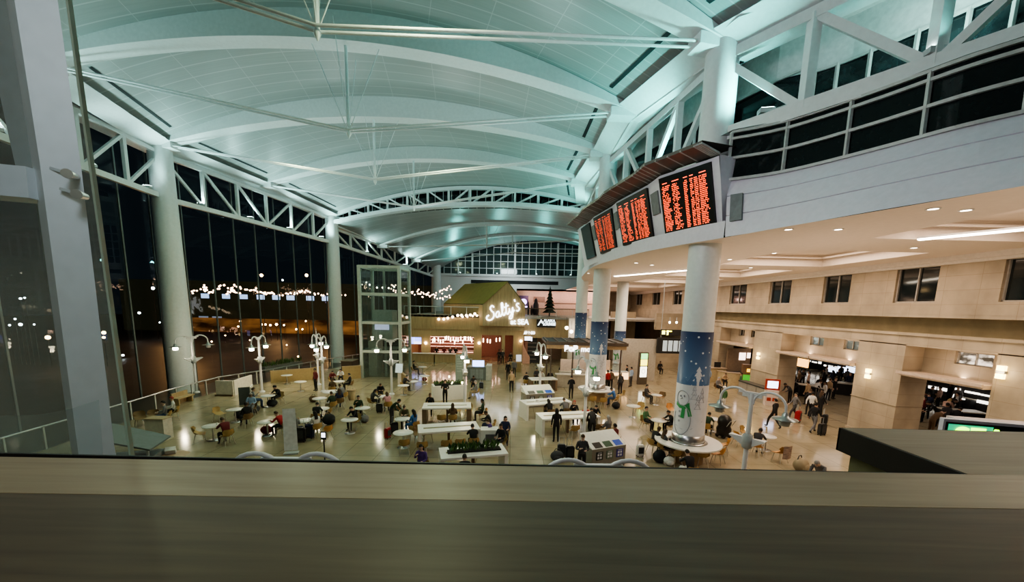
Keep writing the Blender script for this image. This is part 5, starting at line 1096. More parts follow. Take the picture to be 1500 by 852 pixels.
for s_ in (-1, 1): m = MB(); m.add([(s_*.35, -.3, 1), (s_*.35, .3, 1), (s_*.6, .3, .92), (s_*.6, -.3, .92)], [(0, 1, 2, 3)]); m.build('flap', mat('cardboard', (.42, .29, .2)), t)
m = MB(); m.obox((.1, 0, 1.08), (.3, .2, .3), .4, .5); m.build('papers', white_paint, t)
# centre planter counter with dark plants and cups
a, b = at(635, 587, Z=0), at(684, 584, Z=0); t = thing('planter_counter', 'white planter counter in the centre with dark plants on top', 'planter', a, math.atan2(b.y-a.y, b.x-a.x)); L_ = (b-a).length; m = MB(); m.box(0, L_, 0, 1.0, 0, 1.05); m.build('body', slab, t); m = MB(); m.box(.15, L_-.15, .15, .85, 1.05, 1.1); m.build('soil_trough', MATS['dark_soil'], t)
planter_plants(a.x, a.y+.5, 1.08, t.rotation_euler.z, L_-.2, .5, 'low dark plants on the central white planter counter', .34, 130, 9)
p = at(651, 586, Z=0)
# kiosk desk with blue screen, glass totem, floor stands
a = at(684, 556, Z=0); t = thing('info_kiosk', 'grey information kiosk with a bright blue screen on top', 'kiosk', a); m = MB(); m.box(0, 2.1, 0, 1.2, 0, 1.2); m.build('body', mat('kiosk_grey', (.16, .18, .17)), t); m = MB(); m.box(1.75, 2.25, -.1, 1.3, 0, 1.35); m.build('pale_end', mat('kiosk_pale', (.5, .5, .46)), t)
m = MB(); m.box(.45, 1.6, .1, .2, 1.2, 1.85); m.build('screen_casing', grey_steel, t); m = MB(); m.box(.5, 1.55, .08, .1, 1.25, 1.8); m.build('display', glow('kiosk_blue', (.38, .5, 1), 3), t); m = MB(); m.box(.3, 1.5, -.02, 0, .15, 1.0); m.build('front_panels', mat('kiosk_panel', (.26, .3, .3)), t)
for x in (.75, 1.1): m = MB(); m.box(x, x+.02, -.03, -.015, .15, 1.0); m.build('panel_joint', black_metal, t)
a = at(668, 560, Z=0); t = thing('glass_totem', 'tall pale green frosted totem sign left of the information kiosk', 'sign', a); m = MB(); m.box(-.05, .62, 0, .12, .1, 2.5); m.build('frosted_panel', mat('frosted_green', (.34, .40, .36), rough=.3), t); m = MB(); m.box(-.15, .75, -.15, .3, 0, .1); m.build('base', grey_steel, t)
m = MB()
for k in range(6): m.box(.06, .5, -.01, 0, 1.0+k*.22, 1.06+k*.22)
m.build('text_lines', mat('totem_line', (.5, .55, .52)), t)
p = at(585, 566, Z=0); t = thing('notice_stand', 'pale blue notice board on a stand before the elevator', 'sign', p, -.25); m = MB(); m.obox((0, 0, 1.55), (.62, .05, .75), 0, -.2); m.build('board', mat('notice_blue', (.52, .62, .66), emit=(.6, .75, .8), es=.25), t); m = MB(); m.obox((.0, .05, .6), (.3, .05, 1.2)); m.build('stand', mat('stand_cream', (.6, .55, .48)), t)
p = at(758, 545, Z=0); t = thing('menu_easel', 'white menu board on a low wooden stand near the restaurant entrance', 'sign', p, .15); m = MB(); m.obox((.1, 0, 1.5), (.55, .05, .7), 0, -.15); m.build('board', mat('menu_white', (.75, .76, .8), emit=(.8, .82, 1), es=.4), t); m = MB(); m.box(-.9, .35, .05, .5, 0, 1.05); m.build('stand', mat('stand_wood', (.33, .25, .12)), t)
p = at(427, 664, Z=0); t = thing('banner_stand', 'narrow white banner sign standing near the rail, beside black luggage', 'banner', p, .3); m = MB(); m.add([(-.28, 0, .15), (.28, 0, .15), (.22, .15, 2.05), (-.3, .15, 2.05)], [(0, 1, 2, 3)]); m.build('banner', mat('banner_lilac', (.85, .84, .9)), t); m = MB(); m.box(-.3, .3, -.15, .15, 0, .06); m.build('base', grey_steel, t)
m = MB(); m.tube([(0, .14, .05), (0, .17, 2.05)], .015, 6); m.build('pole', grey_steel, t)
p = at(476, 676, Z=0); t = thing('phone_post', 'slim black post with a small lit tablet near the rail', 'stand', p); m = MB(); m.tube([(0, 0, 0), (0, 0, 1.0)], .03, 8); m.build('post', black_metal, t); m = MB(); m.box(-.11, .11, -.03, .03, 1.0, 1.35); m.build('tablet', black_metal, t); m = MB(); m.box(-.08, .08, -.035, -.03, 1.1, 1.3); m.build('display', glow('screen_white', (.85, .85, 1), 4), t)
p = at(515, 585, Z=0); t = thing('wood_stool', 'tapered pale wooden stool bin in front of the glass elevator', 'stool', p); m = MB(); m.lathe([(.2, 0), (.3, .66), (.01, .66)], 16); m.build('body', wood_ply, t); m = MB(); m.lathe([(.01, .72), (.32, .72), (.32, .66)], 16); m.build('rim', mat('wood_joint', (.28, .19, .10)), t)
# ---- recycling cabinets
def bins(px0, px1, h, label, near):
    a, b = at(*px0, Z=0), at(*px1, Z=0); t = thing('recycling_cabinet', label, 'recycling bins', a, math.atan2(b.y-a.y, b.x-a.x), 'white recycling cabinets'); L_ = (b-a).length; D = .95
    m = MB(); m.box(0, L_, 0, D, 0, .92); m.build('cabinet', mat('bin_taupe', (.27, .25, .21), rough=.45), t)
    m = MB(); m.add([(0, -.01, .92), (L_, -.01, .92), (L_, .35, 1.08), (0, .35, 1.08), (0, D, 1.35), (L_, D, 1.35), (0, D, .92), (L_, D, .92)], [(3, 2, 5, 4), (0, 3, 4, 6), (1, 7, 5, 2), (4, 5, 7, 6), (0, 1, 2, 3)]); m.build('white_top', slab, t)
    for k, (c, nm) in enumerate((((.02, .02, .02), 'black'), ((.03, .09, .05), 'green'), ((.03, .10, .55), 'blue'))):
        x0, x1 = L_*(.08+.3*k+.02), L_*(.08+.3*k+.25); sl = lambda y: .92+(y+.01)/.36*.16+.008
        m = MB(); m.add([(x0, .02, sl(.02)), (x1, .02, sl(.02)), (x1, .33, sl(.33)), (x0, .33, sl(.33))], [(0, 1, 2, 3)]); o = m.build('bin_opening', mat('bin_%s' % nm, c, rough=.4), t); o['label'] = nm+' bin opening'
        m = MB(); xc = (x0+x1)/2; m.box(xc-.17, xc+.17, -.03, 0, .42, .78); o = m.build('sign_plate', mat(('sign_%s' % nm), ((.02, .02, .02), (.16, .22, .16), (.06, .05, .30))[k]), t)
        m = MB()
        for i in range(2):
            for j in range(2): m.box(xc-.12+i*.13, xc-.03+i*.13, -.036, -.03, .47+j*.13, .56+j*.13)
        m.box(xc-.1, xc+.1, -.036, -.03, .73, .75); link('sign_symbols', m.mesh('sign_symbols', mat('symbol_white', (.75, .76, .8))), o)
bins((866, 689), (915, 680), 1.0, 'white recycling cabinet with black, green and blue openings close to the rail', True)
bins((770, 597), (812, 594), 1.0, 'white recycling cabinet farther off behind the right rear table', False)
p = at(1080, 577, Z=0); p2 = at(1120, 592, Z=0); t = thing('silver_bin_row', 'row of silver waste bins in front of the left stone pier', 'recycling bins', p, math.atan2(p2.y-p.y, p2.x-p.x)); L_ = (p2-p).length
for k in range(3): m = MB(); m.box(k*L_/3+.03, (k+1)*L_/3-.03, 0, .6, 0, 1.1); m.build('bin_door', mat('bin_silver', (.42, .40, .36), rough=.35, metal=.4), t)
m = MB(); m.box(0, L_, -.03, .65, 1.1, 1.2); m.build('top_slab', mat('bin_top_dark', (.05, .05, .05)), t)
p = at(1129, 594, Z=0); t = thing('red_kiosk', 'white and red ticket kiosk with a bright screen by the left pier', 'kiosk', p, -.35); m = MB(); m.box(-.4, .4, 0, .5, 0, 1.15); m.build('body', mat('kiosk_white', (.72, .62, .58)), t); m = MB(); m.box(-.46, .46, .1, .25, 1.15, 1.95); m.build('red_head', mat('kiosk_red', (.40, .05, .03)), t); m = MB(); m.box(-.33, .33, .08, .1, 1.3, 1.82); m.build('display', glow('kiosk_screen', (.65, .72, 1), 3), t)
m = MB(); m.box(-.3, -.05, -.02, 0, .35, .6); m.box(.05, .25, -.02, 0, .35, .6); m.build('red_marks', mat('kiosk_red', (.4, .05, .03)), t)
# lit totem, advert wall, green fridge, far right fittings
p = at(941, 563, Z=0); t = thing('lit_totem', 'tall lit advertising totem with green, yellow and white faces', 'sign', p, .18); m = MB(); m.box(-.42, .42, 0, .3, 0, 2.95); m.build('casing', mat('totem_bronze', (.10, .08, .06)), t)
for z0, z1, nm, c, e in ((2.35, 2.85, 'green_face', (.3, .8, .25), 1.6), (1.75, 2.3, 'yellow_face', (1, .9, .1), 2.2), (.7, 1.65, 'white_face', (1, .97, .85), 2.2)): m = MB(); m.box(-.32, .32, -.02, 0, z0, z1); m.build(nm, glow('totem_'+nm, c, e), t)
m = MB(); m.tube([(-.02+.17*math.cos(a), -.03, 1.25+.2*math.sin(a)) for a in [k*PI/8 for k in range(17)]], .02, 5); m.build('ring_mark', mat('ring_grey', (.5, .48, .42)), t)
p = at(1042, 545, Z=0); t = thing('advert_wall', 'white advert panel with navy and teal shapes right of the snowman column', 'sign', (p.x, 39.5, 0)); x0 = at(1039, 530, Y=39.5).x-p.x; x1 = at(1060, 530, Y=39.5).x-p.x
m = MB(); m.box(x0, x1+.5, 0, .2, .3, 3.4); m.build('panel', mat('advert_white', (.62, .58, .54)), t); w_ = x1-x0
m = MB(); m.add([(x0+w_*.4, -.02, 2.4), (x1+.4, -.02, 2.3), (x1+.45, -.02, 3.2), (x0+w_*.35, -.02, 3.2)], [(0, 1, 2, 3)]); m.add([(x1-.3, -.02, 1.5), (x1+.4, -.02, 1.3), (x1+.4, -.02, 2.0), (x1-.1, -.02, 1.9)], [(0, 1, 2, 3)]); m.build('navy_shapes', mat('navy', (.02, .025, .07)), t)
m = MB(); m.add([(x0+.2, -.02, .5), (x1-.1, -.02, .5), (x0+w_*.55, -.02, 1.5)], [(0, 1, 2)]); m.build('teal_triangle', mat('teal', (.05, .25, .35)), t); m = MB(); m.box(x0, x0+.35, -.03, 0, 1.7, 3.0); m.build('lit_strip', glow('cyan_strip', (.3, .75, 1), 2), t)
p = at(1093, 568, Z=0); t = thing('drinks_fridge', 'green fronted drinks fridge left of the stone pier', 'fridge', p, -.3); m = MB(); m.box(-.4, .4, 0, .6, 0, 2.1); m.build('cabinet', mat('fridge_brown', (.2, .12, .07)), t); m = MB(); m.box(-.36, .36, -.03, 0, .2, 1.2); m.build('green_front', mat('fridge_green', (.07, .42, .05), emit=(.1, .6, .05), es=.35), t); m = MB(); m.box(-.1, .15, -.04, 0, 1.45, 1.75); m.build('orange_mark', glow('orange_mark', (1, .6, .05), 1.2), t)
p = at(1090, 545, Z=0); t = thing('shop_kiosk', 'far shop stand with lit pictures left of the stone pier', 'shop stand', (at(1090, 520, Y=36).x, 36.2, 0)); m = MB(); m.box(-1.2, 1.0, .4, .6, 0, 3.3); m.build('back_panel', mat('shop_stand_brown', (.22, .16, .11)), t); m = MB(); m.box(-.1, .5, .36, .4, 2.2, 2.9); m.box(.65, .95, .36, .4, 2.4, 2.9); m.build('lit_pictures', glow('lit_picture', (1, .78, .7), 2.2), t); m = MB(); m.box(-1.2, 1.0, -.3, .4, 0, 1.1); m.build('counter', shelf_d, t)
p = at(1072, 560, Z=0); t = thing('round_desk', 'curved beige service desk right of the snowman column', 'counter', p); m = MB(); m.lathe([(1.5, 0), (1.5, 1.1), (1.1, 1.1), (1.1, 0)], 20, (0, 0, 0), 0, False, -PI, 0); m.build('front', mat('desk_beige', (.5, .4, .24)), t); m = MB(); m.lathe([(1.56, 1.1), (1.56, 1.16), (1.04, 1.16), (1.04, 1.1)], 20, (0, 0, 0), 0, False, -PI, 0); m.build('worktop', mat('desk_top', (.45, .35, .25)), t)
# SEA display close to the camera at right
c1 = at(1385, 613, Y=8.0); t = thing('led_display', 'white framed green LED display reading SEA, behind the rail at right', 'screen', (c1.x, 8.0, 0), -.28)
zt_ = c1.z; m = MB(); m.box(-.02, 1.5, 0, .12, zt_-1.0, zt_); m.build('frame', mat('frame_lilac', (.62, .62, .72)), t); m = MB(); m.box(.06, 1.42, -.012, 0, zt_-.94, zt_-.09); m.build('screen', mat('led_green_back', (.02, .20, .10), emit=(.0, .42, .20), es=.9), t)
m = MB(); m.box(.8, 1.40, -.016, -.012, zt_-.94, zt_-.1); m.build('dark_half', mat('led_dark', (.012, .015, .02)), t)
text('letters', 'SEA', glow('led_lime', (.45, 1, .02), 3.5), .52, (.60, -.03, zt_-.36), (PI/2, 0, 0), t, .005, 'CENTER', 1.0, .02)
m = MB(); m.box(.28, 1.6, .12, .42, zt_-.2, zt_-.01); m.build('top_box', mat('display_box', (.72, .62, .62)), t); m = MB(); m.box(.5, 1.0, .15, .6, 0, zt_-.9); m.build('pylon', grey_steel, t)
m = MB(); m.box(.02, .06, -.014, 0, zt_-.96, zt_-.06); m.box(.02, 1.46, -.014, 0, zt_-.1, zt_-.06); m.build('black_bezel', black_metal, t)
# ================================================================== PEOPLE
PH = [mat('ph_skin', (.5, .33, .25)), mat('ph_top', (.1, .1, .1)), mat('ph_legs', (.05, .05, .06)), mat('ph_shoes', (.02, .02, .02))]
def person_mesh(name, J, extra=()):
    """one continuous figure grown over a posed skeleton, then head, face and fingers; J: joint -> (x,y,z)"""
    R = {'pelvis': (.155, .115), 'waist': (.14, .10), 'chest': (.165, .115), 'neck': (.062, .06), 'skull': (.07, .075)}
    for s_ in 'LR': R.update({'sh'+s_: (.07, .07), 'el'+s_: (.05, .05), 'wr'+s_: (.034, .034), 'pa'+s_: (.042, .024), 'hi'+s_: (.098, .098), 'kn'+s_: (.066, .066), 'an'+s_: (.048, .048), 'he'+s_: (.05, .045), 'to'+s_: (.042, .03)})
    E = [('pelvis', 'waist'), ('waist', 'chest'), ('chest', 'neck'), ('neck', 'skull')]
    for s_ in 'LR': E += [('chest', 'sh'+s_), ('sh'+s_, 'el'+s_), ('el'+s_, 'wr'+s_), ('wr'+s_, 'pa'+s_), ('pelvis', 'hi'+s_), ('hi'+s_, 'kn'+s_), ('kn'+s_, 'an'+s_), ('an'+s_, 'he'+s_), ('he'+s_, 'to'+s_)]
    names = list(R); me = bpy.data.meshes.new('tmp'); me.from_pydata([J[n] for n in names], [(names.index(a), names.index(b)) for a, b in E], [])
    ob = bpy.data.objects.new('tmp', me); COL.objects.link(ob); sk = ob.modifiers.new('s', 'SKIN'); sk.use_smooth_shade = True
    for i, n in enumerate(names): me.skin_vertices[0].data[i].radius = R[n]; me.skin_vertices[0].data[i].use_root = (n == 'pelvis')
    sb = ob.modifiers.new('u', 'SUBSURF'); sb.levels = 1; sb.render_levels = 1
    bpy.context.view_layer.update(); dg = bpy.context.evaluated_depsgraph_get(); ev = bpy.data.meshes.new_from_object(ob.evaluated_get(dg)); bpy.data.objects.remove(ob); bpy.data.meshes.remove(me)
    segs = []
    for a, b in E:
        k = 1
        if a in ('neck',) or b == 'skull': k = 0
        if a[:2] in ('wr',): k = 0
        if a[:2] in ('hi', 'kn') or (a == 'pelvis' and b != 'waist'): k = 2
        if a[:2] in ('an', 'he'): k = 3
        segs.append((Vector(J[a]), Vector(J[b]), k))
    m = MB(); m.v = [tuple(v.co) for v in ev.vertices]
    for p in ev.polygons:
        c = p.center; best = (9, 1)
        for a, b, k in segs:
            ab = b-a; t = max(0, min(1, (c-a).dot(ab)/max(1e-6, ab.length_squared))); d = (c-(a+ab*t)).length
            if d < best[0]: best = (d, k)
        m.f.append(list(p.vertices)); m.m.append(best[1]); m.sm.append(True)
    bpy.data.meshes.remove(ev)
    # head with nose, ears, eyes
    hc = Vector(J['head']); fw = Vector(J['face']).normalized(); rt = fw.cross(Vector((0, 0, 1))).normalized(); up = rt.cross(fw)
    hm = MB(); hm.ball((0, 0, 0), (.076, .095, .118), 14, 10); hm.ball((0, .088, -.018), (.014, .022, .026), 6, 4)
    for s_ in (-1, 1): hm.ball((s_*.078, -.005, -.01), (.012, .022, .032), 6, 4); hm.ball((s_*.03, .084, .012), (.013, .009, .009), 6, 4, 3)
    hm.ball((0, .083, -.058), (.024, .01, .008), 6, 4, 3); hm.ball((0, .06, -.09), (.035, .03, .03), 8, 5)
    B = Matrix((rt, fw, up)).transposed(); m.add([hc+B @ Vector(v) for v in hm.v], [], 0); o = len(m.v)-len(hm.v)
    for f, k in zip(hm.f, hm.m): m.f.append([i+o for i in f]); m.m.append(k); m.sm.append(True)
    # fingers curling from each palm
    for s_ in 'LR':
        w, p = Vector(J['wr'+s_]), Vector(J['pa'+s_]); d = (p-w).normalized(); sdv = d.cross(Vector((0, 0, 1)) if abs(d.z) < .8 else Vector((0, 1, 0))).normalized(); cu = sdv.cross(d)*(1 if s_ == 'L' else 1)
        for k, ln in enumerate((.062, .072, .068, .052)):
            b_ = p+d*.012+sdv*(-.03+.02*k); m.tube([b_, b_+d*ln*.5-cu*.006, b_+d*ln*.85-cu*.028, b_+d*ln*.92-cu*.045], [.0095, .009, .008, .006], 5, 0)
        tb = w.lerp(p, .55)+sdv*(-.032); m.tube([tb, tb-sdv*.03+d*.025, tb-sdv*.035+d*.055], [.012, .010, .007], 5, 0)
    return m.mesh(name, PH), (hc, B)
def hair_mesh(name, frame, style):
    hc, B = frame; m = MB(); rows = []
    for j in range(8):
        t = PI/2-j*(PI*.62)/7; row = []
        for k in range(15):
            a = 2*PI*k/14; f_ = math.sin(a)  # f_>0 front
            tt = max(t, .42) if f_ > .35 else (max(t, .0) if f_ > -.1 else t)
            row.append(hc+B @ Vector((.088*math.cos(tt)*math.cos(a), .106*math.cos(tt)*math.sin(a)-.008, .128*math.sin(tt)+.008)))
        rows.append(row)
    m.grid(rows)
    if style == 'long': m.grid([[hc+B @ Vector((x, -.085-.03*(1-abs(x)/.09)+.03*j/4*(1 if j > 2 else 0), .02-.085*j)) for x in (-.088, -.05, 0, .05, .088)] for j in range(5)]); m.grid([[hc+B @ Vector((x, -.02-.04*(1-abs(x)/.09), .02-.08*j)) for x in (-.092, .0, .092)] for j in range(4)])
    if style == 'bun': m.ball(tuple(hc+B @ Vector((0, -.1, .07))), .05, 8, 6)
    if style == 'hat': m.lathe([(.115, .05), (.11, .11), (.07, .15), (.01, .155)], 14, tuple(hc))
    return m.mesh(name, mat('ph_hair', (.05, .03, .02)))
def mirror(J): return J
def base_stand():
    J = {'pelvis': (0, 0, .96), 'waist': (0, 0, 1.12), 'chest': (0, -.01, 1.33), 'neck': (0, .0, 1.50), 'skull': (0, .015, 1.60), 'head': (0, .02, 1.64), 'face': (0, 1, -.12)}
    for s_, q in (('L', -1), ('R', 1)): J.update({'sh'+s_: (q*.175, -.01, 1.41), 'el'+s_: (q*.235, -.04, 1.13), 'wr'+s_: (q*.235, .05, .90), 'pa'+s_: (q*.23, .075, .83), 'hi'+s_: (q*.095, 0, .90), 'kn'+s_: (q*.10, .015, .50), 'an'+s_: (q*.105, -.02, .10), 'he'+s_: (q*.105, -.04, .05), 'to'+s_: (q*.125, .14, .035)})
    return J
def base_sit():
    J = {'pelvis': (0, -.02, .585), 'waist': (0, -.03, .74), 'chest': (0, -.02, .95), 'neck': (0, .0, 1.11), 'skull': (0, .02, 1.21), 'head': (0, .03, 1.25), 'face': (0, 1, -.3)}
    for s_, q in (('L', -1), ('R', 1)): J.update({'sh'+s_: (q*.175, -.01, 1.02), 'el'+s_: (q*.24, .06, .77), 'wr'+s_: (q*.15, .27, .76), 'pa'+s_: (q*.12, .33, .77), 'hi'+s_: (q*.095, .05, .56), 'kn'+s_: (q*.13, .43, .54), 'an'+s_: (q*.12, .42, .12), 'he'+s_: (q*.12, .40, .05), 'to'+s_: (q*.135, .56, .035)})
    return J
POSE = {}
def pose(name, J, hairs=('short', 'long')):
    me, fr = person_mesh('person_'+name, J); POSE[name] = (me, {h: hair_mesh('hair_%s_%s' % (name, h), fr, h) for h in hairs})
H3 = ('short', 'long', 'hat', 'bun')
J = base_stand(); pose('stand', J, H3)
J = base_stand(); J.update({'elR': (.25, .02, 1.14), 'wrR': (.14, .26, 1.22), 'paR': (.11, .31, 1.27), 'elL': (-.25, .0, 1.13), 'wrL': (-.12, .22, 1.14), 'paL': (-.08, .28, 1.17), 'face': (0, 1, -.5)}); pose('phone', J, H3)
J = base_stand(); J.update({'knL': (-.1, .24, .54), 'anL': (-.1, .30, .12), 'heL': (-.1, .29, .06), 'toL': (-.11, .46, .06), 'knR': (.1, -.05, .52), 'anR': (.1, -.36, .16), 'heR': (.1, -.40, .12), 'toR': (.11, -.26, .035), 'elL': (-.23, -.16, 1.15), 'wrL': (-.23, -.18, .92), 'paL': (-.23, -.16, .85), 'elR': (.23, .08, 1.14), 'wrR': (.2, .24, .98), 'paR': (.19, .3, .95)}); pose('walk', J, H3)
J = base_stand(); J.update({'waist': (0, .06, 1.10), 'chest': (0, .22, 1.25), 'neck': (0, .36, 1.35), 'skull': (0, .44, 1.40), 'head': (0, .47, 1.42), 'face': (0, 1, -.8), 'shL': (-.175, .28, 1.28), 'shR': (.175, .28, 1.28), 'elL': (-.22, .36, 1.0), 'elR': (.22, .36, 1.0), 'wrL': (-.17, .55, .90), 'wrR': (.17, .55, .90), 'paL': (-.15, .62, .87), 'paR': (.15, .62, .87)}); pose('bend', J, H3)
J = base_sit(); pose('sit', J, H3)
J = base_sit(); J.update({'waist': (0, .02, .74), 'chest': (0, .12, .92), 'neck': (0, .2, 1.06), 'skull': (0, .25, 1.15), 'head': (0, .27, 1.18), 'face': (0, 1, -.55), 'shL': (-.175, .14, 1.0), 'shR': (.175, .14, 1.0), 'elL': (-.24, .32, .80), 'elR': (.24, .32, .80), 'wrL': (-.12, .50, .82), 'wrR': (.12, .50, .82), 'paL': (-.09, .55, .84), 'paR': (.09, .55, .84)}); pose('lean', J, H3)
J = base_sit(); J.update({'elR': (.25, .03, .80), 'wrR': (.12, .22, .98), 'paR': (.08, .25, 1.03), 'face': (0, 1, -.2)}); pose('sip', J, H3)
SKIN = [(.55, .36, .27), (.45, .28, .19), (.24, .14, .09), (.62, .43, .34)]; HAIRC = {'black': (.012, .010, .009), 'brown': (.07, .04, .02), 'grey': (.3, .29, .28), 'red': (.30, .05, .04), 'blond': (.42, .30, .14), 'white': (.7, .68, .62)}
TOPC = {'black': (.014, .014, .016), 'charcoal': (.05, .05, .055), 'grey': (.17, .17, .18), 'navy': (.02, .03, .08), 'red': (.35, .02, .025), 'maroon': (.15, .02, .025), 'green': (.06, .16, .07), 'dark green': (.03, .06, .035), 'blue': (.05, .16, .42), 'light blue': (.30, .42, .60), 'white': (.68, .67, .65), 'purple': (.10, .05, .22), 'pink': (.60, .32, .36), 'tan': (.40, .29, .18), 'brown': (.14, .09, .05), 'olive': (.14, .13, .07), 'jeans': (.06, .10, .20), 'khaki': (.32, .26, .17), 'peach': (.62, .42, .34)}
def cloth(c): return mat('cloth_'+c.replace(' ', '_'), TOPC[c], rough=.85, var=.15)
NP = [0]
def person(ps, x, y, a, top, legs, hair, style, label, scale=1.0, group=None):
    me, hs = POSE[ps]; o = link('person', me, None, (x, y, 0)); o.rotation_euler = (0, 0, a); o.scale = (scale,)*3; tag(o, label, 'person', group)
    NP[0] += 1; sk = SKIN[(NP[0]*5) % 4]; ms = [mat('skin_%d' % ((NP[0]*5) % 4), sk, rough=.6), cloth(top), cloth(legs), mat('shoe_dark', (.02, .02, .02))]
    for i, q in enumerate(ms): o.material_slots[i].link = 'OBJECT'; o.material_slots[i].material = q
    h = link('hair', hs[style], o); h.material_slots[0].link = 'OBJECT'; h.material_slots[0].material = mat('hair_'+hair, HAIRC[hair], rough=.7) if style != 'hat' else cloth({'white': 'white', 'black': 'black', 'red': 'red', 'grey': 'grey'}.get(hair, 'black'))
    return o
def sitter(ps, px, py, tgt, top, legs, hair, style, label, seat=True, ck='tan', clabel=None, z=.9):
    p = at(px, py, Z=z)
    if isinstance(tgt, str):
        q = TABLES[tgt]; a = face(p.x, p.y, q.x, q.y); d = (Vector((p.x, p.y))-Vector((q.x, q.y)))
        if d.length < .78: p = Vector((q.x, q.y, 0))+Vector((d.x, d.y, 0)).normalized()*.78
    else: a = math.radians(tgt)
    person(ps, p.x, p.y, a, top, legs, hair, style, label)
    if seat: chair(p.x, p.y, a, clabel or 'chair under the '+label, ck)
def stander(ps, px, py, deg, top, legs, hair, style, label, s=1.0):
    p = at(px, py, Z=0); person(ps, p.x, p.y, math.radians(deg), top, legs, hair, style, label, s)
S = sitter
def table_sitter(ps, k, u, *a):
    t, p0, p1 = LT[k]; p = Vector((p0.x, p0.y, 0))+Matrix.Rotation(t.rotation_euler.z, 3, 'Z') @ Vector((u*(p1-p0).length, -.34, 0)); person(ps, p.x, p.y, t.rotation_euler.z, *a)
# -- left side
S('lean', 331, 624, 'A', 'maroon', 'black', 'brown', 'short', 'person in maroon jacket eating, far left table')
S('sit', 361, 601, 'B', 'black', 'charcoal', 'black', 'short', 'person in black slouched right of the dark bags table', ck='brown')
S('lean', 403, 613, 'C', 'red', 'black', 'brown', 'short', 'person in bright red jacket leaning on a round table', ck='brown')
S('lean', 404, 573, 'D', 'black', 'black', 'black', 'hat', 'person in black with dark cap right of the half wall lamp table')
S('sip', 379, 577, 'D', 'grey', 'jeans', 'brown', 'short', 'person in grey top left of the half wall lamp table', ck='brown')
S('sit', 368, 586, 200, 'light blue', 'grey', 'grey', 'short', 'person in pale blue beside the slate and white stand', ck='brown')
S('sit', 241, 599, 130, 'grey', 'jeans', 'black', 'short', 'person in grey hoodie by the guard rail, far left')
S('sit', 253, 592, 130, 'white', 'black', 'red', 'short', 'person with red hair by the guard rail, far left')
S('sip', 431, 618, 'G', 'grey', 'navy', 'brown', 'short', 'person in grey left of the heaped luggage table')
S('sit', 462, 615, 'G', 'white', 'black', 'black', 'long', 'person in white right of the heaped luggage table')
S('lean', 463, 601, 'J', 'black', 'black', 'black', 'short', 'person in black hunched at the small table by lamp pair')
S('sit', 486, 584, 'K', 'dark green', 'khaki', 'brown', 'short', 'person in green right of the brown bag table')
S('lean', 503, 571, 'L', 'grey', 'jeans', 'brown', 'short', 'person in grey right of the large round table')
S('sit', 497, 579, 'L', 'navy', 'jeans', 'brown', 'long', 'person in navy in front of the large round table', ck='brown')
S('lean', 486, 549, 'N', 'maroon', 'black', 'black', 'long', 'person in dark red left behind the booth front table')
S('lean', 499, 546, 'N', 'white', 'black', 'black', 'short', 'person in white shirt behind the booth front table')
S('sit', 506, 555, 'N', 'black', 'black', 'black', 'short', 'person in black right of the booth front table', ck='brown')
S('sit', 487, 563, 'N', 'brown', 'charcoal', 'brown', 'short', 'person in brown in front of the booth front table')
S('lean', 521, 604, 150, 'black', 'black', 'black', 'short', 'person in black bent over a phone beside the bare pedestal table')
S('sip', 525, 590, 200, 'dark green', 'black', 'black', 'short', 'person in dark green shirt facing the rail, left centre')
S('lean', 557, 568, 'O', 'black', 'charcoal', 'brown', 'short', 'person in black behind the pink diner')
S('lean', 545, 579, 'O', 'charcoal', 'black', 'black', 'long', 'person in charcoal left of the pink diner')
S('lean', 568, 584, 'O', 'pink', 'charcoal', 'brown', 'long', 'person in pink top in front of the elevator lamp post')
S('lean', 597, 556, 'P', 'black', 'black', 'black', 'short', 'person in black left at the table below the notice stand')
S('sit', 606, 535, 'S', 'black', 'charcoal', 'black', 'short', 'person in black at the restaurant bench wall table')
S('sit', 601, 611, 'T', 'blue', 'blue', 'black', 'long', 'person in a bright blue skirt, centre left')
S('lean', 593, 602, 'T', 'olive', 'black', 'brown', 'bun', 'person with hair bun behind the blue skirt diner')
S('sip', 617, 667, 170, 'purple', 'black', 'black', 'long', 'person in purple just above the rail, centre')
S('lean', 681, 684, 10, 'black', 'black', 'black', 'short', 'person in black just above the rail at the planted table')
# -- centre tables
S('sip', 630, 586, 185, 'black', 'black', 'brown', 'short', 'person in black left behind the rear centre table')
table_sitter('sit', '1', .62, 'brown', 'charcoal', 'brown', 'long', 'person with long brown hair at the rear centre table')
table_sitter('lean', '2', .86, 'black', 'black', 'black', 'short', 'person in black coat at the front centre table end')
S('sit', 707, 595, 95, 'dark green', 'black', 'black', 'long', 'person in dark green at the right end of rear centre table', ck='orange')
S('lean', 719, 612, 90, 'black', 'navy', 'brown', 'short', 'person in black behind the purple clad one, right of centre tables')
S('lean', 722, 625, 95, 'purple', 'black', 'brown', 'short', 'person in purple jacket right of the front centre table', ck='brown')
S('sit', 740, 622, 180, 'navy', 'black', 'black', 'long', 'person in navy with long hair in the aisle group')
S('sit', 734, 634, 150, 'black', 'black', 'black', 'short', 'person in black in the aisle group beside the white cart')
S('lean', 694, 556, 180, 'charcoal', 'black', 'black', 'short', 'person in charcoal at the right end of the central planter')
S('sit', 697, 566, 90, 'grey', 'khaki', 'grey', 'short', 'person in grey right of the central planter')
stander('phone', 652, 592, 180, 'black', 'black', 'black', 'short', 'person standing in black behind the rear centre table')
stander('bend', 574, 622, -100, 'dark green', 'charcoal', 'black', 'short', 'person in dark green bending over red luggage')
stander('stand', 463, 572, 150, 'maroon', 'black', 'black', 'short', 'person standing in dark red beside the lamp pair')
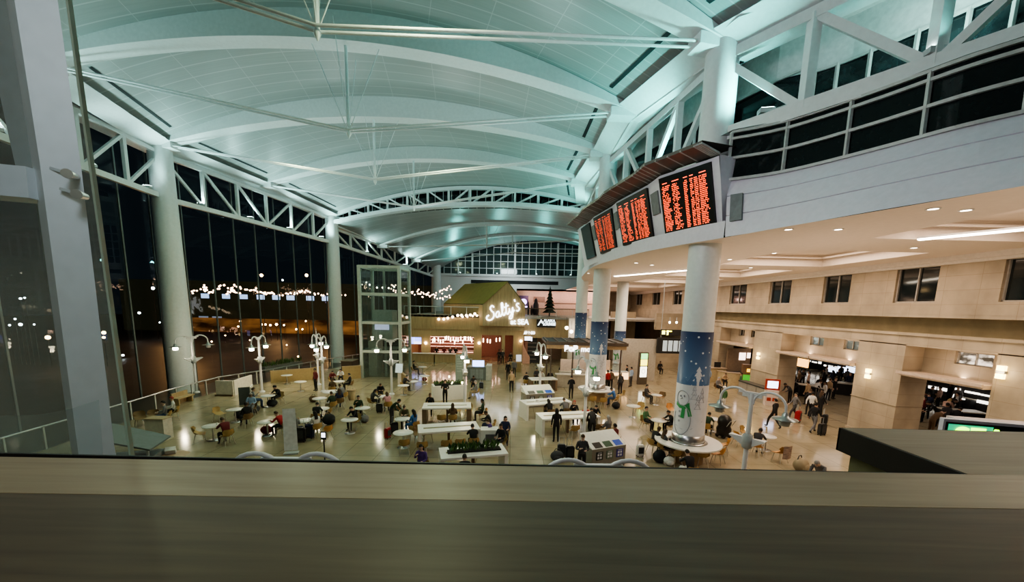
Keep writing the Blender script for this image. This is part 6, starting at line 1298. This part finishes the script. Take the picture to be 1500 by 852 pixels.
# -- aisle and restaurant entrance
stander('stand', 749, 574, 180, 'tan', 'black', 'brown', 'long', 'person in long tan coat standing in the aisle')
stander('stand', 744, 556, 160, 'black', 'black', 'black', 'short', 'person in black behind the tan coated one in the aisle')
stander('stand', 753, 552, 200, 'grey', 'charcoal', 'brown', 'short', 'person in grey behind the tan coated one in the aisle')
stander('phone', 731, 533.5, 170, 'black', 'black', 'black', 'short', 'left of two people in black at the restaurant door')
stander('stand', 736, 533, 190, 'charcoal', 'black', 'black', 'long', 'right of two people in dark clothes at the restaurant door')
S('sit', 748, 521, 180, 'black', 'black', 'black', 'short', 'person in black seated right of the restaurant door')
for k, (px, py, c, h) in enumerate(((640, 516, 'black', 'black'), (651, 519, 'maroon', 'brown'), (660, 516, 'charcoal', 'black'), (668, 520, 'black', 'brown'))):
    p = at(px, py, Y=47.2); person('stand', p.x, 47.0, PI, c, 'black', h, 'short', ['person in black at the left end of the restaurant bar', 'person in maroon at the restaurant bar', 'person in charcoal at the restaurant bar', 'person in black at the right of the restaurant bar'][k])
# -- right tables
S('sit', 771, 553, 0, 'black', 'black', 'black', 'short', 'person in black left of the far pale table, back turned')
table_sitter('lean', '4', .45, 'black', 'charcoal', 'black', 'long', 'person in black coat at the right rear table, back turned')
table_sitter('lean', '4', .80, 'grey', 'charcoal', 'brown', 'short', 'person in grey jacket at the right rear table, back turned')
S('sip', 841, 597, 185, 'black', 'black', 'red', 'long', 'person in black with reddish hair at the right rear table corner')
stander('stand', 814, 647, 5, 'black', 'black', 'black', 'long', 'person standing in long black coat left of the right front table')
stander('bend', 867, 642, 0, 'black', 'black', 'black', 'short', 'person in black standing at the right front table behind the lamp post')
S('lean', 871, 601, 185, 'black', 'black', 'black', 'short', 'person in black behind the right front table at its far corner')
S('lean', 857, 603, 185, 'red', 'black', 'brown', 'short', 'person in red behind the right front table', ck='brown')
S('sit', 891, 621, 30, 'grey', 'tan', 'grey', 'long', 'person with long grey hair right of the right front table')
S('sit', 901, 634, 40, 'maroon', 'black', 'black', 'short', 'person in maroon low beside the grey haired one', ck='brown')
stander('phone', 851, 696, 180, 'charcoal', 'black', 'brown', 'short', 'person in dark grey in front of the near recycling cabinet')
stander('phone', 836, 584, 0, 'black', 'black', 'black', 'short', 'person standing in black before the right display fridge')
S('lean', 901, 576, 60, 'blue', 'jeans', 'black', 'short', 'person in blue at the second column counter', ck='tan')
stander('stand', 889, 572, 20, 'red', 'black', 'black', 'short', 'person in red vest right of the second wrapped column')
stander('stand', 894, 571, 0, 'brown', 'black', 'black', 'short', 'person in brown beside the red vest, at the pastry case')
stander('stand', 917, 562, 60, 'black', 'black', 'black', 'short', 'person in black, left of the pair queueing by the lit totem')
stander('stand', 923.5, 566, 40, 'light blue', 'charcoal', 'black', 'short', 'person in pale blue queueing by the lit totem')
stander('stand', 908, 577, 20, 'charcoal', 'black', 'grey', 'short', 'person in charcoal beside the pastry case, back turned')
S('sit', 947, 572, 'W', 'charcoal', 'charcoal', 'black', 'short', 'person in charcoal seated in front of the lit totem', ck='brown')
S('sit', 948, 607, 'X', 'green', 'black', 'black', 'short', 'person in green left of the table by snowman column')
S('lean', 976, 611, 'X', 'black', 'black', 'black', 'short', 'person in black right of the table by snowman column')
S('lean', 958, 637, -70, 'black', 'black', 'brown', 'short', 'person in black coat left of the snowman counter')
S('sip', 973, 643, -80, 'charcoal', 'black', 'brown', 'long', 'person in charcoal left of the snowman counter, nearer the column')
S('lean', 1012, 676, 10, 'black', 'white', 'black', 'short', 'person in black low in front of the snowman counter')
S('lean', 1036, 615, 'Y', 'dark green', 'black', 'black', 'short', 'person in dark green right of the snowman column')
S('lean', 1110, 640, 'Z', 'charcoal', 'white', 'black', 'short', 'person bent over the table behind the big lamp post', ck='orange')
# -- beige concourse
stander('walk', 1132, 626, 20, 'black', 'black', 'black', 'short', 'person in black walking alone right of the red kiosk')
stander('walk', 1162, 614, 80, 'grey', 'charcoal', 'black', 'short', 'person in grey walking beside a red suitcase')
stander('walk', 1190, 633, -70, 'black', 'grey', 'black', 'short', 'person in black walking with a black trolley case')
stander('walk', 1186, 612, -60, 'white', 'black', 'black', 'short', 'person in white shirt walking behind the black trolley case')
stander('walk', 1199, 611, -80, 'black', 'black', 'brown', 'long', 'person in black with long hair walking by the black trolley group')
stander('stand', 1058, 603, 20, 'green', 'white', 'white', 'hat', 'person in green vest and white cap left of the big lamp post')
stander('stand', 1083, 575, 60, 'green', 'black', 'black', 'short', 'person in green top in front of the drinks fridge')
stander('stand', 1036, 566, 0, 'light blue', 'black', 'black', 'short', 'person in pale blue just right of the snowman column')
S('sit', 1052, 560, 200, 'grey', 'black', 'grey', 'short', 'person in grey seated right of the snowman column', ck='brown')
S('lean', 1062, 552, 160, 'tan', 'black', 'brown', 'short', 'person in tan near the curved beige desk', ck='brown')
stander('stand', 1071, 549, 160, 'black', 'black', 'black', 'short', 'person in black behind the curved beige desk')
S('sit', 967, 535, 180, 'black', 'black', 'black', 'short', 'person in black at the beige service desk', ck='brown')
stander('bend', 1198, 728, 120, 'grey', 'black', 'grey', 'short', 'person in grey just above the rail near its right end')
# -- queue in the two shop openings
Q = [(1160, 572, 'black', 'short', 'stand', 100), (1168, 570, 'brown', 'long', 'stand', 80), (1174, 568, 'black', 'short', 'phone', 120), (1190, 585, 'white', 'short', 'bend', -90), (1182, 572, 'peach', 'long', 'stand', 60), (1198, 582, 'black', 'short', 'stand', -60), (1204, 568, 'charcoal', 'short', 'stand', 30), (1212, 586, 'tan', 'short', 'stand', -80), (1217, 570, 'navy', 'long', 'phone', 0), (1226, 568, 'black', 'short', 'stand', 40), (1196, 602, 'black', 'short', 'bend', -60), (1238, 566, 'grey', 'short', 'stand', 0), (1208, 562, 'white', 'short', 'stand', 200), (1230, 560, 'black', 'long', 'stand', 180), (1156, 590, 'charcoal', 'short', 'bend', 90), (1166, 584, 'black', 'long', 'bend', 100), (1180, 592, 'tan', 'short', 'stand', 20), (1183, 607, 'black', 'short', 'phone', -20), (1205, 592, 'white', 'long', 'stand', 70), (1220, 584, 'black', 'short', 'stand', 200), (1242, 574, 'navy', 'short', 'stand', 160)]
QL = ['black jacketed person at the left end of the shop queue', 'brown coated person at the left end of the shop queue', 'person in black with a phone in the shop queue', 'person in white bending in the shop queue', 'person in peach top in the shop queue', 'person in black near the middle of the shop queue', 'person in charcoal deeper in the shop queue', 'person in tan near the black counter of the queue', 'person in navy with a phone in the shop queue', 'person in black by the black counter of the queue', 'person in black bending at the front of the shop queue', 'person in grey at the right back of the shop queue', 'person in white behind the shop queue counter', 'person in black with long hair behind the queue counter', 'person in charcoal stooping at the left front of the queue', 'long haired person in black stooping at the left front of the queue', 'person in tan at the front of the queue, facing in', 'person in black with a phone at the front of the queue', 'long haired person in white at the front of the queue', 'person in black facing out beside the queue counter', 'person in navy at the right end of the queue counter']
for k, (px, py, c, st, ps, d) in enumerate(Q): p = at(px, py, Z=0); person(ps, p.x, p.y, math.radians(d), c, 'black', ('black', 'brown')[k % 2], st, QL[k])
Q2 = [(1328, 612, 'white', 'short', 'phone', -60, 'person in white shirt at left of the right hand shop'), (1344, 606, 'maroon', 'short', 'bend', -80, 'person in dark red inside the right hand shop'), (1362, 637, 'brown', 'short', 'bend', -100, 'person in brown trousers bending at the right hand shop front'), (1372, 600, 'peach', 'short', 'stand', 20, 'person in peach top with back turned in the right hand shop'), (1380, 618, 'peach', 'long', 'bend', -70, 'blond person in peach leaning over in the right hand shop'), (1388, 594, 'black', 'short', 'stand', 0, 'person in black deep inside the right hand shop'), (1398, 600, 'grey', 'short', 'stand', 120, 'person in grey beside the pale display counter'), (1352, 592, 'black', 'long', 'stand', 30, 'person in black with long hair in the right hand shop'), (1319, 606, 'red', 'short', 'stand', 80, 'person in red half hidden by the wide pier'), (1406, 592, 'white', 'short', 'stand', 170, 'person in white behind the pale display counter'), (1338, 590, 'black', 'short', 'stand', 170, 'person in black at the lit shelving of the right hand shop'), (1391, 634, 'black', 'short', 'bend', -80, 'person in black bending beside the black shop counter'), (1360, 600, 'black', 'short', 'phone', 200, 'person in black with a phone in the right hand shop'), (1336, 622, 'black', 'short', 'stand', 10, 'person in black at the front left of the right hand shop'), (1349, 618, 'maroon', 'long', 'stand', 30, 'long haired person in maroon in the right hand shop'), (1355, 613, 'navy', 'short', 'phone', -30, 'person in navy with a phone in the right hand shop'), (1369, 624, 'black', 'long', 'bend', 60, 'long haired person in black stooping in the right hand shop'), (1381, 632, 'charcoal', 'short', 'stand', -20, 'person in charcoal at the front of the right hand shop'), (1397, 612, 'white', 'short', 'stand', 40, 'person in white shirt right of the crowd in the right hand shop'), (1404, 618, 'black', 'short', 'bend', 90, 'person in black stooping over the shop counter'), (1326, 628, 'black', 'short', 'stand', 60, 'person in black at the edge of the wide pier')]
for px, py, c, st, ps, d, lb in Q2: p = at(px, py, Z=0); person(ps, p.x, p.y, math.radians(d), c, 'brown' if 'brown' in lb else 'black', 'blond' if 'blond' in lb else 'black', st, lb)
# people around the food kiosk
for k, (px, py, c, h, lb) in enumerate(((786, 546, 'charcoal', 'black', 'person in charcoal left of the food kiosk, far table'), (793, 548, 'white', 'brown', 'person in white left of the food kiosk, far table'), (806, 549, 'black', 'black', 'person in black under the kiosk canopy at left'), (822, 540, 'black', 'brown', 'person in black under the kiosk canopy, middle'), (832, 541, 'peach', 'brown', 'person in peach under the kiosk canopy, middle'), (843, 544, 'maroon', 'black', 'person in maroon under the kiosk canopy, right'), (857, 543, 'black', 'black', 'person in black beside the second column, kiosk side'))):
    S(('sit', 'lean')[k % 2], px, py, 180, c, 'black', h, 'short', lb, ck='brown')
# ================================================================== LUGGAGE AND BAGS
LUG = {}
def lug_meshes():
    m = MB(); m.lathe([(.01, 0)], 3) if 0 else None
    bm = bmesh.new(); bmesh.ops.create_cube(bm, size=1); bmesh.ops.scale(bm, vec=(.42, .26, .60), verts=bm.verts); bmesh.ops.bevel(bm, geom=list(bm.edges), offset=.045, segments=2, affect='EDGES'); bmesh.ops.translate(bm, vec=(0, 0, .36), verts=bm.verts)
    me = bpy.data.meshes.new('shell'); bm.to_mesh(me); bm.free(); me.materials.append(PH[1]); LUG['shell'] = me
    m = MB(); m.tube([(-.12, .08, .64), (-.12, .08, 1.0), (.12, .08, 1.0), (.12, .08, .64)], .012, 6); LUG['handle'] = m.mesh('handle', grey_steel)
    m = MB(); m.ball((0, 0, .035), .035, 8, 6); LUG['wheel'] = m.mesh('wheel', black_metal)
    m = MB(); m.box(-.15, .15, -.135, -.128, .2, .55); LUG['front_pocket'] = m.mesh('front_pocket', mat('pocket_dark', (.04, .04, .045)))
    m = MB(); m.ball((0, 0, .20), (.26, .18, .20), 12, 8); m.ball((0, -.12, .15), (.17, .1, .13), 10, 6); LUG['bag'] = m.mesh('bag_body', PH[1])
    m = MB(); m.tube([(-.12, .05, .36), (-.06, .05, .46), (.06, .05, .46), (.12, .05, .36)], .014, 6); LUG['strap'] = m.mesh('strap', mat('strap_dark', (.02, .02, .02)))
lug_meshes()
def suitcase(px, py, deg, c, label, s=1.0, up=True, xyz=None):
    p = at(px, py, Z=0) if xyz is None else Vector(xyz); t = thing('suitcase', label, 'suitcase', (p.x, p.y, 0), math.radians(deg), 'suitcases'); t.scale = (s,)*3
    o = link('shell', LUG['shell'], t); o.material_slots[0].link = 'OBJECT'; o.material_slots[0].material = mat('case_'+c.replace(' ', '_'), TOPC[c], rough=.4)
    if up: link('handle', LUG['handle'], t)
    link('front_pocket', LUG['front_pocket'], t)
    for x in (-.15, .15):
        for y in (-.08, .08): link('wheel', LUG['wheel'], t, (x, y, 0))
def bag(px, py, deg, c, label, s=1.0):
    p = at(px, py, Z=0); t = thing('bag', label, 'bag', (p.x, p.y, 0), math.radians(deg), 'bags on the floor'); t.scale = (s,)*3
    o = link('bag_body', LUG['bag'], t); o.material_slots[0].link = 'OBJECT'; o.material_slots[0].material = cloth(c); link('strap', LUG['strap'], t)
for a in [(391, 635, 20, 'maroon', 'dark red bag under the red jacket diner\'s table', 1.1), (399, 595, 40, 'black', 'black bag under the half wall lamp table', 1.2), (352, 612, 10, 'black', 'black bag left under the dark bags table', 1.2), (373, 604, 50, 'charcoal', 'charcoal bag right under the dark bags table', 1.2), (482, 621, 70, 'black', 'black duffel right of the heaped luggage chair', 1.5), (459, 588, 0, 'brown', 'brown bag left of the table by lamp pair', 1.1), (534, 618, 60, 'grey', 'grey bag on the floor behind the bare pedestal table', 1.1), (622, 558, 0, 'maroon', 'small dark red bag near the restaurant bench table', .9), (902, 598, 20, 'black', 'black bag on the floor right of the second column counter', 1.2), (980, 681, 0, 'white', 'white plastic shopping bag beside the snowman counter', 1.0), (965, 676, 40, 'black', 'black bag below the white shopping bag', 1.4), (816, 675, 0, 'charcoal', 'charcoal bag beside the black cases at the rail', 1.2), (1172, 690, 30, 'khaki', 'yellow beige bag just above the rail at right', 1.5)]: bag(*a)
for a in [(441, 647, 10, 'black', 'black suitcase in front of the heaped luggage table, left one', 1.1), (455, 641, -20, 'navy', 'black suitcase in front of the heaped luggage table, right one', 1.1), (568, 642, 70, 'red', 'bright red suitcase before the person bending over', .85), (578, 634, 20, 'black', 'black suitcase behind the bright red one', .9), (822, 668, 0, 'charcoal', 'dark case left of two near the rail right of centre', .9), (834, 672, 10, 'black', 'black case right of two near the rail right of centre', .95), (937, 668, 10, 'white', 'white and black cabin case with raised handle', .85), (1168, 618, 40, 'red', 'bright red suitcase wheeled on the beige floor', 1.1), (1203, 637, 15, 'black', 'black trolley case wheeled on the beige floor', 1.0), (768, 601, 0, 'black', 'black case left of the right rear table', 1.0), (556, 604, 10, 'black', 'black case under the pink diner\'s table', .9), (1207, 622, 40, 'black', 'black case behind the wheeled trolley case', 1.0), (491, 594, 30, 'navy', 'navy case in front of the large round table', .9), (705, 569, 0, 'black', 'black case right of the central planter', .8)]: suitcase(*a)
p = at(1059, 640, Z=0); t = thing('covered_pushchair', 'big rounded black covered pushchair right of the snowman column', 'pushchair', p, .4)
m = MB(); m.lathe([(.01, .12), (.34, .14), (.38, .5), (.3, .66), (.35, .8), (.33, 1.05), (.2, 1.22), (.01, 1.28)], 18); m.build('hood', mat('pushchair_black', (.012, .012, .013), rough=.35), t)
for x in (-.22, .22):
    for y in (-.2, .2): m = MB(); m.lathe([(.02, -.03), (.1, -.03), (.1, .03), (.02, .03)], 12); o = m.build('wheel', black_metal, t, (x, y, .1)); o.rotation_euler = (0, PI/2, 0)
m = MB(); m.tube([(-.2, -.3, .7), (-.2, -.5, 1.05), (.2, -.5, 1.05), (.2, -.3, .7)], .015, 6); m.build('push_bar', grey_steel, t)
p = at(717, 658, Z=0); t = thing('service_cart', 'white box cart with a dark sign plate, left of the aisle group', 'cart', p, .1); m = MB(); m.box(-.42, .42, 0, .6, .08, .95); m.build('body', slab, t); m = MB(); m.box(-.2, .28, -.02, 0, .35, .75); m.build('sign_plate', mat('cart_plate', (.12, .12, .12)), t)
for x in (-.35, .35):
    for y in (.08, .5): m = MB(); m.ball((x, y, .05), .05, 8, 6); m.build('wheel', black_metal, t)
p = at(787, 587, Z=1.05); m = MB(); m.lathe([(.19, 0), (.18, .015), (.1, .02), (.1, .1), (.06, .13), (.01, .135)], 16); o = m.build('sun_hat', mat('hat_white', (.7, .68, .62)), None, (p.x, p.y, 1.0)); tag(o, 'white hat resting on the left end of the right rear table', 'hat')
p = TABLES['A']; t = thing('food_tray', 'white food tray on the maroon diner\'s table', 'tray', (p.x+.12, p.y, .746), .3); m = MB(); m.box(-.2, .2, -.14, .14, 0, .012); m.build('tray', lam, t); m = MB(); m.lathe([(.03, .012), (.04, .12), (.01, .12)], 12, (.08, .05, 0)); m.build('paper_cup', mat('cup_white', (.75, .74, .7)), t)
tb = chair  # striped coat hangs over the chair by the big lamp
p = at(1143, 662, Z=.45); m = MB(); m.grid([[(x, -.36-.04*math.cos(x*9)+.02*z, .86-z) for x in [-.24+.06*k for k in range(9)]] for z in (0, .15, .3, .45, .6)]); m.grid([[(x, -.36+.1*k, .87-.05*k) for x in (-.22, 0, .22)] for k in range(3)])
o = m.build('striped_coat', mat('coat_stripe', (.30, .22, .18), rough=.9, var=.45, scale=5, stretch=(1, 1, 5)), None, (p.x, p.y, 0)); o.rotation_euler.z = math.radians(15); tag(o, 'striped brown coat hung over a shell chair near the big lamp post', 'coat')
# small candles / cups of light on the centre planter
for k, (px, py) in enumerate(((658, 553), (662, 562), (677, 562))):
    p = at(px, py, Z=1.1); t = thing('table_light', ['left', 'middle', 'right'][k]+' small glowing table light on the central planter counter', 'lamp', (p.x, p.y, 1.1)); m = MB(); m.lathe([(.05, 0), (.07, .16), (.01, .16)], 10); m.build('glowing_cup', glow('candle_glow', (1, .85, .5), 6), t); m = MB(); m.lathe([(.06, -.01), (.06, 0), (.01, 0)], 10); m.build('foot', black_metal, t)
# ================================================================== NIGHT OUTSIDE
f = MB(); f.box(-260, -20, -60, 300, -4.2, -4.0); struct(f.build('ground_apron', mat('apron_asphalt', (.04, .033, .027), rough=.55, var=.3, scale=.3)))
def P3(px, py, Y): return at(px, py, Y=Y)
a, b = P3(180, 500, 130), P3(520, 468, 130)
t = thing('far_terminal', 'dark terminal building across the apron with blue panes for reflected screens and a painted amber glow', 'building', ((a.x+b.x)/2, 131, -4)); hw = (b.x-a.x)/2
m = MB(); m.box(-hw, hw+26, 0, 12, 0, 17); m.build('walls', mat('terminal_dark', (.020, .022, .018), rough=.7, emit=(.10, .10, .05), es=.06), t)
zz = P3(340, 434, 130).z+4
def wins(pxs, w, h, z, nm, g):
    for px in pxs: m = MB(); x = P3(px, 434, 130).x-(a.x+b.x)/2; m.box(x-w/2, x+w/2, -.1, 0, z-h/2, z+h/2); m.build(nm, g, t)
wins((297, 328, 354, 379, 402, 423, 452, 475), 2.6, 1.5, zz, 'reflection_pane', glow('blue_reflection_glow', (.42, .60, 1), 1.1))  # glowing panes stand in for bluish screens reflected in the glass wall
wins((292, 312), 3.2, 3.2, P3(300, 470, 130).z+4, 'lower_window', glow('blue_grey_window', (.35, .42, .6), .35))
am = mat('amber_wall_glow', (.05, .03, .02), rough=.8, emit=(1, .40, .12), es=.05); nt = am.node_tree; b_ = nt.nodes['Principled BSDF']
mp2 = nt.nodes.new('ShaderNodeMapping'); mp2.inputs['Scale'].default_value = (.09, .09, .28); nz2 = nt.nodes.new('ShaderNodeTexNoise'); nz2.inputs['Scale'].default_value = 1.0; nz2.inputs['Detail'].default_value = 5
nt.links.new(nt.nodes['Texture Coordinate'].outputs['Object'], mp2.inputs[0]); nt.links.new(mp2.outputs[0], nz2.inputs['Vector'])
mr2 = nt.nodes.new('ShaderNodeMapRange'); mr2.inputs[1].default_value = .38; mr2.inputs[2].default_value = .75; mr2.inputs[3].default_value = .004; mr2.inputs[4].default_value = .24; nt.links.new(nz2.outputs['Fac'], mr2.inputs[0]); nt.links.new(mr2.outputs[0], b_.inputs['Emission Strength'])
m = MB(); m.box(-hw*.55, hw+10, -.2, 0, P3(340, 497, 130).z+4, P3(340, 466, 130).z+4); m.build('amber_glow_band', am, t)  # amber light on the facade, painted on as a patchy glow
rnd = random.Random(11); m = MB(); m.ball((0, 0, 0), .30, 8, 6); bm_w = m.mesh('lens', glow('apron_lamp_warm', (1, .62, .3), 14)); m = MB(); m.ball((0, 0, 0), .30, 8, 6); bm_c = m.mesh('lens', glow('apron_lamp_cool', (.85, .95, 1), 12))
m = MB(); m.tube([(0, 0, -6), (0, 0, 0)], .06, 6); pole_me = m.mesh('mast', black_metal)
lampsx = [(383, 403, 1.3, 1), (449, 403, 1.3, 1), (414, 410, .8, 0), (224, 422, 1.2, 0), (30, 475, 1.3, 0), (14, 476, .8, 0), (22, 467, .8, 0), (50, 475, .7, 0), (70, 494, 1.9, 1), (152, 487, 1.6, 1), (152, 494, 1.2, 1), (141, 489, .9, 1), (204, 458, 1.0, 0), (30, 437, .9, 0), (36, 436, .7, 0), (383, 475, .9, 1), (389, 475, .8, 1), (396, 476, .9, 1), (405, 475, 1.1, 1), (416, 476, .8, 1), (434, 482, .8, 1), (443, 482, .7, 1), (352, 470, .8, 1), (234, 472, .6, 0), (180, 520, .6, 0), (196, 491, .6, 0), (463, 522, .8, 1), (437, 522, .6, 1), (310, 500, .6, 1), (349, 478, .7, 1), (366, 498, .5, 1), (420, 505, .5, 1), (160, 450, .6, 0), (448, 470, .7, 1), (330, 491, .5, 1)]
for k, (px, py, s_, w) in enumerate(lampsx):
    p = P3(px, py, 104+rnd.uniform(-8, 8) if px > 170 else 60)
    if p.z < -3.4: p = at(px, py, Z=-3.4)
    t = thing('apron_lamp', 'small %s night light outside beyond the glass wall' % ('amber' if w else 'white'), 'lamp', p, 0, ('amber' if w else 'white')+' night lights on the apron'); t.scale = (s_*(1 if px > 170 else .55),)*3
    link('lens', bm_w if w else bm_c, t); sc_ = t.scale[0]; m = MB(); m.tube([(0, 0, min(-.3, (-4-p.z)/sc_)), (0, 0, 0)], .05, 6); m.build('mast', black_metal, t)
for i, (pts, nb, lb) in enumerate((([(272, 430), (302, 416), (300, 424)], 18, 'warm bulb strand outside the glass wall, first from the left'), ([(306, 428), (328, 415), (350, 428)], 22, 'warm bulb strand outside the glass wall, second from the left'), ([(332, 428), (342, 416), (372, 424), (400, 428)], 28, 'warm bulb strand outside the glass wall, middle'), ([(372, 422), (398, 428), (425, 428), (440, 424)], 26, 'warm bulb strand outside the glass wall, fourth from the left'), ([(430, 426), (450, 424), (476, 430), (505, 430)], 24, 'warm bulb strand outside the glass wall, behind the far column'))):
    festoon([P3(x, y, 92) for x, y in pts], nb, lb, .19, (1, .62, .42), 7, .35, .25, 20+i)  # strands put outside in place of the indoor bulbs' reflections
for x, y in ((-60, 70), (-85, 95), (-45, 95), (-70, 115)): pointlight('apron_sodium', (x, y, 4.0), 1500, (1, .50, .20), .4)
# ================================================================== LIGHT
w = bpy.data.worlds.new('night'); SC.world = w; w.use_nodes = True; bg = w.node_tree.nodes['Background']; bg.inputs[0].default_value = (.010, .016, .022, 1); bg.inputs[1].default_value = .35
TEAL = (.22, 1, .92); COOL = (.58, 1, .95)
def uplight(x, y, z, tx, ty, tz, power, col, label):
    d = (Vector((tx, ty, tz))-Vector((x, y, z))).normalized(); t = thing('uplight', label, 'uplight', (x, y, z), 0, 'roof uplights on the edge trusses')
    m = MB(); m.obox((0, 0, -.12), (.5, .3, .16), math.atan2(d.y, d.x)); m.build('housing', grey_steel, t); m = MB(); m.obox((0, 0, -.03), (.42, .24, .02), math.atan2(d.y, d.x)); m.build('lens', glow('uplight_lens', (.75, 1, .97), 18), t)
    l = spot('uplight_beam', (x, y, z+.06), (tx, ty, tz), power, col, 125, 1.0, .25)
UPW = 1
for (xa, ya), (xb, yb), z0, z1, us in ((LP[2], LP[4], 14.4, 14.4, (.2, .45, .7, .92)), (LP[4], LP[6], 14.3, 13.9, (.15, .4, .65, .9)), (LP[6], LP[8], 13.9, 11.6, (.25, .6))):
    for u in us:
        x = xa+(xb-xa)*u; y = ya+(yb-ya)*u; z = z0+(z1-z0)*u+.4
        uplight(x, y, z, x+7, y+.5, z+5.2, 1300, COOL, 'small bright uplight on the left edge truss bottom chord')
for (xa, ya), (xb, yb), z0, us in (((15.3, 7.0), (8.1, 16.9), 13.75, (.15, .5, .85)), ((8.1, 16.9), (6.3, 28.0), 13.3, (.3, .75)), ((6.3, 28.0), (7.2, 41.0), 13.3, (.3, .75))):
    for u in us:
        x = xa+(xb-xa)*u; y = ya+(yb-ya)*u; uplight(x, y, z0+.5, x-5, y+.8, z0+6, 1300, TEAL, 'small bright uplight on the balcony truss bottom chord')
for x in (-9.5, -3, 4, 10): uplight(x, 69.4, 12.55, x-.5, 62, 17.5, 500, TEAL, 'small bright uplight on the ledge of the gridded end window')
arealight('end_wall_fill', (-1, 63, 13.5), 3, 260, (.85, .97, 1), (-1, 70, 9.5), 1)  # light added to lift the dark end wall, no fixture
for x, y in ((-17, 26), (-9, 24), (-1, 24), (-16, 38), (-8, 37)): arealight('roof_fill', (x, y, 13.2), 2.0, 70, (.80, 1, .97), (x, y, 20))
arealight('clerestory_fill', (13.5, 13.5, 14.6), 1.0, 120, (.55, 1, .92), (15, 15.5, 17.0), 4)  # added light, brightens the set-back upper wall
arealight('portal_fill', (-2.6, 1.6, 10.6), 1.2, 60, (.82, .92, 1), (-5.1, 4.6, 7.2))  # unseen lamp added to brighten the portal post
arealight('fascia_fill', (-2, 8, 13.0), 2.0, 260, (.95, .92, 1), (9.5, 13, 10.6))  # neutral fill added in mid air for the balcony fascia
# warm concourse lighting
for x0, x1, y0, y1 in trays:
    arealight('tray_light', ((x0+x1)/2, (y0+y1)/2, 10.05), x1-x0-1.2, 330, (1, .78, .60), None, y1-y0-1.4)
for y in (8, 15, 22, 29, 36): arealight('soffit_wash', (11.5 if y < 25 else 9, y, 4.6), .5, 60, (1, .76, .58), (13, y, 9.6))
DL_ = thing('downlight', 'small round recessed downlight in the concourse soffit', 'downlight', (12.1, 15.2, 9.54), 0, 'soffit downlights')
m = MB(); m.lathe([(.01, 0), (.11, 0)], 14); m.build('lens', glow('downlight_lens', (1, .88, .7), 10), DL_); m = MB(); m.lathe([(.11, -.01), (.15, -.01), (.15, .01)], 14); m.build('trim_ring', white_paint, DL_)
dl = [(1155, 336), (1228, 336), (1298, 345), (1367, 306), (1415, 308), (1339, 363), (1473, 347), (1069, 380), (1134, 371), (1123, 388), (1182, 382), (862, 400), (900, 404), (932, 385), (955, 388), (1100, 392)]
for k, (px, py) in enumerate(dl):
    p = at(px, py, Z=9.54)
    inside = any(t[0] < p.x < t[1] and t[2] < p.y < t[3] for t in trays)
    if inside: p = at(px, py, Z=10.13)
    if k == 0: DL_.location = (p.x, p.y, 9.54 if not inside else 10.13)
    else: dup(DL_, (p.x, p.y, 9.54 if not inside else 10.13), 0, DL_['label'])
for y0, y1 in ((16, 19.8), (22.5, 29), (32.3, 37.6)): arealight('shop_light', (24.6, (y0+y1)/2, 3.9), 4.5, 75, (1, .80, .66), None, y1-y0-.6)
arealight('far_concourse', (14.5, 56, 9.3), 6, 420, (1, .76, .58), None, 12)
# soft general fill of the hall: greenish unseen area lights below the roof
for x, y in ((-15, 14), (-3, 13), (-16, 28), (-5, 27), (-14, 40), (-3, 40)):
    arealight('hall_fill', (x, y, 17.2), 1.2, 230, (.86, 1, .62))
arealight('mezzanine_fill', (-2.0, -3.2, 10.5), 3.0, 70, (1, .90, .74), (0, 1, 6.4))
SC.view_settings.view_transform = 'AgX'; SC.view_settings.look = 'AgX - Medium High Contrast'; SC.view_settings.exposure = 0.65
SC.cycles.use_denoising = True
SC.cycles.max_bounces = 6; SC.cycles.diffuse_bounces = 3; SC.cycles.glossy_bounces = 3; SC.cycles.transparent_max_bounces = 12; SC.cycles.sample_clamp_indirect = 6; SC.cycles.caustics_reflective = False; SC.cycles.caustics_refractive = False
